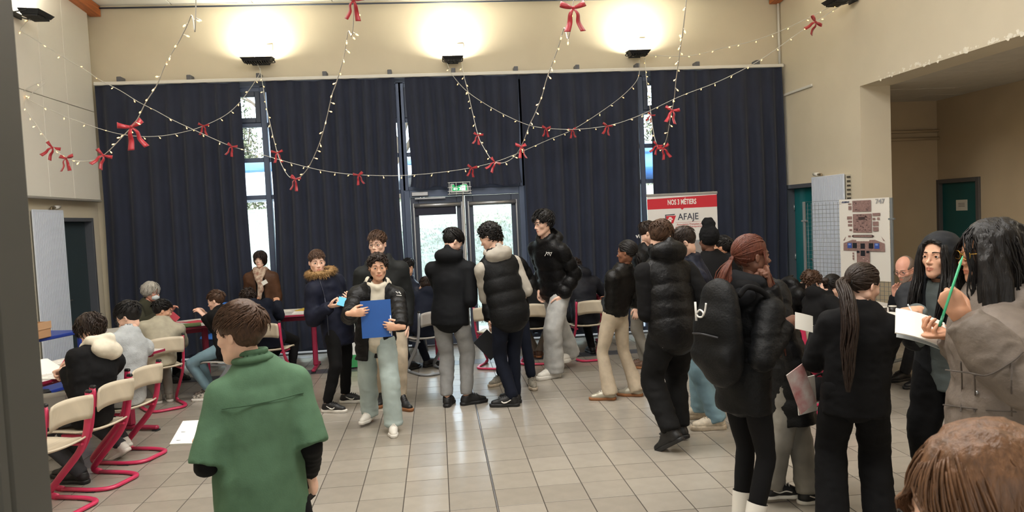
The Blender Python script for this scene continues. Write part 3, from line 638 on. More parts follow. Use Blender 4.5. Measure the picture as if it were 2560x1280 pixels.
# --- blue trolley with a cardboard box, beside the left wall
BLUEM = M('blue_steel', (34, 60, 150), .4, var=.05, scale=5)
tr = empty('trolley', (-4.15, 7.85, 0), math.radians(-18), label='blue steel trolley carrying a cardboard box by the white radiator', cat='trolley')
for z in (.88, .35): b = MB(); b.box((-.30, -.45, z-.035), (.30, .45, z), bev=.006); b.build('shelf', BLUEM, tr)
for e in (-1, 1):
    for q in (-1, 1): b = MB(); b.box((e*.28-.018, q*.43-.018, .08), (e*.28+.018, q*.43+.018, .88), bev=.004); b.build('leg', BLUEM, tr); b = MB(); b.tube([(e*.28-.012, q*.43, .045), (e*.28+.012, q*.43, .045)], .045, 12); b.build('caster', BLACKP, tr, True)
KRAFT = M('kraft_cardboard', (188, 146, 108), .8, var=.06, scale=8, stretch=(1, 1, 6))
bx = empty('cardboard_box', (-4.03, 7.60, .88), math.radians(-8), label='open cardboard box with a printed logo on the blue trolley', cat='box')
b = MB()
for p, q in (((-.16, -.22, 0), (.16, .22, .006)), ((-.16, -.22, 0), (-.154, .22, .15)), ((.154, -.22, 0), (.16, .22, .15)), ((-.16, -.22, 0), (.16, -.214, .15)), ((-.16, .214, 0), (.16, .22, .15))): b.box(p, q)
b.build('carton', KRAFT, bx); b = MB(); b.box((.158, -.225, .085), (.166, .225, .155)); b.box((-.16, -.227, .085), (.166, -.219, .155)); b.build('lid_rim', M('kraft_light', (200, 160, 122), .8, var=.05, scale=8), bx)
b = MB(); b.box((.166, -.20, .10), (.1675, -.10, .145)); lb = b.build('printed_label', M('blue_print', (36, 50, 104), .6), bx)
me = text_mesh('MOB', .045, .0006, .001); me.materials.append(M('label_white', (200, 205, 220), .6)); ob('lettering', me, lb, (.168, -.15, .122), (math.radians(90), 0, math.radians(90)))
f = Field((-.14, -.18, .08), (.14, .18, .26), .012); rg = np.random.RandomState(2)
for k in range(9): f.ell((rg.uniform(-.09, .09), rg.uniform(-.15, .12), .13), (.06, .05, .05+.03*rg.rand()), .02)
V, Q = f.mesh(); ob('packing_paper', mesh_np('packing_paper', rough_up(V, Q, .012, (30, 30, 30), 3), Q, M('cream_paper', (216, 204, 172), .8)), label='crumpled cream packing paper heaped in the cardboard box', cat='paper', loc=(-4.03, 7.60, .90), rot=(0, 0, -.14))
# --- radiators
RADW = M('radiator_white', (214, 222, 236), .4, var=.02, scale=3)
def radiator(x, y0, y1, z0, z1, e, label):
    """e = +1 faces +x"""
    r_ = empty('radiator', (x, (y0+y1)/2, z0), label=label, cat='radiator'); W = y1-y0; H_ = z1-z0; b = MB(); b.box((0, -W/2, 0), (e*.018, W/2, H_), bev=.006); b.build('front_panel', RADW, r_)
    n = 18
    for k in range(n): y = -W/2+.03+k*(W-.06)/(n-1); b = MB(); b.box((e*.018, y-.006, .03), (e*.022, y+.006, H_-.03), bev=.002); b.build('ridge', RADW, r_)
    b = MB(); b.box((-e*.085, -W/2+.01, .02), (-e*.02, W/2-.01, H_-.01)); b.build('core', M('radiator_core', (196, 190, 174), .5), r_)
    for q in (-1, 1):
        for k in range(int(H_/.055)): z = .05+k*.055; b = MB(); b.box((-e*.075, q*(W/2-.004)-.005, z), (-e*.030, q*(W/2-.004)+.005, z+.022)); b.build('side_slot', M('dark_slot', (70, 66, 60), .7), r_)
    b = MB(); b.tube(fillet([(-e*.05, W/2-.16, H_-.01), (-e*.05, W/2-.16, H_+.035), (-e*.05, W/2-.05, H_+.035)], .02), .013, 8); b.build('valve_pipe', M('aged_brass', (150, 134, 108), .4, metal=.6), r_, True)
    b = MB(); b.tube([(-e*.05, W/2-.06, H_+.035), (-e*.05, W/2+.05, H_+.045)], [.026, .022], 10); b.build('thermostat_head', WHITE, r_, True)
    return r_
radiator(XL+.01, 9.20, 9.93, .18, 2.19, 1, 'tall white panel radiator beside the dark door in the left wall')
radiator(XR-.088, 9.24, 10.08, .18, 2.21, -1, 'tall white panel radiator behind the wire grid stand')
# --- wire grid stand with the cockpit poster
g0, g1 = V3(4.58, 9.0, 0), V3(5.10, 8.0, 0); gd = g1-g0; gw = float(np.linalg.norm(gd)); ga = math.atan2(gd[1], gd[0]); GH = 1.87
gs = empty('grid_stand', tuple(g0), ga, label='grey wire grid display stand carrying the cockpit poster', cat='display stand'); WIRE = M('galvanised_wire', (132, 138, 142), .4, metal=.5)
for x in (0, gw): b = MB(); b.box((x-.015, -.015, 0), (x+.015, .015, GH), bev=.004); b.build('post', WIRE, gs); b = MB(); b.box((x-.02, -.28, 0), (x+.02, .28, .025), bev=.006); b.build('foot', WIRE, gs)
for z in (.62, 1.62):
    for x in (0, gw): b = MB(); b.box((x-.035, -.018, z), (x+.035, .018, z+.022), bev=.003); b.build('clamp', WIRE, gs)
nx_ = 22; wv = MB(); wv.tube([(0, 0, .10), (0, 0, GH-.02)], .0024, 5); wv = wv.mesh('wire', WIRE, True); wh = MB(); wh.tube([(0, 0, 0), (gw, 0, 0)], .0024, 5); wh = wh.mesh('wire', WIRE, True)
for k in range(1, nx_): ob('wire', wv, gs, (k*gw/nx_, 0, 0))
for k in range(36): ob('wire', wh, gs, (0, .004, .10+k*.0505))
po = empty('cockpit_poster', tuple(g0), ga, label='white poster of aircraft cockpit instrument panels clipped to the wire grid', cat='poster')
PX0, PX1, PZ0, PZ1 = gw*.435, gw*.985, .92, 1.875
b = MB(); V = []; n = 8
for j in range(13):
    for i in range(n+1): x = PX0+(PX1-PX0)*i/n; z = PZ1+(PZ0-PZ1)*j/12; V.append((x, -.012-.006*math.sin(j*.5)*(j/12)-.004*math.sin(i*.9), z))
me = mesh_np('sheet', np.array(V), [(j*(n+1)+i, (j+1)*(n+1)+i, (j+1)*(n+1)+i+1, j*(n+1)+i+1) for j in range(12) for i in range(n)], M('poster_paper', (222, 218, 210), .45)); ob('sheet', me, po)
MAU = M('panel_print', (152, 122, 116), .6, col2=(122, 96, 92), scale=60); SCR = M('screen_print', (20, 24, 34), .5); SBL = M('screen_blue_print', (50, 76, 150), .5); DKP = M('dark_print', (62, 46, 46), .6)
def PU(u, v): return PX0+(PX1-PX0)*u, PZ1-(PZ1-PZ0)*v                     # poster fractions
def pr(name, u0, v0, u1, v1, m, d=.0205):
    (x0, z0), (x1, z1) = PU(u0, v0), PU(u1, v1); b = MB(); b.box((x0, -d-.001, z0), (x1, -d, z1)); return b.build(name, m, po)
def U(x, y): return (x-100)/750, (y-60)/1180                               # from the poster close-up
def prz(name, x0, y0, x1, y1, m, d=.0205): return pr(name, *U(x0, y0), *U(x1, y1), m, d)
prz('overhead_panel', 312, 85, 590, 247, MAU); prz('overhead_panel', 316, 278, 596, 547, MAU)
rg = random.Random(8)
for k in range(46): x = rg.randrange(326, 560); y = rg.randrange(290, 530); prz('switch_print', x, y, x+rg.randrange(8, 34), y+rg.randrange(4, 12), DKP, .0222)
for k in range(12): x = rg.randrange(330, 550); y = rg.randrange(95, 230); prz('switch_print', x, y, x+rg.randrange(10, 36), y+rg.randrange(4, 10), DKP, .0222)
prz('switch_print', 400, 322, 500, 362, DKP, .0224)
for q in ((248, 122, 298, 142), (250, 160, 298, 216), (226, 310, 300, 355), (238, 372, 302, 404), (238, 422, 302, 456), (258, 494, 300, 522), (610, 272, 722, 312), (610, 340, 650, 368), (676, 336, 714, 368), (612, 392, 696, 452), (612, 470, 694, 530), (236, 588, 276, 612), (298, 836, 322, 862), (298, 876, 322, 904), (298, 912, 322, 942)): prz('side_panel_print', *q, MAU)
b = MB()
def poly(pts, m, name, d=.0205):
    b = MB(); P = []
    for x, y in pts: X_, Z_ = PU(*U(x, y)); P.append((X_, -d, Z_))
    b.add(P, [tuple(range(len(P)))]); return b.build(name, m, po)
poly([(288, 598), (312, 580), (600, 580), (632, 598), (604, 616), (312, 616)], DKP, 'glareshield_print'); prz('glareshield_keys', 320, 588, 598, 610, MAU, .0222)
poly([(156, 662), (200, 604), (178, 662)], MAU, 'side_panel_print'); poly([(730, 604), (780, 664), (762, 668)], MAU, 'side_panel_print')
poly([(158, 808), (162, 700), (300, 650), (360, 654), (360, 672), (556, 672), (556, 654), (640, 652), (776, 704), (782, 820), (556, 812), (556, 1000), (540, 1090), (390, 1090), (362, 1000), (362, 812)], MAU, 'instrument_panel_print')
for q, m in (((224, 696, 292, 772), SBL), ((304, 696, 368, 772), SCR), ((424, 704, 490, 780), SCR), ((548, 700, 614, 776), SCR), ((630, 700, 702, 778), SBL), ((424, 806, 490, 884), SCR), ((366, 810, 408, 842), SCR), ((510, 810, 552, 842), SCR)): prz('screen_print', *q, m, .0225)
for q in ((240, 705, 276, 730), (646, 708, 684, 734)): prz('screen_print', *q, M('light_blue_print', (120, 150, 210), .5), .0235)
for k in range(12): x = rg.randrange(380, 520); y = rg.randrange(900, 1060); prz('switch_print', x, y, x+18, y+9, M('pale_print', (190, 178, 172), .6), .0225)
PG = M('grey_print', (150, 150, 152), .6)
me = text_mesh('747', .075, .0005, .001); me.materials.append(PG); x_, z_ = PU(*U(722, 112)); ob('lettering', me, po, (x_, -.0215, z_), (math.radians(90), 0, 0))
me = text_mesh('BOEING', .026, .0005, .001, .25); me.materials.append(M('navy_print', (40, 56, 96), .6)); x_, z_ = PU(*U(206, 101)); ob('lettering', me, po, (x_, -.0215, z_), (math.radians(90), 0, 0))
b = MB(); x_, z_ = PU(*U(126, 108)); b.tube([(x_+.016*math.cos(t), -.0215, z_+.013*math.sin(t)) for t in np.linspace(0, 5.4, 12)], .0016, 5); b.build('emblem', MATS['grey_print'], po)
# --- roll-up banner
bn = empty('roll_up_banner', tuple(py(1710, 640, 9.95)*V3(1, 1, 0)), math.radians(1), label='white and red roll-up banner with a paw logo standing before the curtain', cat='banner'); BX = .49; BZ = 2.045
b = MB(); b.box((-BX, -.004, .09), (BX, .0, BZ)); b.build('banner_sheet', M('banner_white', (226, 224, 222), .5), bn)
b = MB(); b.box((-BX-.01, -.012, BZ-.01), (BX+.01, .012, BZ+.025), bev=.006); b.build('top_rail', STEEL, bn)
b = MB(); b.box((-BX-.02, -.06, 0), (BX+.02, .06, .09), bev=.02); b.build('base_case', STEEL, bn)
b = MB(); b.tube([(0, .03, .08), (0, .03, BZ)], .010, 8); b.build('support_pole', STEEL, bn, True)
RED = M('banner_red', (198, 40, 56), .5); INK = M('banner_ink', (52, 58, 74), .5); RINK = M('banner_red_ink', (200, 110, 110), .5)
BU = lambda x: (x-300)/1255*2*BX-BX; BV = lambda y: BZ-(y-165)/7.11*9.95/FPX*1.0
def bt(s, x, y, size, m, bold=.0): me = text_mesh(s, size, .0006, bold); me.materials.append(m); return ob('lettering', me, bn, (BU(x), -.0065, BV(y)), (math.radians(90), 0, 0))
b = MB(); b.add([(-BX, -.0045, BV(225)), (-BX, -.0045, BV(410)), (BU(890), -.0045, BV(410)), (BU(922), -.0045, BV(440)), (BU(955), -.0045, BV(410)), (BX, -.0045, BV(410)), (BX, -.0045, BV(190))], [(0, 1, 2, 3, 4, 5, 6)]); b.build('red_band', RED, bn)
o = bt('NOS 3 MÉTIERS', 920, 300, .085, M('banner_lettering', (240, 236, 232), .5), .0022); o.scale = (.70, 1.15, 1)
o = bt('AFAJE', 1025, 572, .125, INK, .0008); o.scale = (.92, 1, 1)
b = MB(); b.add([(BU(612), -.005, BV(515)), (BU(612), -.005, BV(650)), (BU(628), -.005, BV(650)), (BU(628), -.005, BV(530)), (BU(780), -.005, BV(530)), (BU(790), -.005, BV(510))], [(0, 1, 2, 3), (0, 3, 4, 5)]); b.build('logo_frame', INK, bn)
b = MB(); b.add([(BU(628), -.0052, BV(540)), (BU(634), -.0052, BV(680)), (BU(752), -.0052, BV(680)), (BU(806), -.0052, BV(540))], [(0, 1, 2, 3)]); b.build('logo_field', RED, bn)
for x, y, r_ in ((668, 606, .010), (688, 580, .011), (712, 580, .011), (732, 604, .010), (700, 635, .018)):
    b = MB(); b.add([(BU(x), -.006, BV(y))]+[(BU(x)+r_*math.cos(t), -.006, BV(y)+r_*1.25*math.sin(t)) for t in np.linspace(0, 2*math.pi, 10, endpoint=False)], [(0, 1+(k+1) % 10, 1+k) for k in range(10)]); b.build('paw_pad', MATS['banner_lettering'], bn)
b = MB(); b.box((BU(800), -.0055, BV(668)-.0015), (BU(1250), -.005, BV(668)+.0015)); b.build('logo_rule', RINK, bn)
bt('Association Française pour', 1065, 706, .036, RINK, .0004); bt('et des Jeunes Entrepreneurs', 1050, 752, .036, RINK, .0004)
b = MB(); b.box((-BX+.08, -.0055, .75), (BX-.08, -.005, 1.42)); b.build('photo_print', M('photo_print', (176, 146, 128), .5, scale=4, col2=(120, 150, 165)), bn)
# small card stand half hidden behind the boys
cs = empty('info_board', tuple(py(882, 860, 9.7)*V3(1, 1, 0)), 0, label='small white and green info board leaning by the door table', cat='sign')
b = MB(); b.box((-.10, 0, .02), (.10, .01, .62), bev=.002); b.build('board', M('board_white', (226, 228, 226), .5), cs); b = MB(); b.box((-.10, -.003, .02), (.10, -.001, .18)); b.build('green_band', M('board_green', (60, 150, 90), .5), cs)
# ------------------------------------------------------------------ people: heads, hands, hair, clothes
def unit(v): v = np.asarray(v, float); return v/max(np.linalg.norm(v), 1e-9)
def heading(a): a = math.radians(a); return V3(math.sin(a), math.cos(a), 0)
def skin_mat(rgb):
    n = 'skin_%d_%d_%d' % rgb
    if n in MATS: return MATS[n]
    m = M(n, rgb, .55, var=.06, scale=30, bump=.04, bscale=250); b = m.node_tree.nodes['Principled BSDF']
    b.inputs['Subsurface Weight'].default_value = .12; b.inputs['Subsurface Radius'].default_value = (.012, .005, .003); b.inputs['Subsurface Scale'].default_value = .6
    return m
def head_mesh(res, s=1.0, wide=1.0, jaw=1.0, nose=.92, lips=.86, beard=None, female=False, smile=0.0):
    f = Field((-.1, -.125, -.25), (.1, .135, .13), res/s)
    f.ell((0, -.014, .03), (.075*wide, .096, .086), .01)
    f.ell((0, .022, -.03), (.054*wide, .062, .082), .035)
    for e in (-1, 1):
        f.tube([(e*.047*wide*jaw, .0, -.055), (e*.026*jaw, .045, -.092), (0, .066, -.100)], [.020, .017, .016], .03)
        f.ell((e*.044*wide, .054, -.028), (.020, .020, .018), .025)
    f.ell((0, .069, -.100), (.020*jaw, .016, .015), .02)
    f.tube([(-.034, .073, .016), (0, .080, .012), (.034, .073, .016)], [.010, .011, .010] if not female else [.008, .009, .008], .018)
    for e in (-1, 1): f.ell((e*.031, .094, -.003), (.021, .018, .0135), .012, sub=True)
    f.ell((0, .066, -.062), (.030, .028, .026), .02)
    f.tube([(0, .082, .006), (0, .094, -.018), (0, .103+.005*nose, -.035)], [.007, .0078*nose, .0100*nose], .010)
    for e in (-1, 1): f.ell((e*.011*nose, .094, -.039), (.008*nose, .009, .007), .007)
    for e in (-1, 1):                                   # lids around the eyeball
        f.tube([(e*.018, .079, -.001), (e*.031, .0868, .0052), (e*.046, .076, .0)], [.003, .0040, .003], .005)
        f.tube([(e*.018, .078, -.004), (e*.031, .0835, -.0125), (e*.046, .075, -.003)], [.003, .003, .003], .005)
    w_ = .021+.006*smile; zz = .004*smile
    f.tube([(-w_, .083, -.0665+zz), (-.006, .0955, -.063), (0, .0945, -.0645), (.006, .0955, -.063), (w_, .083, -.0665+zz)], [.003, .0048*lips, .0042*lips, .0048*lips, .003], .005)
    f.tube([(-w_*.9, .083, -.0695+zz), (0, .0945, -.0765), (w_*.9, .083, -.0695+zz)], [.003, .0062*lips, .003], .005)
    f.tube([(-w_, .0885, -.068+zz), (0, .1015, -.0698), (w_, .0885, -.068+zz)], .0016, .003, sub=True)
    for e in (-1, 1):
        A = np.array([[math.cos(.35), -e*math.sin(.35)*-1, 0], [e*math.sin(.35)*-1, math.cos(.35), 0], [0, 0, 1]])
        f.ell((e*.0775*wide, -.010, -.010), (.0075, .0165, .027), .006, A)
        f.ell((e*.087*wide, -.006, -.006), (.006, .009, .015), .006, A, sub=True)
    f.tube([(0, -.010, -.040), (0, -.014, -.074)], [.046, .038] if not female else [.042, .034], .03)
    V, Q = f.mesh(); V = relax(V, Q, 1, .35)
    C = V[Q].mean(1); mi = np.zeros(len(Q), int)
    xl = np.clip(np.abs(C[:, 0])/w_, 0, 1); zl = C[:, 2]-zz*xl**2; lip = (np.abs(C[:, 0]) < w_) & (C[:, 1] > .080) & (zl > -.0685-.0135*lips*np.sqrt(1-xl**2)) & (zl < -.0665+.0085*lips*(1-xl**1.6))
    mi[lip] = 1
    if beard:
        bd = (C[:, 2] < -.045) & (C[:, 1] > .0) & (C[:, 2] > -.125) & ~lip & ~((np.abs(C[:, 0]) < .014) & (C[:, 2] > -.055) & (C[:, 1] > .09)); mi[bd] = 2
    return V*s, Q, mi
def eye_mesh():
    n, m = 12, 11; V = []; F = []; mi = []
    for j in range(m+1):
        th = math.pi*j/m
        for i in range(n): ph = 2*math.pi*i/n; V.append((math.sin(th)*math.cos(ph)*.0125, math.cos(th)*.0125, math.sin(th)*math.sin(ph)*.0125))
    for j in range(m):
        for i in range(n): F.append((j*n+i, j*n+(i+1) % n, (j+1)*n+(i+1) % n, (j+1)*n+i)); mi.append(1 if j < 2 else 0)
    return mesh_np('eye', np.array(V), F, [M('eye_white', (215, 210, 205), .25), M('eye_iris', (38, 24, 16), .15)], mi)
EYE = eye_mesh()
def hand_mesh(pose, res=.0042):
    """right hand: wrist at origin, fingers +y, palm -z, thumb towards -x"""
    f = Field((-.1, -.04, -.13), (.07, .22, .06), res)
    f.tube([(0, -.03, 0), (0, .0, 0), (-.002, .03, 0)], [.026, .026, .030], .012, flat=((0, 0, 1), .72))
    f.tube([(-.001, .02, 0), (-.001, .082, 0)], [.034, .041], .012, flat=((0, 0, 1), .36))
    cur = {'relax': (18, 28, 18), 'grip': (48, 62, 36), 'flat': (6, 8, 6), 'fist': (78, 92, 60), 'pinch': (58, 40, 22), 'write': (52, 58, 30)}[pose]
    for k, (x, y, ls, sp) in enumerate([(-.030, .083, (.036, .025, .020), -5), (-.010, .088, (.041, .028, .021), -1), (.010, .085, (.038, .026, .020), 3), (.028, .076, (.029, .020, .018), 8)]):
        a = 0; p = V3(x, y, 0); P = [V3(x*.9, y-.03, 0), p]; cc = [c*(1+.12*(k-1)) if pose not in ('pinch',) else c*(1+.10*k) for c in cur]
        if pose == 'point' and k == 0: cc = (5, 5, 5)
        for j in range(3):
            a += math.radians(cc[j]); b = math.radians(sp)*(1 if pose in ('relax', 'flat') else .3)
            p = p+V3(math.sin(b)*math.cos(a), math.cos(b)*math.cos(a), -math.sin(a))*ls[j]; P.append(p)
        f.tube(P, [.0105, .0098, .0090, .0082, .0068], .006)
    th = {'relax': [(-.026, .018, -.006), (-.052, .050, -.020), (-.060, .082, -.030), (-.058, .105, -.036)], 'flat': [(-.026, .018, -.004), (-.056, .045, -.010), (-.074, .070, -.014), (-.084, .090, -.016)],
          'fist': [(-.024, .018, -.008), (-.044, .046, -.032), (-.030, .070, -.056), (-.010, .076, -.060)]}.get(pose, [(-.026, .018, -.008), (-.046, .046, -.034), (-.044, .074, -.054), (-.036, .098, -.064)])
    f.tube(th, [.017, .0125, .0105, .0080], .010)
    V, Q = f.mesh(); return relax(V, Q, 1, .3), Q
HANDS = {}
def hand(pose, coarse=False):
    if (pose, coarse) not in HANDS: HANDS[(pose, coarse)] = hand_mesh(pose, .0062 if coarse else .0044)
    return HANDS[(pose, coarse)]

# ---- hair
HC = V3(0, -.014, .03); HR = V3(.0765, .0975, .0880)
def allow(p, low=-.055, front=.072):
    x, y, z = p[..., 0], p[..., 1], p[..., 2]
    side = (np.abs(x) > .045) & (y > -.035)
    return np.where(y > .030, z > front-.25*np.clip(np.abs(x)-.03, 0, 1), np.where(side, z > .010+.4*np.clip(y, 0, 1), z > low))
def scalp(n, rng, low=-.055, front=.072, region=None):
    out = []
    while len(out) < n:
        v = rng.normal(size=(n*4, 3)); v /= np.linalg.norm(v, axis=1)[:, None]; p = HC+v*HR; p = p[allow(p, low, front)]
        if region is not None: p = p[region(p)]
        out += list(p)
    return np.array(out[:n])
def lock_paths(P, L, nseg, bias=(0, 0, 0), crown=(0, -.05, .115), lift=.012, curl=0.0, cf=60, grav=0.0, rng=None, wild=.25, hug=True):
    p = P.copy(); n = len(p); K = np.asarray(crown); L = np.broadcast_to(np.asarray(L, float), (n,)); path = [p.copy()]; rn = rng.normal(size=(n, 3))*wild
    off = rng.uniform(0, 6.28, n); o1 = rng.normal(size=(n, 3)); 
    for i in range(nseg):
        t = (i+1)/nseg; nr = (p-HC)/HR**2; nr /= np.linalg.norm(nr, axis=1)[:, None]
        g = p-K; g /= np.maximum(np.linalg.norm(g, axis=1), .02)[:, None]; fade = 1-.85*min(1, t*1.8) if grav > 1 else 1.0; g = g*fade+(np.asarray(bias)+rn)*fade; g[:, 2] -= grav*(.4+t)
        k0 = np.linalg.norm((p-HC)/HR, axis=1); near = np.clip(1.6-k0, 0, 1)[:, None]*1.6; near = np.clip(near, 0, 1)
        tn = g-nr*(g*nr).sum(1)[:, None]*near; tn /= np.maximum(np.linalg.norm(tn, axis=1), 1e-6)[:, None]
        p = p+tn*(L/nseg)[:, None]
        want = 1+lift/.09*(.35+.65*math.sin(min(t*1.8, 1.571))); k0 = np.linalg.norm((p-HC)/HR, axis=1)
        sc = np.where((k0 < want) | (hug & (k0 < want*1.35)), want/k0, 1.0); p = HC+(p-HC)*sc[:, None]
        q = p
        if curl:
            a = off+cf*t*L; e1 = np.cross(tn, o1); e1 /= np.maximum(np.linalg.norm(e1, axis=1), 1e-6)[:, None]; e2 = np.cross(tn, e1)
            q = p+(e1*np.cos(a)[:, None]+e2*np.sin(a)[:, None])*curl*min(1, t*2)
        path.append(q.copy())
    return np.stack(path, 1)
def lock_mesh(paths, r0=.006, r1=.001, flat=.55, side=4, mid=1.0, centre=HC):
    n, m, _ = paths.shape; T = np.gradient(paths, axis=1); T /= np.maximum(np.linalg.norm(T, axis=2), 1e-9)[..., None]
    O = paths-centre; N = O-T*(O*T).sum(2)[..., None]; N /= np.maximum(np.linalg.norm(N, axis=2), 1e-9)[..., None]; B = np.cross(T, N)
    t = np.linspace(0, 1, m); r = (r0*(1-t**2.2)+r1*t**2.2)*(1+(mid-1)*np.sin(t*math.pi)); r[0] *= .5
    V = np.zeros((n, m, side, 3))
    for k in range(side):
        a = 2*math.pi*k/side; V[:, :, k] = paths+N*(math.sin(a)*flat)*r[None, :, None]+B*math.cos(a)*r[None, :, None]
    i, j, k = np.meshgrid(np.arange(n), np.arange(m-1), np.arange(side), indexing='ij'); k2 = (k+1) % side; b = (i*m+j)*side; c = (i*m+j+1)*side
    Q = np.stack([b+k, b+k2, c+k2, c+k], -1).reshape(-1, 4)
    return V.reshape(-1, 3), Q
def join(parts):
    V, Q, n = [], [], 0
    for v, q in parts: V.append(v); Q.append(np.asarray(q)+n); n += len(v)
    return np.concatenate(V), np.concatenate(Q)
def cap(res, top=.018, side=.006, low=-.06, front=.074, back=.008, noise=.003, fr=(40, 40, 40), seed=0, volume=(), face=True, ears=True):
    f = Field((-.13, -.15, -.20), (.13, .13, .17), res)
    f.ell(HC+V3(0, -back*.5, (top-side)*.5), HR+V3(side, back*.6, (top+side)*.5), .01)
    for c, r, k in volume: f.ell(c, r, k)
    if face:
        zc = front-.105; f.ell((0, .115, zc), (.074, .098, .105), .012, sub=True)
    if ears:
        for e in (-1, 1): f.ell((e*.09, .020, -.055), (.05, .052, .066), .010, sub=True)
    f.plane((0, -.09, low), unit((0, .35, -1)))
    V, Q = f.mesh()
    if noise: V = rough_up(V, Q, noise, fr, seed)
    return V, Q
def part_hair(pa, fr, z0):
    w_ = np.clip((z0-pa[..., 2])/.05, 0, 1)*np.clip((pa[..., 1]+.02)/.03, 0, 1); sg = np.where(pa[:, :1, 0] >= 0, 1, -1)
    pa[..., 0] = sg*np.maximum(sg*pa[..., 0], fr*w_*w_*(3-2*w_)); return pa
def hair_make(style, seed=1, res=.006, **k):
    rng = np.random.RandomState(seed); parts = []; ns = k.pop('ns', 1.0); rk = ns**-.5; NN = lambda v: int(v*ns); g = k.get
    if style == 'short':        # textured crop, longer on top
        parts.append(cap(res, g('top', .016), g('side', .005), g('low', -.088), g('front', .076), g('back', .006), .002, (60, 60, 30), seed))
        P = scalp(NN(g('n', 330)), rng, region=lambda p: p[:, 2] > .055); parts.append(lock_mesh(lock_paths(P, rng.uniform(.04, g('L', .07), len(P)), 6, g('bias', (0, 1.0, 0)), g('crown', (0, -.06, .115)), g('lift', .02), g('curl', 0), g('cf', 90), 0, rng, g('wild', .35)), .0052*rk, .001, .6, 3))
        P = scalp(NN(g('n', 330))//2, rng, region=lambda p: (p[:, 2] <= .06)); parts.append(lock_mesh(lock_paths(P, rng.uniform(.02, .035, len(P)), 4, (0, -.2, -.4), lift=.006, rng=rng), .004*rk, .001, .45, 3))
        if g('fringe', 1):
            P = scalp(NN(g('nf', 75)), rng, region=lambda p: (p[:, 1] > .03) & (p[:, 2] > .07)); parts.append(lock_mesh(lock_paths(P, rng.uniform(.03, g('FL', .055), len(P)), 6, g('fb', (.25, 1.0, -.6)), (0, -.06, .14), g('lift', .02)*.8, g('curl', 0), g('cf', 90), g('fg', .5), rng, .35), .0045*rk, .0008, .5, 3))
    elif style == 'curly':
        parts.append(cap(res, g('top', .024), g('side', .012), g('low', -.088), g('front', .07), .014, .006, (55, 55, 55), seed))
        P = scalp(NN(g('n', 230)), rng, -.06, .062); parts.append(lock_mesh(lock_paths(P, rng.uniform(.03, g('L', .06), len(P)), 9, g('bias', (0, .2, -.2)), lift=g('lift', .028), curl=.010, cf=230, rng=rng, wild=.8), .0055*rk, .0022, .8))
    elif style == 'smooth':     # scraped back to a tail
        parts.append(cap(res, .008, .005, -.055, .078, .008, .0012, (20, 90, 90), seed))
        P = scalp(170, rng, -.05, .07); K = np.asarray(g('tie', (0, -.115, .02)))
        q = np.stack([P+(K-P)*t+((P-HC)/np.linalg.norm((P-HC), axis=1)[:, None])*(.05*math.sin(t*math.pi)) for t in np.linspace(0, 1, 7)], 1)
        k0 = np.linalg.norm((q-HC)/HR, axis=2); q = HC+(q-HC)*(1.09/np.minimum(k0, 1.09)*np.minimum(k0, 1.09)/k0*1.0)[..., None]
        parts.append(lock_mesh(q, .007, .005, .35))
    elif style == 'long':       # hangs past the shoulders
        L = g('L', .45)
        if g('mass'):
            f = Field((-.24, -.26, -.62), (.24, .16, .16), max(res, .007))
            for P_, R_ in g('mass'): f.tube(P_, R_, .03)
            V, Q = f.mesh(); V = rough_up(V, Q, .010, (26, 26, 5), seed); parts.append((rough_up(V, Q, .005, (70, 70, 7), seed+2), Q))
        parts.append(cap(res, .014, .012, g('low', -.12), g('front', .078), .012, .003, (60, 60, 12), seed, face=g('face', True), ears=False))
        P = scalp(g('n', 420), rng, -.05, .06); b = g('bias', (0, -.35, 0)); pa = lock_paths(P, rng.uniform(L*.75, L, len(P)), 14, b, g('crown', (0, .0, .118)), .018, g('curl', .004), g('cf', 30), g('grav', 2.2), rng, .16, hug=False)
        pa = part_hair(pa, g('clear', .055), .065)
        parts.append(lock_mesh(pa, g('r', .009), .002, .5, 3))
    elif style == 'bob':
        parts.append(cap(res, .020, .018, -.14, .050, .014, .003, (70, 70, 10), seed, volume=[((0, -.035, -.03), (.094, .085, .085), .03)], ears=False))
        P = scalp(220, rng, -.02, .05); pa = lock_paths(P, rng.uniform(.12, .20, len(P)), 10, (0, -.1, 0), (0, .0, .118), .026, .002, 30, 2.0, rng, .12)
        pa = part_hair(pa, .064, .05); parts.append(lock_mesh(pa, .010, .003, .5))
        P = scalp(45, rng, region=lambda p: (p[:, 1] > .03) & (p[:, 2] > .08)); parts.append(lock_mesh(lock_paths(P, rng.uniform(.05, .075, len(P)), 7, (.5, .8, -.6), (0, -.04, .14), .018, 0, 0, .8, rng, .2), .008, .002, .45))
    elif style == 'wavy':       # mid length, swept
        parts.append(cap(res, g('top', .022), g('side', .014), g('low', -.085), g('front', .068), .014, .004, (45, 45, 30), seed, ears=g('ears', True)))
        P = scalp(NN(g('n', 400)), rng, -.055, .062); parts.append(lock_mesh(lock_paths(P, rng.uniform(.06, g('L', .11), len(P)), 9, g('bias', (0, .3, 0)), g('crown', (0, -.04, .118)), g('lift', .024), g('curl', .006), g('cf', 70), g('grav', .7), rng, .35), 0.0060*rk, .0012, .55, 3))
    elif style == 'buzz':
        parts.append(cap(res, .004, .003, -.06, .078, .004, .0006, (120, 120, 120), seed))
    elif style == 'sides':      # balding, a close band round the back
        f = Field((-.1, -.13, -.1), (.1, .1, .13), res); f.ell(HC, HR+.004, .01); f.ell((0, .06, .075), (.075, .115, .075), .012, sub=True); f.ell((0, .115, -.03), (.08, .10, .12), .012, sub=True)
        for e in (-1, 1): f.ell((e*.09, .02, -.055), (.05, .05, .065), .01, sub=True)
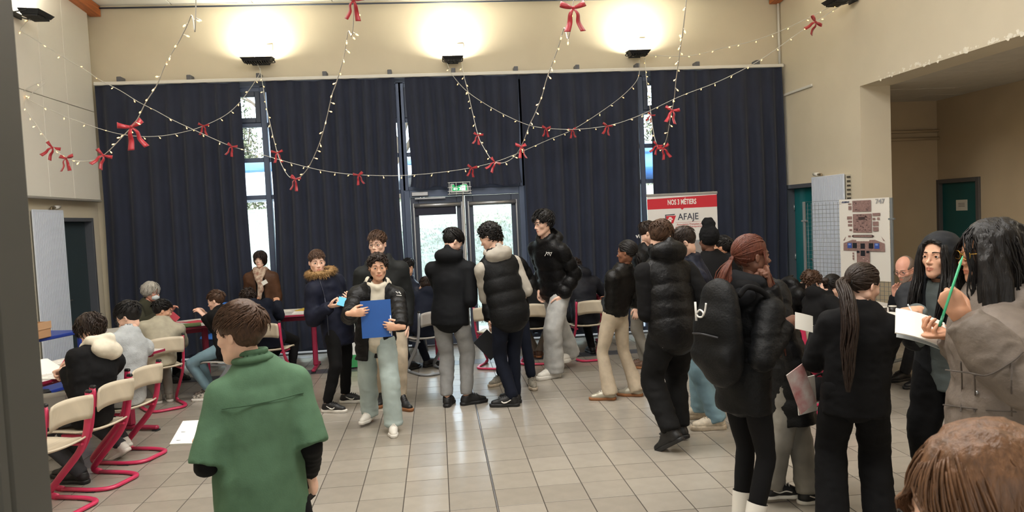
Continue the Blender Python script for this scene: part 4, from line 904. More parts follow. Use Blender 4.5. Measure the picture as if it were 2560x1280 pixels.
        f.plane((0, -.09, -.06), unit((0, .35, -1))); V, Q = f.mesh(); parts.append((rough_up(V, Q, .0015, (90, 90, 90), seed), Q))
    return join(parts)
def tail_mesh(P, r, strands=26, seed=3, wave=.01, rad=.008):
    """bundle of strands following P"""
    rng = np.random.RandomState(seed); C = spline(P, 5); m = len(C); t = np.linspace(0, 1, m); R = np.interp(t, np.linspace(0, 1, len(r)), r)
    T = np.gradient(C, axis=0); T /= np.linalg.norm(T, axis=1)[:, None]; N = np.cross(T, V3(1, .01, .02)); N /= np.linalg.norm(N, axis=1)[:, None]; B = np.cross(T, N)
    out = []
    for _ in range(strands):
        a = rng.uniform(0, 6.28); q = math.sqrt(rng.uniform()); ph = rng.uniform(0, 6.28); w_ = wave*rng.uniform(.3, 1)
        aa = a+w_*60*t+.3*np.sin(ph+t*9); out.append(C+(N*np.cos(aa)[:, None]+B*np.sin(aa)[:, None])*(R*q)[:, None]+N*(w_*np.sin(ph+t*14))[:, None])
    return lock_mesh(np.stack(out), rad, .002, .7, centre=C.mean(0)+V3(0, 5, 0))

# ---- shoes
SHOES = {}
def shoe_parts(kind):
    """toe +y, heel at y=-.10, floor z=0, for the right foot"""
    if kind in SHOES: return SHOES[kind]
    th = {'runner': .034, 'chunky': .042, 'skate': .026, 'boot': .032, 'court': .030}[kind]; wd = {'chunky': 1.12, 'skate': 1.04}.get(kind, 1.0)
    f = Field((-.07, -.13, -.01), (.07, .19, .08), .0065)
    foot = [(0, -.085, th*.5), (-.004, -.02, th*.5), (-.008, .07, th*.5), (-.002, .135, th*.5+.004)]
    f.tube(foot, [.040*wd, .036*wd, .050*wd, .036*wd], .01); f.plane((0, 0, th), (0, 0, 1)); f.plane((0, 0, 0), (0, 0, -1))
    sole = f.mesh()
    f = Field((-.07, -.13, 0), (.07, .19, .19), .0065); hi = .085 if kind not in ('boot',) else .15
    f.tube([(0, -.078, th+.012), (-.002, -.02, th+.022), (-.006, .06, th+.010), (-.002, .122, th+.004)], [.037*wd, .037*wd, .043*wd, .031*wd], .01, flat=((0, 0, 1), .9))
    f.tube([(0, -.068, th+.02), (0, -.060, hi+.02)], [.040, .043 if kind != 'chunky' else .047], .02); f.tube([(0, -.045, hi), (-.002, .045, th+.030)], [.034, .028], .025)
    f.ell((0, -.058, hi+.045), (.034, .036, .040), .008, sub=True)
    f.plane((0, 0, th-.006), (0, 0, -1)); f.plane((0, -.05, hi+.014), unit((0, -.18, 1)))
    up = f.mesh()
    b = MB(); n = 5 if kind != 'boot' else 7
    for i in range(n):
        t = i/(n-1); y = .055-t*.082; z = th+.062+t*(hi-.056)*.72; w_ = .022+.004*t
        z2 = z-.016; b.tube([(-w_-.004, y-.006, z2), (-.008, y, z+.004), (.008, y, z+.004), (w_, y-.006, z2)], .0032, 5)
    b.tube(spline([(0, -.03, hi+.002), (-.022, -.018, hi+.012), (-.032, .0, hi-.004), (-.03, .012, hi-.014)], 4), .0025, 5)
    b.tube(spline([(0, -.03, hi+.002), (.022, -.012, hi+.010), (.03, .004, hi-.006)], 4), .0025, 5)
    SHOES[kind] = (sole, up, b); return SHOES[kind]
SHOE_ME = {}
def shoe(parent, kind, M4, mats, side, logo=None, lg=None):
    """mats: upper, sole, laces"""
    key = (kind, mats[0].name, mats[1].name, mats[2].name)
    if key not in SHOE_ME:
        so_, up_, la = shoe_parts(kind); SHOE_ME[key] = (mesh_np('shoe', up_[0], up_[1], mats[0]), mesh_np('sole', so_[0], so_[1], mats[1]), la.mesh('laces', mats[2], True))
    u, s, l = SHOE_ME[key]; o = ob('shoe', u, parent); o.matrix_local = Matrix(M4.tolist()) @ Matrix.Diagonal((side, 1, 1, 1))
    ob('sole', s, o); ob('laces', l, o)
    if logo:
        for e in (-1, 1):
            if (logo, lg.name, e) not in SHOE_ME:
                b = MB()
                if logo == 'tick': b.tube(spline([(e*.041, .052, .060), (e*.046, .030, .046), (e*.044, .0, .050), (e*.042, -.045, .074)], 5), np.array([.002]+[.006]*5+[.007]*5+[.0045]*4+[.001]), 5)
                else: b.tube(spline([(e*.046, .06, .048), (e*.046, .02, .058), (e*.042, -.02, .048), (e*.041, -.06, .062)], 5), .0042, 5)
                SHOE_ME[(logo, lg.name, e)] = b.mesh('side_stripe', lg, True)
            ob('side_stripe', SHOE_ME[(logo, lg.name, e)], o)
    return o

# ---- the figure
def ik(a, c, l1, l2, pole):
    d = c-a; L = np.linalg.norm(d); mx = (l1+l2)*.998
    if L > mx: c = a+d*mx/L; d = c-a; L = mx
    L = max(L, abs(l1-l2)+.01); x = (L*L+l1*l1-l2*l2)/(2*L); h = math.sqrt(max(l1*l1-x*x, 0)); u = unit(d); p = pole-u*(pole @ u)
    return a+u*x+unit(p)*h, c
def frame(y, z):
    """rotation whose columns are x, y, z axes"""
    y = unit(y); x = unit(np.cross(y, z)); return np.stack([x, y, np.cross(x, y)], 1)
def mat4(R, t): m = np.eye(4); m[:3, :3] = R; m[:3, 3] = t; return m
SKIN = {'fair': (230, 188, 166), 'pale': (232, 194, 174), 'tan': (196, 144, 114), 'olive': (214, 166, 138), 'brown': (130, 86, 64), 'dark': (116, 78, 62), 'pink': (214, 158, 138)}
def person(label, H, face, head, feet=None, pelvis=None, chest=None, hyaw=None, hpitch=0, hroll=0, hunch=0.0, arms=None, skin='fair', tops=(), pants=None, shoes=None, hair=None, hairmat=None,
           fem=False, hk=None, glasses=None, legs=None, res=1.0, extra=None, eyeb=True, group=None, girth=1.0, shw=1.0, foot_yaw=None, knee=None, hs=1.0, shift=(0, 0, 0), seat=None):
    """all positions are world metres; headings in degrees, 0 = away from the camera, 90 = to the right"""
    dist = float(np.linalg.norm(np.asarray(head, float)-CAM)); cl = lambda v, a, b: max(a, min(b, v*dist*res)); hres = cl(.00092, .0042, .0095)
    head = np.asarray(head, float); feet = [np.asarray(f, float) for f in feet]
    if pelvis is None: pelvis = (feet[0]+feet[1])/2; pelvis = V3(pelvis[0], pelvis[1], .525*H)
    pelvis = np.asarray(pelvis, float); loc = V3(pelvis[0], pelvis[1], 0)
    a = math.radians(face); Rw = np.array([[math.cos(a), -math.sin(a), 0], [math.sin(a), math.cos(a), 0], [0, 0, 1]])   # world -> local
    L = lambda p: Rw @ (np.asarray(p, float)-loc); LV = lambda v: Rw @ np.asarray(v, float)
    P0 = L(pelvis); HD = L(head); feetL = [L(f) for f in feet]
    sp = HD-P0; ratio = np.clip(np.linalg.norm(sp)/(.405*H), .78, 1.12); up = unit(sp); fwd = V3(0, 1, 0); fwd = unit(fwd-up*(fwd @ up)); rt = np.cross(fwd, up)
    ch = LV(heading(chest if chest is not None else face)); chf = unit(ch-up*(ch @ up)); chr_ = np.cross(chf, up)
    NB = P0+up*.310*H*ratio-fwd*hunch; SC = P0+up*.256*H*ratio-fwd*hunch*.9; WA = P0+up*.10*H*ratio-fwd*hunch*.35; CHS = P0+up*.185*H*ratio-fwd*hunch*.8
    sf = LV(shift); NB = NB+sf*.8; SC = SC+sf; CHS = CHS+sf*.8; WA = WA+sf*.4
    s = H/1.7; sw = .108*H*shw*(.94 if fem else 1)
    SH = [SC+chr_*sw-up*.010*H, SC-chr_*sw-up*.010*H]                                    # right, left
    HJ = [P0+rt*.052*H, P0-rt*.052*H]
    # legs
    kn, an, ftM = [], [], []
    for i in range(2):
        fy = math.radians((foot_yaw[i] if foot_yaw else face)-face); fd = V3(math.sin(fy), math.cos(fy), 0); pit = 0.0
        f_ = feetL[i]; z0 = f_[2]; lift = legs[i] if legs else 0.0       # toe-down pitch
        c, sn = math.cos(lift), math.sin(lift); fd3 = fd*c+V3(0, 0, -sn); upf = fd*sn+V3(0, 0, c)
        A = f_-fd3*.055*s+upf*.085*s; pole = LV(knee[i]) if knee else fwd+V3(0, 0, .15)+rt*(.12 if i == 0 else -.12)
        k_, A = ik(HJ[i], A, .245*H, .245*H, pole); kn.append(k_); an.append(A)
        R = frame(fd3, upf); ftM.append(mat4(R*(H/1.7)*.98, A+fd3*.055*s-upf*.085*s))
    # arms
    el, wr, hM = [], [], []
    arms = arms or {}
    for i, sd_ in enumerate(('R', 'L')):
        sg = 1 if i == 0 else -1; q = arms.get(sd_) or {}
        tgt = L(q['at']) if 'at' in q else SH[i]+V3(sg*.035, .045, -.60*s)
        pole = LV(q['pole']) if 'pole' in q else -chf*.45+chr_*sg*.30-up*1.0
        if q.get('table'): pole = -unit(ch*V3(1, 1, 0))-V3(0, 0, .75)+chr_*sg*.30*q['table']; tgt = tgt+V3(0, 0, .03)
        bk = .055*s; w_ = tgt-unit(tgt-SH[i])*bk if 'fd' not in q else tgt-unit(LV(q['fd']))*bk
        e_, w_ = ik(SH[i], w_, .172*H, .158*H, pole); el.append(e_); wr.append(w_)
        fd = LV(q['fd']) if 'fd' in q else unit(w_-e_); pn = LV(q['palm']) if 'palm' in q else -chr_*sg*.8+chf*.2-up*.2
        R = frame(fd, -unit(pn)); hM.append((mat4(R*(H/1.7)*.98, w_), q.get('pose', 'relax')))
    # head frame
    hy = math.radians((hyaw if hyaw is not None else face)-face); Rz = np.array([[math.cos(-hy), -math.sin(-hy), 0], [math.sin(-hy), math.cos(-hy), 0], [0, 0, 1]])
    cp, spi = math.cos(math.radians(hpitch)), math.sin(math.radians(hpitch)); Rx = np.array([[1, 0, 0], [0, cp, -spi], [0, spi, cp]])
    cr, sr = math.cos(math.radians(hroll)), math.sin(math.radians(hroll)); Ry = np.array([[cr, 0, sr], [0, 1, 0], [-sr, 0, cr]]); RH = Rz @ Rx @ Ry
    hsc = H*.136/.23*hs*(1.0 if H > 1.5 else 1.03); HT = lambda V: V @ RH.T*hsc+HD
    # --- body: one mesh
    sk = skin_mat(SKIN[skin] if isinstance(skin, str) else skin); c0 = SKIN[skin] if isinstance(skin, str) else skin
    lp = M('lips_%d_%d_%d' % c0, (int(c0[0]*.90), int(c0[1]*.76), int(c0[2]*.75)), .4); hk = hk or {}
    hv, hq, hmi = head_mesh(hres, hsc, female=fem, **hk); hv = hv/hsc
    # bend the neck towards the body
    hv = HT(hv); n0, n1 = HT(np.array([(0, -.012, -.040), (0, -.016, -.080)])); fn_ = Field(np.min([n0, n1, NB], 0)-.09, np.max([n0, n1, NB], 0)+.09, .011); rn = .047*hsc*(1 if not fem else .88)
    fn_.tube([n0, n1*.5+NB*.5, NB-up*.045], [rn*.94, rn*.96, rn*1.14], .01); nv, nq = fn_.mesh()
    allp = [P0, NB]+SH+el+wr+kn+an; lo = np.min(allp, 0)-.15; hi = np.max(allp, 0)+.12; f = Field(lo, hi, .030)
    f.tube([P0-up*.03, WA, CHS, SC, NB], [.13*s, .115*s, .135*s, .115*s, .05*s], .03, flat=(fwd, .62))
    for i in range(2):
        f.tube([SC, SH[i]], [.07*s, .05*s], .03); f.tube([SH[i], el[i], wr[i]], [.048*s, .038*s, .026*s], .02)
        f.tube([HJ[i], kn[i], an[i]], [.08*s, .05*s, .034*s], .03)
    f.tube([NB-up*.05, NB+(HD-NB)*.35], [.05*s, .045*s], .02)
    seat_cut(f, dict(seat=seat, L=L, LV=LV)); bv, bq = f.mesh(); parts = [(hv, hq), (nv, nq), (bv, bq)]; mi = list(hmi)+[0]*(len(bq)+len(nq))
    for i, (m4, ps) in enumerate(hM):
        v, q = hand(ps, dist > 5.5 or res > 1.2); v = v.copy()
        if i == 1: v[:, 0] *= -1; q = q[:, ::-1]
        v = v @ m4[:3, :3].T+m4[:3, 3]; parts.append((v, q)); mi += [0]*len(q)
    V, Q = join(parts); bm = [sk, lp]
    if hk.get('beard'): bm.append(hk['beard'])
    root = ob('person', mesh_np('person', V, Q, bm, mi), loc=loc, rot=(0, 0, -a), label=label, cat='person', group=group)
    # --- eyes, brows
    if eyeb:
        for e in (-1, 1):
            o = ob('eye', EYE, root); o.matrix_local = Matrix(mat4(RH*hsc*1.02, HD+(V3(e*.031, .0725, -.003) @ RH.T)*hsc).tolist())
        b = [MB(), MB()]
        for j, e in enumerate((-1, 1)):
            Pb = [(e*.014, .0900, .0195), (e*.028, .0885, .0225), (e*.044, .0755, .0195), (e*.050, .068, .015)]; Pb = HT(spline(Pb, 4)); b[j].tube(Pb, np.linspace(.0034 if not fem else .0030, .0014, len(Pb))*hsc, 6)
            b[j].build('eyebrow', hairmat or MATS['hair_black'], root, True)
    # --- hair
    if hair:
        st = dict(hair); hv_, hq_ = hair_make(st.pop('style'), res=cl(.00095, .005, .010), ns=max(.36, min(1, 5.0/(dist*res))), **st); ob('hair', mesh_np('hair', HT(hv_), hq_, hairmat), root)
    J = dict(P0=P0, HD=HD, NB=NB, SC=SC, WA=WA, CHS=CHS, SH=SH, HJ=HJ, kn=kn, an=an, el=el, wr=wr, up=up, fwd=fwd, rt=rt, chf=chf, chr=chr_, s=s, H=H, HT=HT, RH=RH, hsc=hsc, root=root, L=L, LV=LV, hM=hM, cl=cl, seat=seat)
    # --- clothes
    for i, tp in enumerate(tops): garment(J, tp, res, girth, seed=i+int(H*1000))
    if pants: trousers(J, pants, res, girth)
    if shoes:
        for i in range(2): shoe(root, shoes[0], ftM[i], shoes[1], 1 if i == 0 else -1, *(shoes[2:]))
    if glasses:
        g = MB(); r_ = .0016
        for e in (-1, 1):
            cx = e*.032; ring = [(cx+.022*math.copysign(abs(math.cos(t))**.7, math.cos(t)), .1015-.10*max(0, abs(cx+.022*math.cos(t))-.03), -.004+.0165*math.copysign(abs(math.sin(t))**.7, math.sin(t))) for t in np.linspace(0, 2*math.pi, 18, endpoint=False)]
            g.tube(HT(np.array(ring)), r_*hsc, 5, closed=True); g.tube(HT(np.array([(e*.054, .099, .002), (e*.072, .075, .002), (e*.084, -.004, .000), (e*.082, -.02, -.012)])), r_*hsc, 5)
        g.tube(HT(np.array([(-.010, .1015, -.001), (0, .1035, .001), (.010, .1015, -.001)])), r_*hsc, 5); g.build('glasses', glasses, root, True)
    if extra: extra(J)
    return J
def seat_cut(f, J):
    """flatten the underside of a sitter on the chair seat"""
    if J.get('seat'):
        x, y, fa, z = J['seat']; c = J['L']((x, y, 0)); d = unit(J['LV'](heading(fa))); R = np.stack([np.cross(d, V3(0, 0, 1)), d, V3(0, 0, 1)]); f.box(c+d*.005+V3(0, 0, z-.045), (.215, .225, .052), .006, R, .004, sub=True)
def garment(J, tp, res=1.0, girth=1.0, seed=0):
    g = tp.get; s = J['s']; t = g('t', .015); P0, up, fwd, SC, NB, WA, CHS, SH, el, wr, chf = [J[k] for k in ('P0', 'up', 'fwd', 'SC', 'NB', 'WA', 'CHS', 'SH', 'el', 'wr', 'chf')]
    hem = g('hem', .08)*s; rings = g('rings'); wd = g('w', 1.0)*girth; rs = J['cl'](.0022, .0092, .020)*g('rk', 1)
    hemdir = -unit(up*.35+V3(0, 0, .65)) if g('drop', True) else -up; HB = P0+hemdir*hem
    allp = [HB, NB+up*.05, J['HD']]+SH+([] if not g('sleeves', True) else el+wr); pad = .22+t; f = Field(np.min(allp, 0)-pad, np.max(allp, 0)+pad, rs)
    rh = g('hr', .156)*s*wd+t; rw = g('wr', .140)*s*wd+t; rc = g('cr', .152)*s*wd+t
    pts = [SC+up*.008, CHS, WA, P0, HB] if hem > .03 else [SC+up*.008, CHS, WA, HB]; rr = [.118*s*wd+t, rc, rw, rh, rh*g('flare', 1.0)] if hem > .03 else [.118*s*wd+t, rc, rw, rh]
    f.tube(pts, rr, .03, rings, flat=(chf, g('depth', .70)), cut1=True)
    f.tube([NB+up*g('collar', .015), SC-up*.02], [.054*s+t*.5, .095*s+t*.8], .05, flat=(chf, .85))
    for i in range(2): f.tube([SC+up*.004+(SH[i]-SC)*.25, SH[i]-up*.004], [.062*s+t*.7, (.046*s+min(t, .034))], .05)
    if g('sleeves', True):
        ts = t if t < .03 else .03+(t-.03)*.4; u = g('ur', .052)*s+ts; e_ = g('er', .045)*s+ts; c_ = g('cuffr', .036)*s+ts*.7; bl = g('blouse', .0)
        for i in range(2):
            d = unit(wr[i]-el[i]); W = wr[i]+d*g('cuff', .0)*s
            if g('slen', 1.0) < 1: W = el[i]+(wr[i]-el[i])*max(0, g('slen')*2-1); 
            if g('slen', 1.0) <= .5: f.tube([SH[i], SH[i]+(el[i]-SH[i])*g('slen')*2], [u, e_], .03, rings, cut1=True)
            else: f.tube([SH[i], el[i], el[i]+(W-el[i])*.75, W], [u, e_, (e_+c_)*.5+bl, c_], .025, rings, cut1=True)
    elif g('armhole', True):
        for i in range(2): f.plane(SH[i]+unit(SH[i]-SC)*g('armcut', .004)*s, unit(unit(SH[i]-SC)+up*.25))
    hd = g('hood'); HDp = J['HD']
    if hd == 'down':
        c = NB-chf*.075*s+up*g('hu', 0)*s; NBo = NB; NB = NB+up*g('hu', 0)*s; A = np.stack([J['chr'], chf, up]); f.ell(c-up*.020, V3(.134, .084, .074)*s+t*.3, .03, A); hood_sub = (c+up*.050*s+chf*.026*s, V3(.100, .066, .066)*s, A)
        f.tube([NB+J['chr']*.085*s+up*.03, NB-chf*.10*s+up*.055, NB-J['chr']*.085*s+up*.03], [.030*s, .040*s, .030*s], .02)
        f.tube([NB+J['chr']*.085*s+up*.03, NB+J['chr']*.07*s+chf*.05*s, NB+chf*.085*s-up*.03], [.030*s, .026*s, .018*s], .02); f.tube([NB-J['chr']*.085*s+up*.03, NB-J['chr']*.07*s+chf*.05*s, NB+chf*.085*s-up*.03], [.030*s, .026*s, .018*s], .02); NB = NBo
    if hd == 'up':
        RH, hsc = J['RH'], J['hsc']; c = J['HT'](np.array([(0, -.022, .020)]))[0]; A = RH.T
        f.ell(c, V3(.108, .118, .122)*hsc, .03, A); f.tube([J['HT'](np.array([(0, -.03, -.05)]))[0], NB], [.098*hsc, .10*s], .04)
        f.ell(J['HT'](np.array([(0, .125, -.020)]))[0], V3(.074, .135, .106)*hsc, .012, A, sub=True)
    if g('ring'):
        n_ = 14; f.tube([NB+up*.02+(J['chr']*math.cos(q)+chf*math.sin(q))*.072*s for q in np.linspace(0, 2*math.pi, n_)], g('ring')*s, .012)
    if g('open'):
        ow = g('open'); c = (SC+HB)/2+chf*.22*s; hL = np.linalg.norm(SC-HB)/2+.12; R = np.stack([J['chr'], chf, np.cross(J['chr'], chf)]); f.box(c+np.array(g('osh', (0, 0, 0))), (ow, .20*s, hL), .01, R, .01, sub=True)
    if hd == 'down': f.ell(hood_sub[0], hood_sub[1], .012, hood_sub[2], sub=True)
    # neck opening
    nk = NB+(HDp-NB)*.35
    if hd != 'up': f.tube([NB-up*.01+chf*.005, NB+(HDp-NB)*.55+chf*.012], [g('neck', .056)*s, g('neck', .056)*s*1.25], .008, sub=True)
    seat_cut(f, J)
    V, Q = f.mesh(); n = g('noise', .005); fr = np.asarray(g('fr', (9, 9, 16)))
    if n: V = rough_up(V, Q, n, fr, seed); V = rough_up(V, Q, n*.5, fr*2.3, seed+9, True)
    V = relax(V, Q, 1, .3); o = ob(g('name', 'jacket'), mesh_np(g('name', 'jacket'), V, Q, g('m')), J['root'])
    if g('label'): o['label'] = g('label')
    J.setdefault('tops', []).append((V, Q)); return o
def trousers(J, p, res=1.0, girth=1.0):
    g = p.get; s = J['s']; P0, up, fwd, HJ, kn, an = [J[k] for k in ('P0', 'up', 'fwd', 'HJ', 'kn', 'an')]; rs = J['cl'](.0028, .0125, .024)
    allp = [P0+up*.12]+HJ+kn+an; f = Field(np.min(allp, 0)-.2, np.max(allp, 0)+.2, rs); hw = g('hip', .138)*s*girth
    f.tube([P0+up*.10*s, P0+up*.02, P0-V3(0, 0, .02)], [hw*.80, hw*.93, hw*.92], .03, flat=(fwd, .66), cut0=True)
    th, k_, a_ = g('th', .085)*s*girth, g('kn', .062)*s, g('ank', .050)*s
    for i in range(2):
        d = unit(an[i]-kn[i]); E = an[i]+d*g('low', .02)*s; K = kn[i]; mid = K+(E-K)*.55
        f.tube([HJ[i]-V3(0, 0, .0), HJ[i]+(K-HJ[i])*.5, K, mid, E], [th, (th+k_)*.52, k_, g('calf', (g('kn', .062)+g('ank', .05))/2)*s, a_], .02, cut1=True)
        if g('cuffed'): f.tube([E-d*.05*s, E], [a_*1.0+.004, a_*.86], .006, cut1=True)
    seat_cut(f, J); V, Q = f.mesh(); n = g('noise', .006); fr = np.asarray(g('fr', (7, 7, 14)))
    if J.get('seat'): n *= .5
    V = rough_up(V, Q, n, fr, 3+int(J['H']*997)); V = rough_up(V, Q, n*.5, fr*2.2, 17, True)
    lowz = np.clip((.22-V[:, 2])/.2, 0, 1)*g('bunch', .0)
    if g('bunch'): V = V+vnormals(V, Q)*(lowz*np.sin(V[:, 2]*110+3*vnoise(V*8, 4)))[:, None]
    ob('trousers', mesh_np('trousers', relax(V, Q, 1, .3), Q, g('m')), J['root'])
def surf(J, layer, org, d):
    """first hit of a ray on a clothing layer (local)"""
    V, Q = J['tops'][layer]; r_ = V-org; t = r_ @ d; off = np.linalg.norm(r_-t[:, None]*d, axis=1); m = (off < .02) & (t > 0); return org+d*(t[m].max() if m.any() else .2)
# ------------------------------------------------------------------ the people
M('hair_black', (20, 17, 17), .42, var=.35, scale=1.0, stretch=(120, 120, 16), bump=.35, bscale=1.6, spec=.35); M('hair_dark', (40, 28, 22), .42, var=.35, scale=1.0, stretch=(120, 120, 16), bump=.35, bscale=1.6, spec=.35); M('hair_brown', (74, 52, 38), .45, var=.35, scale=1.0, stretch=(120, 120, 16), bump=.35, bscale=1.6, spec=.35); M('hair_light', (104, 74, 52), .45, var=.35, scale=1.0, stretch=(120, 120, 16), bump=.35, bscale=1.6, spec=.35)
M('hair_grey', (176, 172, 164), .5, var=.2, scale=1.0, stretch=(120, 120, 16), bump=.35, bscale=1.6, spec=.35); M('hair_auburn', (88, 44, 30), .5, var=.4, scale=1.0, stretch=(120, 120, 16), bump=.35, bscale=1.6, spec=.35); M('hair_greyshort', (112, 98, 88), .7, var=.2, scale=1.0, stretch=(120, 120, 16), bump=.35, bscale=1.6, spec=.35)
HB, HD_, HBR, HL = MATS['hair_black'], MATS['hair_dark'], MATS['hair_brown'], MATS['hair_light']
def C(n, rgb, rough=.85, **k): return M(n, rgb, rough, spec=.22, var=k.pop('var', .12), scale=k.pop('scale', 14), bump=k.pop('bump', .10), bscale=k.pop('bscale', 260), **k)
BLKJ = C('black_jersey', (13, 13, 15)); BLKN = C('black_nylon', (11, 12, 14), .55, bscale=90, bump=.25); BLKS = C('black_shiny_nylon', (12, 12, 14), .42, bscale=60, bump=.35); NAVN = C('navy_nylon', (16, 22, 40), .45, bscale=80, bump=.2)
NAVJ = C('navy_jersey', (17, 22, 36)); NAVP = C('navy_parka_cloth', (19, 23, 40), .7); BLKL = C('black_leather', (14, 13, 13), .35, bscale=120, bump=.3); BRL = C('brown_leather', (80, 54, 38), .5, bscale=90, bump=.3, var=.22, scale=9)
GRYM = C('grey_marl', (138, 138, 138)); LGRY = C('light_grey_marl', (174, 174, 172)); FLE = C('grey_fleece', (170, 174, 176), .95, bscale=120, bump=.5); BEI = C('beige_sweat', (168, 162, 144)); CREAMJ = C('cream_jersey', (216, 208, 190))
GRN = C('sage_green_cotton', (82, 112, 88), .85, bscale=180); JEA = C('light_jeans', (164, 178, 176), .85, var=.18, scale=5); JBL = C('blue_jeans', (116, 144, 156), .85, var=.18, scale=6); JGR = C('grey_jeans', (124, 120, 112), .85, var=.18, scale=6); DGR = C('dark_grey_trousers', (60, 62, 66)); BEP = C('oatmeal_jersey', (184, 170, 150)); TAU = C('taupe_nylon', (112, 102, 94), .55, bscale=60, bump=.3); OLV = C('olive_jacket', (58, 58, 46)); CHAR = C('charcoal_quilt', (32, 34, 38), .7)
SW = M('shoe_white', (222, 218, 210), .5); SB = M('shoe_black', (20, 20, 22), .5); SBG = M('shoe_beige', (176, 162, 142), .55, var=.2, scale=40); SGR = M('shoe_grey', (128, 122, 110), .6, var=.3, scale=50); SBR = M('shoe_brown', (92, 66, 50), .6); GUM = M('gum_sole', (140, 92, 56), .7); SOCK = M('white_sock', (216, 212, 204), .9)
FRM = M('spectacle_frame', (26, 22, 22), .35)
def W(J, p): o = J['root']; a = -o.rotation_euler[2]; c, s_ = math.cos(a), math.sin(a); return V3(o.location[0]+p[0]*c+p[1]*s_, o.location[1]-p[0]*s_+p[1]*c, p[2])
def piece(J, name, fill, lo, hi, res, m, noise=0, fr=(20, 20, 20), label=None):
    f = Field(lo, hi, res); fill(f); V, Q = f.mesh()
    if noise: V = rough_up(V, Q, noise, fr, 3)
    o = ob(name, mesh_np(name, V, Q, m), J['root'])
    if label: o['label'] = label
    return o
def hood_piece(m, name='hood', sc=1.0, res=.009):
    def fn(J):
        NB, up, chf, cr, s = J['NB'], J['up'], J['chf'], J['chr'], J['s']
        def fill(f):
            A = np.stack([cr, chf, up]); f.ell(NB-chf*.092*s-up*.035, V3(.138, .074, .080)*s*sc, .03, A); k = .092*s
            f.tube([NB+cr*k+up*.03-chf*.02, NB-chf*.115*s+up*.05, NB-cr*k+up*.03-chf*.02], [.034*s, .042*s, .034*s], .02)
            for e in (-1, 1): f.tube([NB+e*cr*k+up*.03-chf*.02, NB+e*cr*.082*s+chf*.05*s, NB+chf*.098*s-up*.03], [.034*s, .028*s, .018*s], .02)
        piece(J, name, fill, NB-.28, NB+.28, res, m, .004, (14, 14, 20))
    return fn
def stroke(J, name, pts, r, m):
    """embroidered line on the cloth (local points)"""
    b = MB(); b.tube(pts, r, 5); return b.build(name, m, J['root'])
def on_cloth(J, layer, px_, py_, d=.004):
    """local point where the camera ray through a pixel meets a clothing layer"""
    V, Q = J['tops'][layer]; o = J['L'](CAM); dr = unit(J['LV'](ray(px_, py_))); r_ = V-o; t = r_ @ dr; off = np.linalg.norm(r_-t[:, None]*dr, axis=1); m = off < .014
    if not m.any(): m = off <= off.min()+.006
    return o+dr*(t[m].min()-d)
def scribble(J, layer, name, pix, r, m):
    return stroke(J, name, [on_cloth(J, layer, x, y) for x, y in pix], r, m)
LOGO = M('white_embroidery', (226, 224, 220), .7)
pf = lambda *a: pz(*a)
# ---------------- left tables
P1 = person('boy in black jacket with cream hood, writing at the long left table', 1.70, 290, py(228, 826, 6.05), seat=(-2.65, 5.845, 287, 0.44), feet=[(-2.90, 6.02, 0), (-2.80, 5.86, 0)], pelvis=(-2.64, 5.85, .552), hyaw=276, hpitch=-34, hunch=.05, foot_yaw=[280, 285],
  arms={'L': dict(at=pz(152, 936, .83), table=1, pose='write', palm=(0, -.2, -1), fd=(-.8, .3, -.25)), 'R': dict(table=.1, at=(-2.93, 6.24, .84), pose='relax', palm=(0, 0, -1), fd=(-.8, .1, -.1))},
  tops=[dict(m=BLKJ, t=.026, hem=.06, noise=.007)], pants=dict(m=DGR), shoes=('runner', (SB, SB, SB)), hair=dict(style='wavy', seed=3, L=.10, curl=.007), hairmat=HD_, skin='fair', extra=hood_piece(CREAMJ))
P2 = person('boy in glasses and light grey fleece seated at the long left table', 1.72, 288, py(322, 792, 6.65), seat=(-2.65, 6.45, 287, 0.44), feet=[(-2.74, 6.58, .02), (-2.70, 6.42, .02)], pelvis=(-2.63, 6.46, .552), hyaw=278, hpitch=-26, hunch=.01, foot_yaw=[300, 290], legs=[.5, .5],
  arms={'L': dict(at=pz(262, 862, .84), table=.25, pose='relax', palm=(0, 0, -1)), 'R': dict(at=pz(290, 842, .84), table=1, pose='relax', palm=(0, 0, -1))}, tops=[dict(m=FLE, t=.028, hem=.06, ring=.020, collar=.05, noise=.006)], pants=dict(m=DGR), shoes=('court', (SW, SW, SW)),
  hair=dict(style='short', seed=5, n=420, L=.085, lift=.026, top=.024, side=.010, FL=.06), hairmat=HB, skin='fair', glasses=FRM)
P3 = person('boy in beige sweatshirt turning to the right beside the masked woman', 1.58, 332, py(406, 776, 8.5), seat=(-3.0, 8.26, 325, 0.44), feet=[(-3.03, 8.56, 0), (-3.14, 8.50, 0)], pelvis=(-2.99, 8.25, .54), hyaw=62, hpitch=-14, hunch=.0, foot_yaw=[340, 330],
  arms={'R': dict(at=py(436, 802, 8.80), pose='grip', palm=(-1, 0, 0), fd=(0, .2, 1)), 'L': dict(at=(-3.24, 8.52, .80), pose='relax', palm=(0, 0, -1))}, tops=[dict(m=BEI, t=.022, hem=.07, noise=.006, name='sweatshirt')], pants=dict(m=JGR), shoes=('court', (SGR, SW, SW)),
  hair=dict(style='short', seed=6, n=420, L=.08, lift=.024, top=.022), hairmat=HB, skin='olive', res=1.2)
def mask(J):
    b = [(0, .118, -.028), (0, .122, -.055), (0, .110, -.098)]
    def fill(f): f.ell((0, .050, -.062), (.062, .062, .046), .01); f.plane((0, .045, 0), (0, -1, 0))
    f = Field((-.08, .0, -.13), (.08, .14, .0), .006); fill(f); V, Q = f.mesh(); ob('face_mask', mesh_np('face_mask', J['HT'](V), Q, M('mask_white', (214, 224, 228), .8)), J['root'])
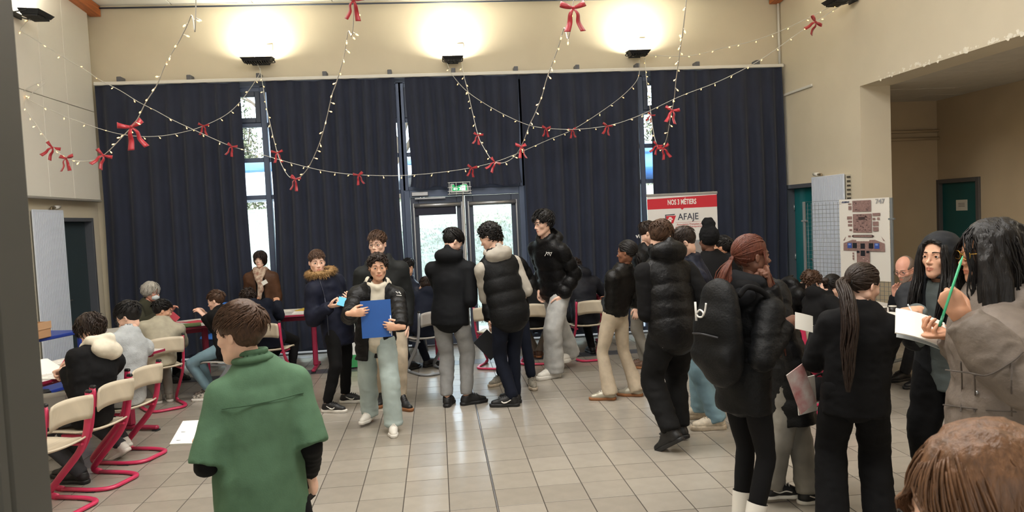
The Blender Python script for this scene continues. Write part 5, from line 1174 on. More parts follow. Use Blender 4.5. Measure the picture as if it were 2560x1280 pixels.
P4 = person('grey-haired woman in a white face mask seated before the curtain', 1.62, 112, py(378, 730, 9.80), seat=(-3.72, 9.75, 110, 0.468), feet=[(-3.35, 9.55, 0), (-3.30, 9.72, 0)], pelvis=(-3.70, 9.75, .575), hyaw=100, hpitch=-8, hunch=.03, arms={'R': dict(table=1, at=(-3.35, 9.42, .84), pose='relax', palm=(0, 0, -1)), 'L': dict(table=1, at=(-3.30, 9.62, .84), palm=(0, 0, -1))},
  tops=[dict(m=OLV, t=.02, hem=.08)], pants=dict(m=BLKJ), shoes=('court', (SB, SB, SB)), hair=dict(style='wavy', seed=9, n=420, L=.16, ears=False, low=-.11, side=.022, top=.026, curl=.008, grav=1.2), hairmat=MATS['hair_grey'], skin='pink', fem=True, glasses=FRM, res=1.3, extra=mask)
def sockstripe(J):
    for i in range(2):
        d = unit(J['kn'][i]-J['an'][i]); b = MB(); b.tube([J['an'][i]-d*.02, J['an'][i]+d*.10], [.040, .043], 12, cap=False); o = b.build('sock', SB, J['root'], True)
        for k in range(3): b = MB(); b.tube([J['an'][i]+d*(.015+k*.022), J['an'][i]+d*(.022+k*.022)], .0435, 12, cap=False); b.build('sock_stripe', SOCK, o, True)
P5 = person('boy in black zip jacket and pale blue jeans seated on the grey chair', 1.58, 285, py(540, 752, 8.66), seat=(-2.34, 8.44, 290, 0.44), feet=[(-2.64, 8.58, 0), (-2.60, 8.43, 0)], pelvis=(-2.36, 8.45, .545), hyaw=278, hpitch=-14, hunch=.03, foot_yaw=[275, 262], arms={'L': dict(table=1, at=(-2.66, 8.68, .87), pose='relax', palm=(0, 0, -1)), 'R': dict(table=1, at=(-2.70, 8.84, .87), palm=(0, 0, -1))},
  tops=[dict(m=BLKJ, t=.026, hem=.06, ring=.02, collar=.04)], pants=dict(m=JBL, ank=.052, low=-.05), shoes=('runner', (M('shoe_patterned', (206, 198, 184), .6, scale=40, col2=(30, 28, 28)), SW, SB)), hair=dict(style='short', seed=8), hairmat=HBR, skin='fair', extra=sockstripe, res=1.2)
P6 = person('curly-haired person in a navy hoodie with white script, seated with back turned', 1.60, 2, py(620, 748, 9.32), seat=(-2, 9.02, 10, 0.44), feet=[(-1.85, 9.35, 0), (-2.2, 9.38, 0)], pelvis=(-2.01, 9.04, .552), hyaw=350, hpitch=-18, hunch=.05, arms={'L': dict(table=1, at=(-2.34, 9.62, .88), palm=(0, 0, -1)), 'R': dict(table=1, at=(-2.02, 9.62, .88), palm=(0, 0, -1))},
  tops=[dict(m=NAVJ, t=.03, hem=.07, hood='down', noise=.007)], pants=dict(m=BLKJ), shoes=('runner', (SB, SW, SB)), hair=dict(style='curly', seed=4, n=330, lift=.034), hairmat=HD_, skin='tan', res=1.25)
scribble(P6, 0, 'script_lettering', [(661, 826), (660, 818), (666, 815), (666, 826), (669, 814), (671, 826), (675, 818), (679, 825), (682, 815), (684, 824), (688, 816), (693, 822), (697, 806)], .0035, LOGO)
def woman7(J):
    NB, up, chf, cr, s = J['NB'], J['up'], J['chf'], J['chr'], J['s']
    SCF = M('patterned_scarf', (204, 188, 168), .8, scale=26, col2=(128, 84, 70))
    def fill(f):
        n = 12; f.tube([NB+up*(.0+.012*math.sin(3*q))+(cr*math.cos(q)+chf*math.sin(q))*.082*s for q in np.linspace(0, 2*math.pi, n)], .034, .02)
        f.tube([NB+cr*.05+chf*.09-up*.02, NB+cr*.02+chf*.135-up*.10, NB-cr*.01+chf*.15-up*.18, NB-cr*.0+chf*.15-up*.36], [.040, .042, .034, .030], .02, flat=(chf, .6)); f.tube([NB-cr*.05+chf*.09-up*.02, NB-cr*.01+chf*.14-up*.12, NB-cr*.03+chf*.155-up*.26], [.038, .036, .028], .02, flat=(chf, .6))
    piece(J, 'scarf', fill, NB-.45, NB+.2, .009, SCF, .006, (26, 26, 12))
    b = MB(); c = NB-cr*.075+chf*.165-up*.16; b.tube([c-cr*.028, c+cr*.028], .022, 4); b = MB(); R = Matrix(np.stack([cr, chf, up], 1).tolist()).to_4x4(); R.translation = Vector(c); b.box((-.036, -.002, -.028), (.036, .002, .028), mat=R @ Matrix.Rotation(.5, 4, 'Y')); b.build('name_badge', M('badge_white', (228, 226, 220), .5), J['root'])
P7 = person('woman in brown leather jacket and patterned scarf standing behind a table', 1.545, 178, py(650, 648, 10.46), feet=[(-2.52, 10.46, 0), (-2.30, 10.46, 0)], hyaw=184, tops=[dict(m=BLKJ, t=.006, hem=.10, name='top'), dict(m=BRL, t=.024, hem=.17, open=.045, noise=.007, ring=.014)], pants=dict(m=BLKJ), shoes=('boot', (SB, SB, SB)), hair=dict(style='bob', seed=2), hairmat=MATS['hair_dark'], skin='pale', fem=True, res=1.25, extra=woman7, girth=1.04)
# ---------------- boy in green
def yoke(J):
    NB, up, chf, cr, s = J['NB'], J['up'], J['chf'], J['chr'], J['s']
    def fill(f):
        n = 14; f.tube([NB+up*.056+(cr*math.cos(q)+chf*math.sin(q))*.060*s for q in np.linspace(0, 2*math.pi, n)], .011, .012); f.tube([NB+up*.028+(cr*math.cos(q)+chf*math.sin(q))*.076*s for q in np.linspace(0, 2*math.pi, n)], .014, .012)
    piece(J, 'collar', fill, NB-.16, NB+.16, .006, GRN)
    pts = []
    for q in np.linspace(-1, 1, 13):
        V, Q = J['tops'][1]; o = J['SC']-up*.055-chf*.5+cr*q*.15; r_ = V-o; t = r_ @ chf; off = np.linalg.norm(r_-t[:, None]*chf, axis=1); m = (off < .02) & (t > 0); pts.append(o+chf*(t[m].min()-.0005 if m.any() else .4))
    stroke(J, 'yoke_seam', spline(pts, 3), .0022, M('green_seam', (54, 84, 60), .9))
P8 = person('boy in an oversized sage green shirt with black sleeves, seen from behind', 1.50, 338, py(600, 833, 2.98), feet=[(-.42, 2.92, 0), (-.66, 3.02, 0)], pelvis=tuple(py(648, 1190, 2.95)), hyaw=292, hpitch=-6, arms={'L': dict(at=py(508, 1102, 3.12), pose='grip', palm=(.3, 0, -1), fd=(-.6, .7, .1), pole=(.1, -1, -.55)), 'R': dict(at=py(782, 1205, 3.14), pose='grip', palm=(-1, .2, 0), pole=(.42, -1, -.1), fd=(.12, .25, -1))},
  tops=[dict(m=BLKJ, t=.004, hem=.0, name='undershirt', w=.85, collar=-.02), dict(m=GRN, t=.014, hem=.36, name='shirt', slen=.5, er=.060, ur=.052, noise=.007, fr=(6, 6, 3.0), depth=.80, hr=.176, wr=.166, cr=.158, res=.008, flare=1.05)], pants=dict(m=BLKJ, hip=.12, th=.078, kn=.07, ank=.07), shoes=('court', (SW, SW, SW)),
  hair=dict(style='short', seed=12, n=900, L=.085, lift=.022, top=.024, side=.010, FL=.065, nf=150, bias=(-.1, .9, -.1), wild=.18, res=.005) if False else dict(style='short', seed=12, n=800, L=.085, lift=.022, top=.024, side=.011, FL=.06, nf=140, bias=(-.1, .9, -.1), wild=.18), hairmat=HBR, skin='fair', extra=yoke, hs=1.03, shw=.82, shift=(.04, .01, 0))
# ---------------- centre group
def fur(m):
    def fn(J):
        NB, up, chf, cr, s = J['NB'], J['up'], J['chf'], J['chr'], J['s']; rg = np.random.RandomState(3); n = 2600; q = rg.uniform(-2.9, 2.9, n)-math.pi/2
        base = NB[None]+up*(.045+.02*np.cos(q+math.pi/2))[:, None]+(cr*np.cos(q)[:, None]*.125+chf*np.sin(q)[:, None]*.115)*s; d = rg.normal(size=(n, 3)); d /= np.linalg.norm(d, axis=1)[:, None]; c0 = base
        base = base+d*.028; L = rg.uniform(.014, .030, n)[:, None]; dd = d+.3*(cr*np.cos(q)[:, None]+chf*np.sin(q)[:, None])-up*.25; pa = np.stack([base-d*.012, base+dd*L*.5, base+dd*L-up*.008], 1); v, f_ = lock_mesh(pa, .0026, .0006, .5, 3, centre=NB)
        f = Field(NB-.25, NB+.25, .010); qq = np.linspace(-2.9, 2.9, 18)-math.pi/2; f.tube([NB+up*(.045+.02*math.cos(t+math.pi/2))+(cr*math.cos(t)*.125+chf*math.sin(t)*.115)*s for t in qq], .030, .01); v2, f2 = f.mesh(); V, Q = join([(v, f_), (v2, f2)]); ob('fur_trim', mesh_np('fur_trim', V, Q, m), J['root'])
    return fn
P9 = person('boy in a long navy parka with a fur-trimmed hood, holding a blue booklet', 1.655, 125, py(793, 655, 7.66), feet=[(-1.12, 7.50, 0), (-.98, 7.86, 0)], hyaw=163, hpitch=-4, foot_yaw=[112, 95], arms={'R': dict(at=py(838, 764, 7.36), pose='pinch', palm=(0, .3, .8), fd=(.8, -.2, .1)), 'L': dict(at=py(866, 748, 7.52), pose='pinch', palm=(-.3, -.3, .8), fd=(.5, -.7, .1))},
  tops=[dict(m=NAVP, t=.034, hem=.24, hood='down', noise=.008, flare=1.02)], pants=dict(m=BLKJ, ank=.052, kn=.066, cuffed=True, low=-.01, bunch=.006), shoes=('runner', (SB, SW, SB), 'tick', SW), hair=dict(style='short', seed=21, n=420, L=.06, lift=.016, FL=.045), hairmat=HBR, skin='fair', extra=fur(M('tan_fur', (150, 118, 76), .9, var=.35, scale=40)))
scribble(P9, 0, 'zip', [(797, 692), (803, 712), (808, 728), (812, 745), (818, 790), (822, 840), (824, 876)], .004, M('dark_zip', (60, 64, 78), .4, metal=.3))
P10 = person('boy in glasses and dark hooded jacket standing behind the boy with the blue folder', 1.775, 172, py(943, 610, 7.56), feet=[pz(956, 1012), pz(1010, 1022)], hyaw=195, hpitch=-2, foot_yaw=[190, 150], tops=[dict(m=BLKJ, t=.008, hem=.04, name='sweater'), dict(m=C('dark_olive_cloth', (28, 30, 30), .7), t=.032, hem=.14, hood='down', open=.018)], pants=dict(m=BEP, ank=.058, kn=.068), shoes=('boot', (SB, GUM, SB)), hair=dict(style='short', seed=22, n=420, L=.08, FL=.06, lift=.022), hairmat=HBR, skin='fair', glasses=FRM)
P11 = person('smiling boy in an open long black puffer and light jeans, holding a blue folder', 1.605, 176, py(945, 668, 6.72), feet=[pz(920, 1058), pz(985, 1084)], hyaw=172, hpitch=-2, foot_yaw=[200, 176], arms={'R': dict(at=py(893, 782, 6.276), pose='relax', palm=(.1, 1, 0), fd=(1, -.05, .05)), 'L': dict(at=py(985, 817, 6.276), pose='relax', palm=(-.1, 1, 0), fd=(-1, -.05, .1))},
  tops=[dict(m=CREAMJ, t=.012, hem=.08, hood='down', name='hoodie', slen=.9), dict(m=BLKS, t=.040, hem=.22, rings=(.095, .018), open=.062, noise=.004, rk=.75, ring=.03, blouse=.008)], pants=dict(m=JEA, th=.098, kn=.088, ank=.088, calf=.088, low=.03, bunch=.007, noise=.008), shoes=('court', (SW, SW, SW)), hair=dict(style='curly', seed=23, n=260, L=.055, lift=.022, bias=(0, .6, -.3)), hairmat=HD_, skin='olive', hk=dict(smile=1.0, wide=1.04))
scribble(P11, 1, 'chest_logo', [(990, 729), (994, 733), (998, 730), (1002, 735)], .004, LOGO); scribble(P11, 1, 'chest_logo', [(991, 738), (1004, 739)], .003, LOGO)
P12 = person('boy in glasses and a navy puffer seated behind the door table', 1.66, 222, py(1020, 668, 10.60), seat=(-0.5, 10.7, 222, 0.468), feet=[(-.72, 10.46, 0), (-.60, 10.38, 0)], pelvis=(-.51, 10.69, .575), hyaw=232, hpitch=-14, tops=[dict(m=NAVN, t=.035, hem=.06, rings=(.08, .014), ring=.03)], pants=dict(m=BLKJ), shoes=('runner', (SB, SB, SB)), hair=dict(style='short', seed=24), hairmat=HB, skin='olive', glasses=FRM, res=1.4, arms={'R': dict(at=(-.76, 10.30, .84), table=1), 'L': dict(at=(-.50, 10.26, .84), table=1)})
P13 = person('person in dark navy seated on the grey chair by the glass door', 1.68, 335, py(1066, 716, 9.55), seat=(-0.2, 9.2, 330, 0.44), feet=[pz(1078, 916), pz(1030, 924)], pelvis=(-.20, 9.22, .552), hyaw=350, hpitch=-20, hunch=.04, tops=[dict(m=NAVJ, t=.03, hem=.07, hood='down')], pants=dict(m=NAVJ), shoes=('runner', (SB, SB, SB)), hair=dict(style='short', seed=25), hairmat=HD_, res=1.5, foot_yaw=[60, 40], arms={'L': dict(table=1, at=(-.45, 9.76, .86)), 'R': dict(table=1, at=(-.18, 9.80, .86))})
P14 = person('boy in black hooded jacket and grey joggers reading a leaflet, seen from behind', 1.765, 22, py(1132, 604, 7.52), feet=[pz(1180, 1010), pz(1122, 1012)], pelvis=(.085, 7.40, .925), hyaw=64, hpitch=-32, foot_yaw=[72, 12], hunch=.03, arms={'R': dict(at=py(1178, 722, 7.62), pose='pinch', palm=(-.6, 0, -.4), fd=(.5, .5, .1)), 'L': dict(at=py(1150, 712, 7.95), pose='pinch', palm=(.6, 0, -.4))},
  tops=[dict(m=C('black_softshell', (10, 12, 16), .75), t=.028, hem=.11, hood='down', hu=.03, noise=.003, hr=.160)], pants=dict(m=GRYM, th=.092, kn=.074, ank=.058, calf=.070, cuffed=True, low=-.015, bunch=.005, noise=.008), shoes=('runner', (SB, SB, SB)), hair=dict(style='short', seed=26, n=500, L=.085, lift=.022, FL=.08, fg=.9, top=.022), hairmat=HB, skin='fair')
P15 = person('boy in a black quilted body warmer over a grey hoodie, seen from behind', 1.79, 338, py(1224, 592, 7.36), feet=[(.66, 7.42, 0), pz(1268, 1016)], pelvis=(.66, 7.24, .93), hyaw=300, hpitch=-24, foot_yaw=[320, 278], hunch=.02, arms={'L': dict(at=(.58, 7.60, 1.16), pose='relax', pole=(-.25, -.4, -1)), 'R': dict(at=(.72, 7.62, 1.12), pose='relax', pole=(.5, -.4, -1))},
  tops=[dict(m=C('grey_hoodie_marl', (166, 160, 150)), t=.014, hem=.05, hood='down', name='hoodie', noise=.006), dict(m=BLKN, t=.046, hem=.10, sleeves=False, rings=(.145, .024), rk=.75, name='body_warmer', wr=.150, noise=.003)], pants=dict(m=NAVJ, th=.088, kn=.064, ank=.052), shoes=('runner', (SB, SB, SB), 'tick', SW), hair=dict(style='curly', seed=27, n=260, L=.05, lift=.02), hairmat=HB, skin='fair', shw=.93)
P16 = person('person in black puffer and navy joggers hidden behind the body-warmer boy', 1.70, 188, py(1238, 606, 8.08), feet=[pz(1246, 962), pz(1332, 970)], hyaw=200, foot_yaw=[225, 178], arms={'R': dict(at=py(1226, 822, 7.86), pose='fist'), 'L': dict(at=py(1316, 748, 7.92), pose='relax')}, tops=[dict(m=BLKN, t=.036, hem=.10, rings=(.10, .014))], pants=dict(m=NAVJ, ank=.054, cuffed=True, low=-.02), shoes=('runner', (SGR, SBG, SGR)), hair=dict(style='short', seed=28), hairmat=HD_, res=1.3)
P17 = person('tall boy in a black puffer and wide light grey joggers by the curtain', 1.90, 232, py(1358, 556, 8.36), feet=[pz(1425, 918), pz(1376, 946)], pelvis=(1.32, 8.52, .995), hyaw=245, hpitch=-12, foot_yaw=[225, 242], arms={'L': dict(at=py(1404, 756, 8.34), pose='relax', pole=(.8, .2, -.5)), 'R': dict(at=py(1352, 740, 8.62))}, tops=[dict(m=C('pink_collar', (196, 104, 104)), t=.004, hem=.02, name='sweater', collar=.03), dict(m=BLKS, t=.046, hem=.055, rings=(.125, .022), hood='down', noise=.003, blouse=.012, rk=.68)],
  pants=dict(m=LGRY, th=.100, kn=.094, ank=.104, calf=.098, low=.03, bunch=.006, noise=.009), shoes=('chunky', (SW, SW, SW)), hair=dict(style='wavy', seed=29, n=420, L=.095, lift=.030, bias=(0, .9, 0), grav=.4, curl=.003), hairmat=HB, skin='fair', hk=dict(jaw=.95))
scribble(P17, 1, 'chest_script', [(1362, 640), (1366, 632), (1370, 638), (1372, 630), (1376, 640), (1379, 632)], .004, LOGO); scribble(P17, 1, 'chest_script', [(1365, 630), (1372, 633), (1380, 631)], .003, LOGO)
P18 = person('person in black jacket with a white hood logo, bent over the table by the curtain', 1.70, 352, py(1436, 672, 9.86), seat=(1.84, 9.42, 352, 0.44), feet=[(1.95, 9.75, 0), (1.62, 9.75, 0)], pelvis=(1.84, 9.44, .552), hyaw=345, hpitch=-40, hunch=.10, arms={'R': dict(table=1, at=(2.15, 10.0, .85), palm=(0, 0, -1)), 'L': dict(table=.2, at=(1.88, 10.02, .85), palm=(0, 0, -1))}, tops=[dict(m=C('black_navy_shell', (20, 22, 30), .6), t=.036, hem=.08, hood='down', noise=.008)], pants=dict(m=BLKJ), shoes=('runner', (SB, SB, SB)), hair=dict(style='curly', seed=30), hairmat=HD_, skin='tan', res=1.3)
scribble(P18, 0, 'hood_logo', [(1441, 690), (1444, 683), (1448, 690), (1451, 684), (1453, 689)], .005, LOGO)
P19 = person('half-hidden person with brown shoes seated behind the tall boy', 1.68, 15, py(1350, 706, 9.80), seat=(1.18, 9.42, 15, 0.44), feet=[(1.25, 9.62, .02), pz(1342, 890)], pelvis=(1.18, 9.44, .552), hyaw=10, hpitch=-25, hunch=.05, tops=[dict(m=BLKJ, t=.03, hem=.07)], pants=dict(m=JGR), shoes=('court', (SBR, GUM, SBR)), hair=dict(style='short', seed=31), hairmat=HD_, res=1.6, arms={'R': dict(table=.2, at=(1.26, 10.02, .85)), 'L': dict(table=.4, at=(1.1, 10.02, .85))})
# ---------------- banner group
def epaulette(J):
    for e in (0, 1): b = MB(); p = J['SH'][e]; q = J['SC']+(p-J['SC'])*.45; u = J['up']; b.tube([q+u*.085, p*.6+q*.4+u*.082, p+u*.066], [.020, .024, .020], 8, sec=[(.35*math.cos(t), math.sin(t)) for t in np.linspace(0, 6.283, 10, endpoint=False)]); b.build('epaulette', BLKL, J['root'], True)
def lowtail(J):
    v, q = tail_mesh([(0, -.105, -.02), (0, -.125, -.09), (0, -.115, -.20), (0, -.10, -.30)], [.022, .026, .022, .010], 26, 5); ob('ponytail', mesh_np('ponytail', J['HT'](v), q, HB), J['root']); epaulette(J)
P20 = person('girl in black leather jacket and oatmeal flared trousers, hair tied back', 1.60, 318, py(1567, 630, 7.16), feet=[pz(1580, 990), pz(1512, 1000)], hyaw=305, hpitch=-4, foot_yaw=[295, 282], arms={'L': dict(at=(1.66, 7.44, .92), pole=(-.1, -.8, -1)), 'R': dict(at=(1.74, 7.48, .92))}, tops=[dict(m=BLKL, t=.030, hem=.0, noise=.008, ring=.016, hr=.140)], pants=dict(m=BEP, hip=.150, th=.088, kn=.062, calf=.070, ank=.088, low=.03, noise=.004), shoes=('runner', (M('shoe_silver', (172, 166, 150), .35, metal=.3), GUM, SW)), hair=dict(style='smooth', seed=32, tie=(0, -.108, -.015)), hairmat=HB, skin='brown', fem=True, extra=lowtail)
P21 = person('boy in a shiny black body warmer and black trousers, stepping forward', 1.80, 345, py(1652, 592, 5.82), feet=[pz(1692, 1094), V3(1.70, 5.50, .05)], pelvis=(1.80, 5.66, .93), hyaw=40, hpitch=-20, hroll=8, foot_yaw=[330, 318], legs=[.15, .55], arms={'R': dict(at=(1.88, 5.90, .98), pole=(.35, -.5, -1)), 'L': dict(at=(1.66, 5.98, .98))},
  tops=[dict(m=SOCK, t=.014, hem=.13, sleeves=False, name='tee_shirt', noise=.003), dict(m=BLKJ, t=.026, hem=.095, name='sweatshirt', noise=.007, hr=.156), dict(m=BLKS, t=.055, hem=.03, sleeves=False, rings=(.135, .026), hood='down', hu=.05, rk=.8, name='body_warmer', wr=.156, noise=.0035, collar=.03)], pants=dict(m=C('black_cotton', (16, 16, 17)), th=.104, kn=.088, ank=.072, calf=.082, noise=.010, low=.0), shoes=('boot', (SB, SB, SB)), hair=dict(style='short', seed=33, n=480, L=.065, lift=.02, bias=(.3, .3, 0), wild=.6), hairmat=MATS['hair_brown'], skin='fair')
P22 = person('boy in glasses, navy puffer and light blue jeans with bowed head', 1.75, 282, py(1710, 606, 6.12), feet=[pz(1735, 1046), pz(1778, 1074)], pelvis=(2.27, 6.20, .915), hyaw=288, hpitch=-34, foot_yaw=[285, 275], arms={'L': dict(at=(2.02, 6.12, 1.02)), 'R': dict(at=(2.06, 6.34, 1.05))}, tops=[dict(m=SOCK, t=.004, hem=.02, name='tee_shirt', collar=.03), dict(m=NAVN, t=.036, hem=.09, rings=(.075, .013), ring=.026, collar=.05, rk=.7)], pants=dict(m=JBL, th=.094, kn=.080, ank=.074, calf=.076, low=.02, bunch=.006, noise=.008), shoes=('chunky', (M('shoe_bone', (196, 184, 164), .55, var=.15, scale=40), SBG, SBG)), hair=dict(style='short', seed=34, n=420, L=.05, lift=.014, fringe=1), hairmat=HD_, skin='fair', glasses=FRM)
P23 = person('dark-haired person in black jacket with a white print, behind the body-warmer boy', 1.75, 300, py(1620, 582, 8.45), feet=[(2.30, 8.62, 0), pz(1616, 922)], hyaw=100, hpitch=-20, tops=[dict(m=BLKN, t=.036, hem=.1, hood='down')], pants=dict(m=JGR), shoes=('court', (SBR, GUM, SBR)), hair=dict(style='short', seed=35), hairmat=HD_, res=1.4)
scribble(P23, 0, 'hood_print', [(1590, 588), (1593, 594), (1597, 587), (1599, 595)], .006, LOGO)
def beanie(J):
    f = Field((-.14, -.16, -.10), (.14, .14, .30), .006); f.ell(HC+V3(0, -.01, .012), HR+V3(.014, .018, .022), .01); f.tube([(0, -.01, .10), (.0, -.03, .15), (.02, -.02, .185), (-.02, .0, .20)], [.062, .050, .036, .020], .02); f.tube([(-.03, .0, .17), (.03, -.05, .16)], [.03, .028], .02); f.ell((0, .13, -.055), (.085, .09, .10), .01, sub=True); f.plane((0, -.09, -.055), unit((0, .15, -1)))
    V, Q = f.mesh(); V = rough_up(V, Q, .004, (30, 30, 50), 2); ob('head_wrap', mesh_np('head_wrap', J['HT'](V), Q, C('black_knit', (16, 16, 18), .95, bscale=200, bump=.5)), J['root'])
P24 = person('person in a knotted black head wrap and black top facing the banner', 1.72, 8, py(1770, 600, 7.25), feet=[(2.86, 7.2, 0), (2.66, 7.22, 0)], hyaw=350, tops=[dict(m=BLKJ, t=.024, hem=.1, collar=.03, ring=.016)], pants=dict(m=BLKJ), shoes=('runner', (SB, SW, SB)), skin='dark', hairmat=HB, extra=beanie, res=1.2)
P25 = person('dark-haired person half hidden beyond the head wrap', 1.70, 20, py(1806, 618, 7.95), feet=[(3.25, 7.95, 0), (3.05, 7.95, 0)], hyaw=310, tops=[dict(m=BLKJ, t=.026, hem=.1)], pants=dict(m=DGR), shoes=('runner', (SB, SW, SB)), hair=dict(style='short', seed=36), hairmat=HB, skin='tan', res=1.4)
# ---------------- right group
def braids(J):
    rg = np.random.RandomState(11); parts = [cap(.006, .010, .006, -.05, .074, .008, .002, (60, 60, 60), 3)]
    P = scalp(110, rg, -.05, .07); K = V3(0, -.118, .005)
    for i, p in enumerate(P):
        path = [p+(K-p)*t+unit(p-HC)*.05*math.sin(t*math.pi) for t in np.linspace(0, 1, 7)]; path = [HC+(q-HC)*max(1.06, 1.0/1)*(1.09/max(np.linalg.norm((q-HC)/HR), 1.0) if np.linalg.norm((q-HC)/HR) > 1.09 else 1.09/np.linalg.norm((q-HC)/HR))/1.06 for q in path]
        end = V3(rg.uniform(-.05, .05), -.15-rg.uniform(0, .06), -.12); fin = V3(rg.uniform(-.07, .06), -.15-rg.uniform(-.02, .07), -.25-rg.uniform(0, .12)); c = spline(path+[K+V3(rg.uniform(-.02, .02), -.015, -.02), end, fin], 4); m = len(c); r = .0038*(1+.28*np.sin(np.arange(m)*2.4)); V, F = sweep(c, r, 5); parts.append((V, np.array([f for f in F if len(f) == 4])))
    for i in range(9):                                         # loose braids falling in front of the shoulder
        a = V3(.074-.02*rg.rand(), .03+.02*rg.rand(), .03); c = spline([a, V3(.092, .035, -.05), V3(.085+.02*rg.rand(), .05+.03*rg.rand(), -.16), V3(.07+.05*rg.rand(), .085+.05*rg.rand(), -.34), V3(.06+.05*rg.rand(), .10+.05*rg.rand(), -.50-.08*rg.rand())], 7); m = len(c); V, F = sweep(c, .0048*(1+.28*np.sin(np.arange(m)*2.4)), 5); parts.append((V, np.array([f for f in F if len(f) == 4])))
    V, Q = join(parts); ob('braids', mesh_np('braids', J['HT'](V), Q, MATS['hair_auburn']), J['root'], label='long auburn braids gathered at the back')
def girl26(J):
    braids(J); hood_piece(C('faded_black_jersey', (30, 31, 34)), 'hood', 1.02)(J)
    for i in range(2): d = unit(J['kn'][i]-J['an'][i]); b = MB(); b.tube([J['an'][i]-d*.03, J['an'][i]+d*.05, J['an'][i]+d*.15], [.050, .053, .056], 14, cap=False); b.build('sock', SOCK, J['root'], True)
P26 = person('girl with auburn braids and a black backpack, hand on her chin', 1.63, 70, py(1880, 640, 3.98), feet=[V3(1.675, 3.90, 0), V3(1.69, 4.07, 0)], pelvis=(1.645, 3.98, .862), hyaw=84, hpitch=0, hroll=0, foot_yaw=[62, 72], arms={'L': dict(at=py(1918, 690, 3.90), pose='fist', palm=(-1, .1, .2), fd=(-.1, .0, 1), pole=(.8, -.1, -1)), 'R': dict(at=py(1980, 806, 3.84), pose='grip', palm=(0, .6, -.4), fd=(.8, .3, .15))},
  tops=[dict(m=BLKJ, t=.022, hem=.03, hood='down', name='hoodie', noise=.005, collar=.03), dict(m=BLKN, t=.028, hem=.15, rings=(.10, .006), name='jacket', noise=.005, neck=.085)], pants=dict(m=BLKJ, th=.080, kn=.055, calf=.054, ank=.044, low=-.07, noise=.002), shoes=('runner', (SBG, SW, SW)), skin='dark', hairmat=MATS['hair_dark'], fem=True, hk=dict(lips=1.25, nose=1.12), extra=girl26)
P27 = person('person in a long black puffer coat, grey jeans and black skate shoes', 1.66, 88, py(1880, 655, 4.78), feet=[pz(1950, 1254)+V3(0, 0, 0), pz(2040, 1256)], pelvis=(2.16, 4.56, .87), hyaw=95, foot_yaw=[95, 92], arms={'R': dict(at=py(2004, 955, 4.36), pose='grip'), 'L': dict(at=(2.36, 4.90, .95))}, tops=[dict(m=BLKN, t=.044, hem=.42, rings=(.11, .014), noise=.006, flare=1.04, hr=.150)], pants=dict(m=JGR, kn=.070, ank=.072, calf=.072, low=.025, bunch=.005), shoes=('skate', (SB, SW, SW), 'wave', SW), hair=dict(style='short', seed=37), hairmat=HD_, skin='tan')
def pony28(J):
    SC, up, chf, cr = J['SC'], J['up'], J['chf'], J['chr']; h = J['HT'](np.array([(0, -.100, .0), (0, -.155, -.03)])); bk = SC-chf*.20-cr*.085
    v, q = tail_mesh([h[0], h[1], (h[1]+bk)/2+up*.035-chf*.02, bk+up*.0, bk-up*.13, bk-up*.26+cr*.01, bk-up*.36+cr*.015], [.018, .030, .036, .042, .038, .028, .008], 90, 6, .006, .007); ob('ponytail', mesh_np('ponytail', v, q, HD_), J['root']); b = MB(); T_ = [(.022*math.cos(t), -.108, .0+.022*math.sin(t)) for t in np.linspace(0, 6.283, 12, endpoint=False)]; b.tube(J['HT'](np.array(T_)), .007, 6, closed=True); b.build('hair_tie', SB, J['root'], True)
P28 = person('girl with a long brown ponytail in a black sweatshirt and black trousers', 1.565, 22, py(2158, 712, 3.96), feet=[V3(2.42, 3.98, 0), V3(2.14, 3.98, 0)], pelvis=(2.27, 3.93, .80), hyaw=74, hpitch=-16, hunch=.03, arms={'R': dict(at=(2.40, 4.26, 1.06), pose='pinch', pole=(.3, -.4, -1)), 'L': dict(at=(2.26, 4.30, 1.08), pose='pinch', pole=(-.6, -.5, -1))},
  tops=[dict(m=BLKJ, t=.028, hem=.15, name='sweatshirt', noise=.007, fr=(6, 6, 9), res=.0085, neck=.060, hr=.160, wr=.158, cr=.158)], pants=dict(m=C('black_wide_jersey', (13, 13, 15)), th=.105, kn=.092, ank=.10, calf=.095, low=.03), shoes=('court', (SB, SB, SB)), hair=dict(style='smooth', seed=38, tie=(0, -.112, .005)), hairmat=HD_, skin='fair', fem=True, hs=1.06, shw=.92, extra=pony28)
P29 = person('curly-haired person in a black puffer leaning over the right table', 1.66, 88, py(2028, 708, 7.62), seat=(3.5, 7.55, 85, 0.44), feet=[(3.79, 7.48, 0), (3.79, 7.63, 0)], pelvis=(3.51, 7.56, .552), hyaw=70, hpitch=-35, hunch=.10, arms={'R': dict(table=.2, at=(4.0, 7.46, .88), palm=(0, 0, -1)), 'L': dict(table=1, at=(4.0, 7.62, .88), palm=(0, 0, -1))}, tops=[dict(m=BLKS, t=.042, hem=.06, rings=(.085, .016), hood='down')], pants=dict(m=BLKJ), shoes=('runner', (SB, SB, SB)), hair=dict(style='curly', seed=39, n=300), hairmat=MATS['hair_brown'], skin='fair', res=1.2)
def bun(J):
    f = Field((-.06, -.19, -.04), (.06, -.06, .08), .006); f.ell((0, -.125, .015), (.038, .034, .036), .01); V, Q = f.mesh(); ob('hair_bun', mesh_np('hair_bun', J['HT'](rough_up(V, Q, .006, (60, 60, 60), 4)), Q, HD_), J['root'])
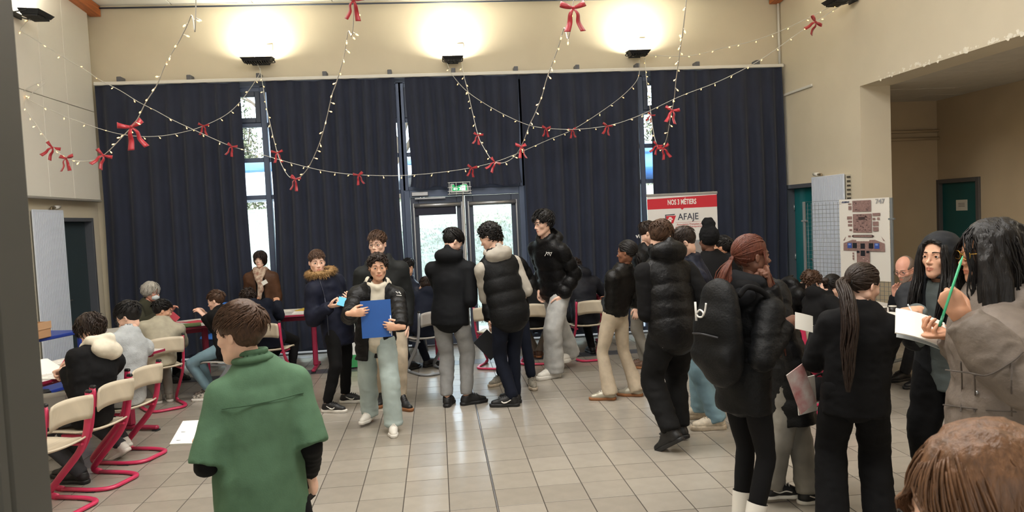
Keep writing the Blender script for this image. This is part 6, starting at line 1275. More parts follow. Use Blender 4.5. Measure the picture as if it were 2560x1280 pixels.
P30 = person('person with dark tied hair in a plain black jacket at the right table', 1.64, 84, py(2082, 716, 7.05), seat=(3.62, 6.98, 92, 0.44), feet=[(4.0, 6.90, 0), (4.0, 7.07, 0)], pelvis=(3.62, 6.98, .552), hyaw=70, hpitch=-25, hunch=.07, arms={'R': dict(table=1, at=(4.02, 6.72, .85), palm=(0, 0, -1)), 'L': dict(table=.2, at=(4.05, 6.92, .86), palm=(0, 0, -1))}, tops=[dict(m=BLKJ, t=.034, hem=.07, hood='down')], pants=dict(m=BLKJ), shoes=('runner', (SB, SB, SB)), hair=dict(style='smooth', seed=40), hairmat=HB, skin='fair', res=1.2, fem=True, extra=bun)
def lanyard(J):
    NB, up, chf, cr, s = J['NB'], J['up'], J['chf'], J['chr'], J['s']; LB = M('blue_lanyard', (40, 70, 170), .6); V, Q = J['tops'][0]
    def front(q):
        o = q-chf*.0; r_ = V-o; t = r_ @ chf; off = np.linalg.norm(r_-t[:, None]*chf, axis=1); m = off < .03; return o+chf*((t[m].max() if m.any() else .15)+.004)
    end = front(NB-up*.34)
    for e in (-1, 1): b = MB(); b.tube(spline([NB+e*cr*.07+up*.03, front(NB+e*cr*.06-up*.07), front(NB+e*cr*.035-up*.2), end], 5), .006, 5); b.build('lanyard_strap', LB, J['root'], True)
    b = MB(); R = Matrix(np.stack([cr, chf, up], 1).tolist()).to_4x4(); R.translation = Vector(end-up*.05); b.box((-.03, -.003, -.05), (.03, .004, .045), mat=R); b.build('lanyard_card', M('badge_white', (228, 226, 220), .5), J['root'])
P31 = person('bearded balding man in glasses and black fleece with a blue lanyard', 1.76, 258, py(2262, 672, 7.05), seat=(5.02, 6.95, 262, 0.44), feet=[(4.62, 7.15, 0), (4.60, 6.85, 0)], pelvis=(5.01, 6.95, .56), hyaw=246, hpitch=-20, hunch=.02, arms={'R': dict(table=1, at=(4.52, 7.12, .85), palm=(0, 0, -1)), 'L': dict(table=1, at=(4.50, 6.82, .85), palm=(0, 0, -1))}, tops=[dict(m=C('black_fleece', (12, 14, 20), .95), t=.030, hem=.06, ring=.020, collar=.04)], pants=dict(m=DGR), shoes=('court', (SB, SB, SB)), hair=dict(style='sides', seed=41), hairmat=MATS['hair_greyshort'], skin='pink', glasses=FRM, hk=dict(beard=M('grey_stubble', (150, 128, 116), .9, var=.25, scale=120), jaw=1.06), extra=lanyard, girth=1.06)
def locks32(J):
    for e, P in ((-1, [(-.060, .060, .062), (-.070, .066, .0), (-.078, .060, -.10), (-.082, .085, -.22), (-.070, .10, -.36), (-.06, .105, -.46)]), (1, [(.060, .060, .062), (.070, .066, .0), (.078, .060, -.10), (.082, .085, -.22), (.080, .10, -.36), (.07, .105, -.44)])):
        v, q = tail_mesh(P, [.012, .018, .024, .036, .034, .010], 60, 7+e, .006, .007); ob('hair', mesh_np('hair', J['HT'](v), q, HB), J['root'])
    v, q = tail_mesh([(-.05, .066, .068), (0, .072, .086), (.05, .066, .068)], [.010, .012, .010], 26, 4, .004, .006); ob('hair', mesh_np('hair', J['HT'](v), q, HB), J['root'])
P32 = person('girl with long black hair under a raised charcoal hood, looking aside', 1.72, 236, py(2348, 640, 4.00), feet=[V3(2.84, 4.14, 0), V3(2.98, 3.94, 0)], pelvis=(2.93, 4.06, .90), hyaw=246, hpitch=3, foot_yaw=[236, 236], arms={'R': dict(at=py(2276, 776, 3.80), pose='pinch', palm=(0, .2, -1), fd=(-.8, -.3, 0)), 'L': dict(at=py(2342, 836, 3.64), pose='pinch', palm=(-.2, .2, 1), fd=(-.7, -.2, 0))},
  tops=[dict(m=C('grey_green_sweat', (96, 104, 104)), t=.016, hem=.16, name='sweatshirt'), dict(m=CHAR, t=.034, hem=.06, hood='up', open=.055, name='jacket', res=.0085)], pants=dict(m=BLKJ, th=.098, kn=.09, ank=.09, calf=.09), shoes=('court', (SB, SB, SB)), hairmat=HB, skin=(222, 172, 144), fem=True, hk=dict(lips=1.05, jaw=.95), extra=locks32)
def quilt33(J):
    V, Q = J['tops'][0]; cam_ = J['L'](CAM); TS = M('taupe_seam', (78, 70, 64), .8)
    for k, pix in enumerate([[(2364, 925), (2420, 932), (2470, 938), (2530, 905), (2558, 880)], [(2358, 1012), (2420, 1020), (2470, 1026), (2540, 1030)], [(2436, 935), (2438, 985), (2436, 1030)], [(2530, 905), (2528, 980), (2530, 1040)], [(2360, 1068), (2430, 1072), (2520, 1075)], [(2402, 905), (2405, 960), (2402, 1030)]]):
        stroke(J, 'quilt_seam', spline([on_cloth(J, 0, x, y, .001) for x, y in pix], 5), .0032, TS)
    b = MB(); p = on_cloth(J, 0, 2442, 981, .002); b.tube([p, p+unit(cam_-p)*.006], .007, 10); b.build('snap_button', STEEL, J['root'], True)
P33 = person('girl with long wavy black hair in a long taupe puffer coat, holding a green pen', 1.74, 292, py(2470, 628, 2.82), feet=[V3(2.20, 2.98, 0), V3(2.12, 2.76, 0)], pelvis=(2.21, 2.84, .90), hyaw=278, hpitch=-4, foot_yaw=[290, 290], arms={'L': dict(at=py(2386, 765, 2.56), pose='write', palm=(.35, .9, .1), fd=(-.45, .15, .9), pole=(.1, -.8, -.9)), 'R': dict(at=py(2345, 838, 3.02), pose='pinch', palm=(0, 0, 1), fd=(-1, .2, 0))},
  tops=[dict(m=TAU, t=.050, hem=.50, rings=(.27, .012), hood='down', noise=.010, fr=(6, 6, 8), ur=.064, er=.066, cuffr=.046, res=.0085, flare=1.06)], pants=dict(m=BLKJ), shoes=('court', (SB, SB, SB)), hair=dict(style='long', seed=43, n=620, L=.66, curl=.010, cf=34, grav=1.7, clear=.050, r=.0042, mass=[([(0, -.05, .03), (0, -.075, -.10), (0, -.095, -.26), (0, -.09, -.40), (0, -.085, -.50)], [.098, .108, .110, .070, .015]), ([(-.055, .035, .055), (-.082, .048, -.03), (-.090, .058, -.14), (-.09, .065, -.30), (-.08, .07, -.42)], [.028, .034, .040, .034, .010]), ([(.055, .035, .055), (.082, .048, -.03), (.090, .058, -.14), (.09, .065, -.30)], [.028, .034, .040, .020]), ([(-.055, .0, .03), (-.090, .018, -.11), (-.100, .045, -.26), (-.085, .06, -.40)], [.045, .050, .056, .020]), ([(.055, .0, .03), (.090, .018, -.11), (.100, .045, -.26), (.085, .06, -.40)], [.045, .050, .056, .020])]), hairmat=HB, skin='tan', fem=True, glasses=M('gold_frame', (190, 150, 70), .3, metal=.9), extra=quilt33)
P34 = person('person with straight brown hair close in front, seen from the brow up', 1.60, 285, py(2455, 1275, .96), feet=[(.78, 1.1, 0), (.72, .9, 0)], hyaw=278, hpitch=-14, tops=[dict(m=BLKJ, t=.03, hem=.1)], pants=dict(m=BLKJ), shoes=('court', (SB, SB, SB)), hair=dict(style='long', seed=44, n=800, L=.26, curl=.0, clear=.058, r=.0040, front=.085), hairmat=HL, skin='fair', fem=True, glasses=FRM, res=1.0)
# ------------------------------------------------------------------ things held and lying about
PAPER = M('white_paper', (232, 230, 224), .7); LINE = M('print_line_grey', (140, 140, 146), .8); REDP = M('red_print', (186, 60, 76), .6); GRNP = M('olive_cover', (86, 104, 60), .6)
def basis(x, n):
    """rotation matrix with local x, z(normal)"""
    x = unit(x); z = unit(np.asarray(n, float)-x*(np.asarray(n, float) @ x)); y = np.cross(z, x); m = Matrix(np.stack([x, y, z], 1).tolist()).to_4x4(); return m
def sheet(name, c, x, n, w_, h_, m, label, cat, th=.002, bend=0.0, group=None, lines=0, parent=None):
    """flat-ish card centred at c; x = width direction, n = facing"""
    V = []; k = 8
    for sd_ in (1, -1):
        for i in range(k+1):
            for j in (0, 1): u = i/k-.5; V.append((u*w_, (j-.5)*h_, bend*(.25-u*u)*4+sd_*th/2))
    F = []
    for i in range(k): a = i*2; F.append((a, a+2, a+3, a+1)); b_ = (k+1)*2+i*2; F.append((b_, b_+1, b_+3, b_+2)); F.append((a, b_, b_+2, a+2)); F.append((a+1, a+3, b_+3, b_+1))
    e = (k+1)*2; F += [(0, 1, e+1, e), (2*k, e+2*k, e+2*k+1, 2*k+1)]
    o = ob(name, mesh_np(name, np.array(V), F, m, smooth=False), label=label, cat=cat, group=group); mm = basis(x, n); mm.translation = Vector(c); o.matrix_world = mm
    for q in range(lines):
        y = h_*(.36-.72*q/max(1, lines-1)); b = MB(); L = .36*w_*(1 if q % 3 else .6); z = th/2+.0006+bend*.5; b.box((-L, y-.0015, z), (L*.8, y+.0015, z+.0004)); b.build('print_line', LINE, o)
    return o
def rod(name, a, b_, r, m, label, cat, tip=None):
    a, b_ = np.asarray(a, float), np.asarray(b_, float); d = b_-a; mb = MB(); mb.tube([(0, 0, 0), d*.9, d], [r, r, r*.35], 8); o = mb.build(name, m, None, True, tuple(a), label=label, cat=cat); mb = MB(); mb.tube([d*-.02, d*.12], r*1.15, 8); mb.build('cap', tip or m, o, True); return o
def palm(J, i, f=.09, dn=.03):
    """world point in the palm of hand i (0 right)"""
    m4 = J['hM'][i][0]; return W(J, m4[:3, 3]+m4[:3, 1]*f+m4[:3, 2]*-dn)
# blue folder
c = py(941, 797, 6.335); fo = sheet('document_folder', c, (1, -.02, .02), (0, -1, .10), .252, .312, M('folder_blue', (30, 84, 160), .45, var=.05, scale=6), 'blue cardboard folder held upright by the smiling boy', 'folder', .012)
b = MB(); b.tube([(.118, -.15, .012), (.118, .02, .012)], .004, 8); b.build('elastic_strap', M('strap_white', (220, 222, 226), .5), fo, True)
rod('marker_pen', py(975, 832, 6.31), py(974, 798, 6.31), .006, M('pen_white', (226, 226, 224), .4), 'white pen clipped along the blue folder edge', 'pen')
# booklet of the parka boy
sheet('booklet', py(862, 756, 7.34), (.9, .05, -.30), (.15, -.75, .65), .135, .10, M('booklet_cyan', (70, 172, 206), .5), 'light blue booklet in the hands of the parka boy', 'booklet', .006)
sheet('leaflet', py(1168, 708, 7.82), (.8, .3, -.3), (-.2, -.7, .6), .15, .21, PAPER, 'printed white leaflet read by the boy in grey joggers', 'leaflet', .002, .01, lines=6)
sheet('document_wallet', py(1222, 862, 7.80), (.75, .1, .65), (.1, -1, .1), .20, .26, M('wallet_black', (20, 22, 30), .5), 'black document wallet hanging beside the body-warmer boy', 'folder', .012)
# green shirt boy
c = py(488, 1082, 3.30); sheet('note_pad', c, (.9, -.2, .0), (.05, -.55, .85), .17, .13, PAPER, 'white note pad with loose pages held by the boy in green', 'note pad', .008, .004, lines=3); sheet('loose_page', py(478, 1100, 3.27), (.9, -.2, .04), (.05, -.6, .8), .15, .05, PAPER, 'loose white page under the note pad of the boy in green', 'paper', .002)
ph = sheet('smartphone', palm(P8, 0, .08, .060), (.35, .2, -1), (.75, -.65, .1), .145, .072, M('phone_black', (22, 23, 26), .25), 'black smartphone in the hanging hand of the boy in green', 'phone', .009); b = MB(); b.box((-.068, -.033, .0045), (.068, .033, .0052)); b.build('screen', M('phone_screen', (40, 42, 46), .08), ph)
# ---------- papers on tables
rgp = random.Random(12)
def paper_on(t, u, v, rot, w_, h_, m, label, cat='paper', lines=5, dz=0.0, th=.002, group=None):
    c = W2(t, u, v, .7612+dz+th/2); a = math.radians(rot)-0; return sheet('paper_sheet' if cat == 'paper' else cat.replace(' ', '_'), c, (math.cos(a), math.sin(a), 0), (0, 0, 1), w_, h_, m, label, cat, th, lines=lines, group=group)
c = pz(160, 940, .763); sheet('paper_sheet', c, (.3, .95, 0), (0, 0, 1), .21, .30, PAPER, 'white worksheet under the hand of the boy with the cream hood', 'paper', .002, lines=7)
sheet('paper_sheet', pz(125, 926, .775), (.3, .9, .1), (.5, .0, .8), .21, .26, PAPER, 'white sheet lifted at its edge beside the worksheet', 'paper', .002, .02, lines=4)
sheet('paper_sheet', pz(165, 905, .763), (.2, .95, 0), (0, 0, 1), .21, .29, PAPER, 'white sheet before the black slotted chair', 'paper', .002, lines=5)
rod('highlighter', pz(140, 936, .80), pz(168, 922, .84), .007, M('highlighter_yellow', (196, 206, 40), .4), 'yellow highlighter in the hand of the boy with the cream hood', 'pen'); rod('ballpoint_pen', pz(188, 912, .82), pz(178, 898, .90), .005, M('pen_blue', (30, 44, 110), .4), 'dark blue ballpoint pen standing in a hand over the left table', 'pen')
for k, (u, v, r_, m, lb) in enumerate([(.55, .08, 20, REDP, 'red and white brochure on the left table before the grey fleece'), (.72, -.18, 60, PAPER, 'white form on the left table before the grey fleece'), (1.02, .12, 10, M('violet_cover', (70, 40, 80), .5), 'dark violet magazine at the end of the left table')]): paper_on(T1, u, v, r_, .21, .29, m, lb, 'paper' if m is PAPER else 'brochure', 4 if m is PAPER else 0, th=.002 if m is PAPER else .005)
for k, (u, v, r_, m, lb) in enumerate([(.35, -.22, 15, PAPER, 'white form near the corner of the masked woman\'s table'), (.48, .05, 50, REDP, 'red brochure on the masked woman\'s table'), (.20, .18, -20, M('pink_print', (206, 120, 130), .6), 'pink leaflet on the masked woman\'s table'), (-.10, -.05, 10, PAPER, 'white form in the middle of the masked woman\'s table')]): paper_on(T2, u, v, r_, .21, .29, m, lb, 'paper' if m is PAPER else 'leaflet', 4 if m is PAPER else 0, dz=.001*k)
sheet('booklet', pz(478, 812, .775), (.9, .3, .0), (0, 0, 1), .21, .28, GRNP, 'olive green booklet lying before the boy in jeans', 'booklet', .008)
ph3 = sheet('folded_leaflet', py(436, 792, 8.76), (.6, .3, .6), (.4, -.8, .3), .07, .10, REDP, 'small red leaflet in the hand of the beige sweatshirt boy', 'leaflet', .004)
for k, (u, v, r_, m, lb) in enumerate([(.35, -.12, 5, PAPER, 'white sheet at the front of the leather jacket woman\'s table'), (.38, .14, -12, M('mustard_print', (190, 160, 60), .6), 'mustard folder on the leather jacket woman\'s table'), (.08, .1, 20, PAPER, 'white sheet at the back of the leather jacket woman\'s table')]): paper_on(T3, u, v, r_, .21, .29, m, lb, 'paper' if m is PAPER else 'folder', 5 if m is PAPER else 0, dz=.001*k, th=.002 if m is PAPER else .008)
for t, lb in ((T4, 'white form on the table by the left door leaf'), (T5, 'white form on the table under the curtain by the door')): paper_on(t, -.1, -.08, 8, .21, .29, PAPER, lb)
# right table: folders, cups
for k in range(4): c = W2(T6, -.55+.0*k, .06, .765+k*.012); sheet('binder', py(2232, 756-k*3, 6.35)*V3(1, 1, 0)+V3(0, 0, .765+.006+k*.013), (.93, .2+.1*k, 0), (0, 0, 1), .30, .22, [M('binder_blue', (40, 74, 130), .5), PAPER, M('binder_navy', (30, 44, 76), .5), PAPER][k], ['blue binder at the bottom of the pile on the right table', 'white brochure second in the pile on the right table', 'navy binder third in the pile on the right table', 'white brochure on top of the pile on the right table'][k], 'binder' if k % 2 == 0 else 'brochure', .011)
for k, (u, v) in enumerate(((2208, 780), (2232, 778), (2258, 780))):
    c = pz(u, v+12, .762); b = MB(); b.tube([(0, 0, 0), (0, 0, .09)], [.028, .034], 14); o = b.build('cup', M('cup_dark', (40, 34, 32), .4), None, True, tuple(c), label=['dark paper cup beside the binders, nearest the ponytail girl', 'dark paper cup between two others on the right table', 'dark paper cup of three, nearest the hooded girl'][k], cat='cup'); b = MB(); b.tube([(0, 0, .088), (0, 0, .097)], .036, 14); b.build('lid', M('cup_lid', (210, 206, 198), .5), o, True)
paper_on(T6, .35, -.1, 100, .21, .29, PAPER, 'white form on the right table before the tied-hair person'); paper_on(T6, -.05, -.12, 80, .21, .29, PAPER, 'white form on the right table beside the binders')
# girls on the right: clipboard paper and pens
pad = sheet('paper_pad', py(2300, 820, 3.14), (.88, -.35, -.33), (-.1, -.55, .82), .21, .17, PAPER, 'white paper pad held between the hooded girl and the taupe coat', 'paper pad', .006, .012); sheet('card_sleeve', py(2304, 830, 3.17), (.88, -.35, -.33), (-.1, -.55, .82), .215, .175, M('sleeve_clear', (190, 196, 200), .2), 'thin grey plastic sleeve under the white paper pad', 'sleeve', .003, .012)
gp = rod('long_pen', py(2350, 812, 2.50), py(2407, 640, 2.60), .0048, M('pen_green', (60, 170, 120), .35), 'long green pen held up by the girl in the taupe coat', 'pen', M('pen_green_dark', (30, 110, 80), .35)); rod('thin_pen', py(2270, 762, 3.76), py(2292, 800, 3.70), .004, M('pen_clear', (200, 206, 210), .3), 'thin pale pen in the hand of the hooded girl', 'pen')
# braids girl: card in hand, backpack; coat person: papers
sheet('card', py(2010, 806, 3.82), (.85, .3, -.25), (-.1, -.9, .3), .13, .09, PAPER, 'small white card in the hand of the girl with braids', 'card', .003, .004)
sheet('brochure', py(2004, 972, 4.14), (.35, .1, -.9), (.3, -.9, .1), .26, .14, M('white_brochure', (226, 222, 216), .5, scale=9, col2=(190, 110, 110)), 'red and white brochure hanging from the coat person\'s hand', 'brochure', .006); sheet('paper_pad', py(2016, 988, 4.20), (.1, .1, -1), (.2, -1, 0), .22, .13, PAPER, 'white pad hanging behind the red brochure', 'paper pad', .008)
bp = empty('backpack', tuple(py(1795, 820, 3.84)*V3(1, 1, 0)+V3(0, 0, 0)), -math.radians(70), label='black backpack with a white logo on the back of the girl with braids', cat='backpack'); bz = float(py(1795, 820, 3.84)[2])
f = Field((-.2, -.14, bz-.32), (.2, .16, bz+.30), .010); f.tube([(0, .01, bz-.17), (0, -.005, bz), (0, .015, bz+.14)], [.150, .158, .125], .03, flat=((0, 1, 0), .60)); f.tube([(-.09, -.055, bz-.15), (.09, -.055, bz-.15)], [.06, .06], .05, flat=((0, 1, 0), .6)); V, Q = f.mesh(); ob('pack', mesh_np('pack', rough_up(V, Q, .006, (10, 10, 12), 4), Q, BLKN), bp)
for e in (-1, 1): b = MB(); b.tube(spline([(e*.085, .07, bz+.17), (e*.10, .13, bz+.215), (e*.12, .24, bz+.15), (e*.13, .25, bz-.02), (e*.12, .08, bz-.18)], 6), .016, 8); b.build('shoulder_strap', BLKJ, bp, True)
b = MB(); b.tube(fillet([(-.03, .03, bz+.17), (-.03, .02, bz+.215), (.03, .02, bz+.215), (.03, .03, bz+.17)], .02), .008, 6); b.build('top_handle', BLKJ, bp, True)
def bk(pts): return [(x, -.105, bz+z) for x, z in pts]
b = MB(); b.tube(bk([(-.050, .145), (-.048, .10), (-.046, .045)]), .006, 6); b.build('logo', LOGO, bp, True); b = MB(); b.tube(spline(bk([(-.044, .085), (-.015, .105), (.012, .092), (.0, .070), (-.03, .068), (-.042, .080)]), 5), .005, 6); b.tube(spline(bk([(.012, .080), (.026, .105), (.036, .145)]), 5), .005, 6); b.build('logo', LOGO, bp, True)
b = MB(); b.tube(spline([(-.10, -.088, bz-.03), (0, -.108, bz-.02), (.10, -.088, bz-.03)], 6), .005, 6); b.build('pocket_zip', M('zip_grey', (60, 60, 64), .4, metal=.4), bp, True)
bg_ = empty('shoulder_bag', tuple(pz(2075, 1000)), label='black bag on the floor under the right table', cat='bag'); f = Field((-.2, -.14, 0), (.2, .14, .3), .012); f.tube([(-.10, 0, .11), (.10, 0, .10)], [.11, .10], .02, flat=((0, 1, 0), .7)); f.plane((0, 0, .004), (0, 0, -1)); V, Q = f.mesh(); ob('bag_body', mesh_np('bag_body', rough_up(V, Q, .01, (12, 12, 12), 3), Q, BLKJ), bg_); b = MB(); b.tube(spline([(-.15, 0, .15), (-.10, .03, .24), (.10, .03, .24), (.15, 0, .15)], 6), .010, 6); b.build('strap', BLKJ, bg_, True)
# white printed carton on the floor side of the left table
ct = empty('carton', tuple(pz(140, 1010, .40)*V3(1, 1, 0)+V3(-.1, .1, 0)), .3, label='white printed carton under the left table', cat='box'); b = MB(); b.box((-.14, -.12, 0), (.14, .12, .46), bev=.004); b.build('carton_body', M('carton_white', (212, 212, 210), .6), ct)
for k in range(4): b = MB(); b.box((.1405, -.08, .36-k*.05), (.142, .05-.03*(k % 2), .375-k*.05)); b.build('print_line', LINE, ct)
# ------------------------------------------------------------------ wall floodlights and fairy lights
LAMPB = M('floodlight_black', (40, 42, 46), .45, metal=.4); LG = M('floodlight_glass', (255, 252, 240), .3, emit=(255, 246, 222), es=14)
def lamp(loc, rz, label, e=26, w_=.36):
    """uplight on a bracket; local +y points to the wall"""
    l = empty('floodlight', loc, rz, label=label, cat='floodlight')
    b = MB(); V = [(-w_/2, -.13, .02), (w_/2, -.13, .02), (w_/2, .10, .035), (-w_/2, .10, .035), (-w_*.40, -.10, -.025), (w_*.40, -.10, -.025), (w_*.40, .08, -.02), (-w_*.40, .08, -.02)]; b.add(V, [(0, 1, 2, 3), (7, 6, 5, 4), (0, 4, 5, 1), (1, 5, 6, 2), (2, 6, 7, 3), (3, 7, 4, 0)]); b.build('housing', LAMPB, l)
    b = MB(); V = [(-w_*.44, -.115, .0225), (w_*.44, -.115, .0225), (w_*.44, .085, .0355), (-w_*.44, .085, .0355)]; b.add(V, [(0, 1, 2, 3)]); b.build('glass_plate', LG, l)
    for k in range(11): x = -w_*.36+k*w_*.072; b = MB(); b.box((x-.004, -.09, -.045), (x+.004, .075, -.018)); b.build('cooling_fin', LAMPB, l)
    for q in (-1, 1): b = MB(); b.tube(fillet([(q*w_*.48, 0, .01), (q*w_*.48, .13, -.01), (q*w_*.25, .20, .0)], .03), .008, 6); b.build('bracket_arm', LAMPB, l, True)
    b = MB(); b.box((-w_*.28, .19, -.03), (w_*.28, .21, .03), bev=.004); b.build('wall_plate', LAMPB, l)
    b = MB(); b.tube(spline([(.02, .07, .02), (-.06, .05, .07), (-.09, .06, .12), (-.05, .07, .13), (.0, .08, .05), (.08, .12, .12), (.12, .195, .20)], 6), .006, 6); b.build('cable', M('grey_cable', (110, 110, 112), .5), l, True)
    b = MB(); b.box((.08, .185, .17), (.17, .21, .26), bev=.006); b.build('junction_box', WHITE, l)
    a = area('floodlight_beam', (0, 0, 0), (0, 0, 0), w_*.8, .16, e, (1, .93, .74)); a.data.spread = math.radians(158); a.parent = l; a.location = (0, -.01, .045); a.rotation_euler = (math.radians(180-14), 0, 0); a.name = 'beam'
    return l
LM = [V3(-2.37, 10.93, 4.20), V3(.35, 10.93, 4.15), V3(3.07, 10.93, 4.17)]
lamp(LM[0], 0, 'floodlight on the back wall above the slot window near the left wall', w_=.44); lamp(LM[1], 0, 'floodlight on the back wall above the double door', w_=.30); lamp(LM[2], 0, 'floodlight on the back wall above the banner side slot window', w_=.33)
RW = V3(5.13, 9.07, 4.36); LW = V3(-4.40, 9.12, 4.38)
lamp(RW, math.radians(-90), 'floodlight on the right wall above the corridor opening'); lamp(LW, math.radians(90), 'floodlight on the left wall panels')
for k, y in enumerate((5.6, 2.4)):  # extra uplights added out of view for bounce off the ceiling
    lamp((5.13, y, 4.36), math.radians(-90), ['added floodlight out of view, second along the right wall', 'added floodlight out of view, third along the right wall'][k], 26); lamp((-4.40, y, 4.38), math.radians(90), ['added floodlight out of view, second along the left wall', 'added floodlight out of view, third along the left wall'][k], 26)
WIREM = M('string_cable', (206, 204, 196), .5); STEM = M('bulb_stem', (226, 222, 210), .4); GLOW = M('bulb_glow', (255, 214, 150), .3, emit=(255, 190, 104), es=5)
b = MB(); b.tube([(0, 0, 0), (0, 0, -.026)], .0034, 6, 0); b.tube([(0, 0, -.024), (0, 0, -.030), (0, 0, -.040), (0, 0, -.046)], [.004, .0058, .0052, .002], 7, 1); BULB = b.mesh('bulb', [STEM, GLOW], True)
RIB = M('red_satin', (156, 18, 34), .38, var=.15, scale=14, sheen=.3)
def ribbon(P, wid, wdir):
    P = np.asarray(P, float); n = len(P); wid = np.full(n, wid) if np.isscalar(wid) else np.asarray(wid); wd = unit(wdir); T_ = np.gradient(P, axis=0); V = []; F = []
    for i in range(n):
        nn = unit(np.cross(T_[i], wd))*.0012
        for s_ in (1, -1):
            for e in (-1, 1): V.append(P[i]+wd*e*wid[i]/2+nn*s_)
    for i in range(n-1):
        a, c = i*4, (i+1)*4; F += [(a, a+1, c+1, c), (a+3, a+2, c+2, c+3), (a+1, a+3, c+3, c+1), (a+2, a, c, c+2)]
    F += [(0, 2, 3, 1), ((n-1)*4, (n-1)*4+1, (n-1)*4+3, (n-1)*4+2)]; return V, F
def make_bow():
    r_ = empty('ribbon_bow')
    for e in (-1, 1):
        V, F = ribbon(spline([(0, 0, 0), (e*.045, .024, .018), (e*.085, .022, .034), (e*.098, 0, .038), (e*.055, -.026, .014), (0, 0, 0)], 5), np.concatenate([np.linspace(.020, .055, 13), np.linspace(.055, .020, 13)]), (-.35*e, .25, 1)); b = MB(); b.add(V, F); b.build('loop', RIB, r_, True)
        V, F = ribbon(spline([(0, -.004, 0), (e*.03, -.012, -.05), (e*.035, .006, -.11), (e*.065, -.006, -.185)], 6), np.linspace(.022, .052, 19), (1, .35*e, .15*e)); b = MB(); b.add(V, F); b.build('tail', RIB, r_, True)
    f = Field((-.03, -.03, -.03), (.03, .03, .03), .007); f.ell((0, 0, 0), (.016, .018, .017), .005); V, Q = f.mesh(); ob('knot', mesh_np('knot', V, Q, RIB), r_); return r_
BOW = [None]; rs = random.Random(5)
def up_to(p, dx, dy): y = p[1]+dy; return V3(p[0]+dx, y, zc(y)-.01)
STR = {}
def string(key, pix, ya, yb, label, start=None, end=None, pitch=.21, r=.0042):
    P = np.array(pix, float); d = np.concatenate([[0], np.cumsum(np.linalg.norm(np.diff(P, axis=0), axis=1))]); d /= d[-1]; pts = [py(P[i][0], P[i][1], ya+(yb-ya)*d[i]) for i in range(len(P))]
    if start is not None: pts = [start]+pts
    if end is not None: pts = pts+[end]
    c = spline(pts, 6); root = empty('string_lights', tuple(c[0]), label=label, cat='string lights'); b = MB(); b.tube(c-c[0], r, 5); b.build('cable', WIREM, root, True)
    L = np.concatenate([[0], np.cumsum(np.linalg.norm(np.diff(c, axis=0), axis=1))]); s_ = .1
    while s_ < L[-1]-.05:
        p = np.array([np.interp(s_, L, c[:, k]) for k in range(3)])-c[0]; o = ob('bulb', BULB, root, tuple(p), (rs.uniform(-1.3, 1.3), rs.uniform(-1.3, 1.3), rs.uniform(0, 6.28))); s_ += pitch*rs.uniform(.8, 1.2)
    STR[key] = c; return root
string('a', [(490, 0), (478, 38), (452, 95), (415, 158), (392, 213), (365, 255), (340, 303), (305, 343), (265, 383), (232, 401), (180, 400), (140, 376), (95, 318), (62, 256)], 5.0, 9.15, 'fairy light string dipping lowest in front of the left wall panels', start=up_to(py(490, 0, 5.0), .45, -1.0), end=LW+V3(0, .1, -.75))
string('b', [(58, 238), (155, 287), (190, 301), (250, 322), (300, 335), (350, 341), (400, 340), (450, 332), (500, 318), (560, 290), (600, 255), (640, 200), (650, 178), (644, 160)], 9.2, 10.88, 'fairy light string from the left wall up to the first back wall floodlight', start=LW+V3(0, .1, -.70))
string('c', [(52, 72), (78, 93), (125, 122), (167, 148), (215, 176), (250, 200), (300, 226), (345, 254), (390, 277), (430, 299), (475, 320), (510, 336), (580, 366), (660, 388), (730, 408), (800, 425), (870, 435), (950, 439), (1020, 438), (1100, 431), (1180, 419), (1240, 404), (1290, 385), (1370, 350), (1430, 325), (1500, 281), (1560, 236), (1595, 195), (1598, 150)], 9.2, 10.82, 'longest fairy light string, crossing all the curtains in one shallow sag', start=LW)
string('d', [(885, 0), (870, 80), (862, 130), (855, 160), (840, 210), (830, 238), (818, 290), (805, 340), (790, 380), (770, 420), (748, 444), (730, 446), (715, 432), (700, 402), (690, 370), (680, 330), (665, 262), (655, 200), (650, 170)], 5.2, 10.86, 'fairy light string in a deep V before the curtain behind the parka boy', start=up_to(py(885, 0, 5.2), .2, -1.0))
string('e', [(1432, 20), (1410, 70), (1395, 120), (1380, 160), (1365, 203), (1355, 240), (1337, 285), (1325, 310), (1310, 350), (1295, 380), (1275, 400), (1250, 408), (1230, 400), (1210, 370), (1195, 338), (1181, 280), (1170, 230), (1160, 190), (1154, 158)], 5.2, 10.86, 'fairy light string in a deep V before the short curtain over the door', start=up_to(py(1432, 20, 5.2), .1, -1.0))
string('f', [(1118, 158), (1130, 186), (1165, 226), (1215, 261), (1270, 291), (1330, 315), (1400, 323), (1460, 322), (1530, 312), (1600, 288), (1700, 241), (1800, 202), (1900, 150), (2000, 80), (2105, 12)], 10.84, 9.1, 'fairy light string sagging from the door floodlight to the right wall', end=RW+V3(.1, 0, .0))
string('g', [(1612, 146), (1615, 185), (1620, 235), (1625, 270), (1630, 305), (1636, 342), (1646, 370), (1656, 373), (1668, 340), (1675, 300), (1685, 250), (1690, 200), (1697, 150), (1705, 90), (1716, 0)], 10.84, 5.2, 'fairy light string in a narrow V before the slot window by the banner', end=up_to(py(1716, 0, 5.2), .0, -1.0))
string('h', [(1626, 138), (1700, 141), (1750, 135), (1800, 122), (1880, 103), (1950, 78), (2010, 50), (2080, 15), (2112, -2)], 10.84, 9.1, 'taut fairy light string along the cream wall to the right wall floodlight', end=RW+V3(.1, 0, .02))
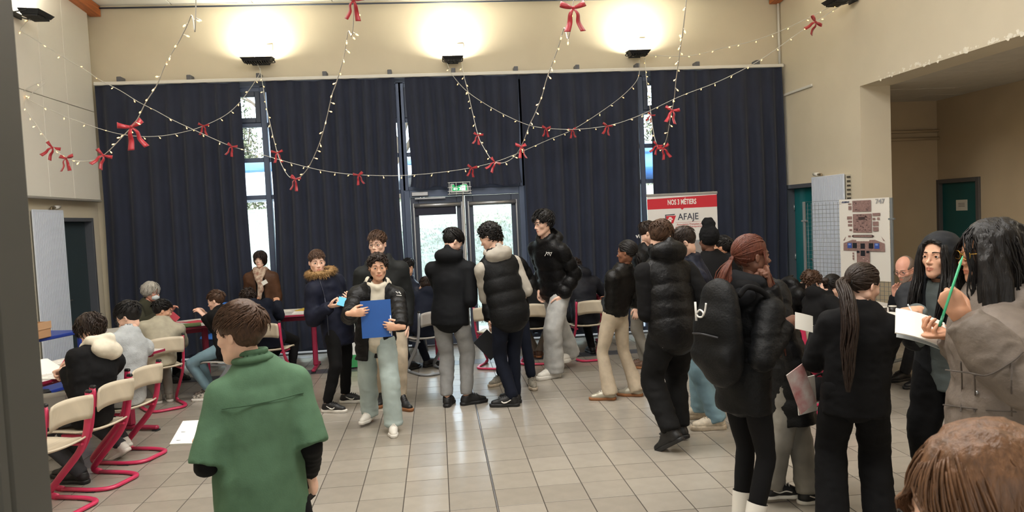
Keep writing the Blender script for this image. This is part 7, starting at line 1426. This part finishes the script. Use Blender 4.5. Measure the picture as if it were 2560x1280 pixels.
def bow(key, u, v, label, sc=1.0, tw=0.0):
    c = STR[key]; q = c-CAM; z = q @ FW; X = 1280+FPX*(q @ RT)/z; Y = 640-FPX*(q @ UP)/z; i = int(np.argmin((X-u)**2+(Y-v)**2+1e6*(z < 1)))
    if BOW[0] is None: BOW[0] = make_bow(); o = BOW[0]
    else: o = copy_tree(BOW[0])
    o.location = tuple(c[i]-V3(0, .012, .004)); o.rotation_euler = (rs.uniform(-.25, .25), tw+rs.uniform(-.3, .3), rs.uniform(-.6, .6)); sc *= .70; o.scale = (sc, sc, sc); tag(o, label, 'bow', 'red bows on the fairy lights')
for k, u, v, lb, sc, tw in [
    ('a', 120, 372, 'red bow before the left wall panels, higher of the two hanging there', 1.0, .5), ('a', 165, 398, 'red bow before the left wall panels, at the lowest sag', 1.05, -.2), ('a', 258, 388, 'red bow at the outer edge of the curtain beside the left wall', 1.05, .5), ('a', 330, 315, 'large red bow where two light strings cross before the left curtain', 1.5, .0),
    ('b', 515, 314, 'red bow on the string rising to the first floodlight', .95, 0), ('c', 580, 366, 'red bow at the inner edge of the left curtain, beside the slot window', .95, .4), ('d', 692, 380, 'red bow on the wall side of the V before the parka boy\'s curtain', .95, .2), ('d', 738, 446, 'red bow at the bottom of the V before the parka boy\'s curtain', 1.0, 0), ('c', 893, 437, 'red bow on the long string between the V string and the door', 1.0, 0),
    ('c', 1178, 420, 'red bow on the long string over the exit sign', .95, 0), ('e', 1193, 335, 'red bow on the wall side of the V before the short curtain', .9, .3), ('e', 1238, 404, 'red bow at the bottom of the V before the short curtain', .95, .6), ('e', 1302, 366, 'red bow on the near side of the V before the short curtain', 1.0, 0), ('f', 1368, 320, 'red bow on the sagging string, nearest the short curtain', .9, .2), ('c', 1425, 327, 'red bow on the long string where it meets the sagging string', .85, .1), ('f', 1523, 313, 'red bow on the sagging string, nearest the banner slot window', 1.0, 0),
    ('e', 1430, 18, 'large red bow high on the string near the ceiling, tails hanging', 1.25, .1), ('d', 890, -14, 'red bow near the ceiling above the parka boy\'s curtain', 1.0, .3), ('g', 1627, 285, 'small red bow in front of the banner slot window', .7, .2), ('g', 1642, 362, 'red bow low beside the banner slot window', .85, .3), ('g', 1658, 370, 'red bow at the bottom of the narrow V by the banner', 1.0, -.3), ('g', 1681, 275, 'red bow on the near side of the narrow V by the banner', 1.1, 0), ('f', 2045, 50, 'large red bow before the bare right wall near its floodlight', 1.3, .5)]: bow(k, u, v, lb, sc, tw)
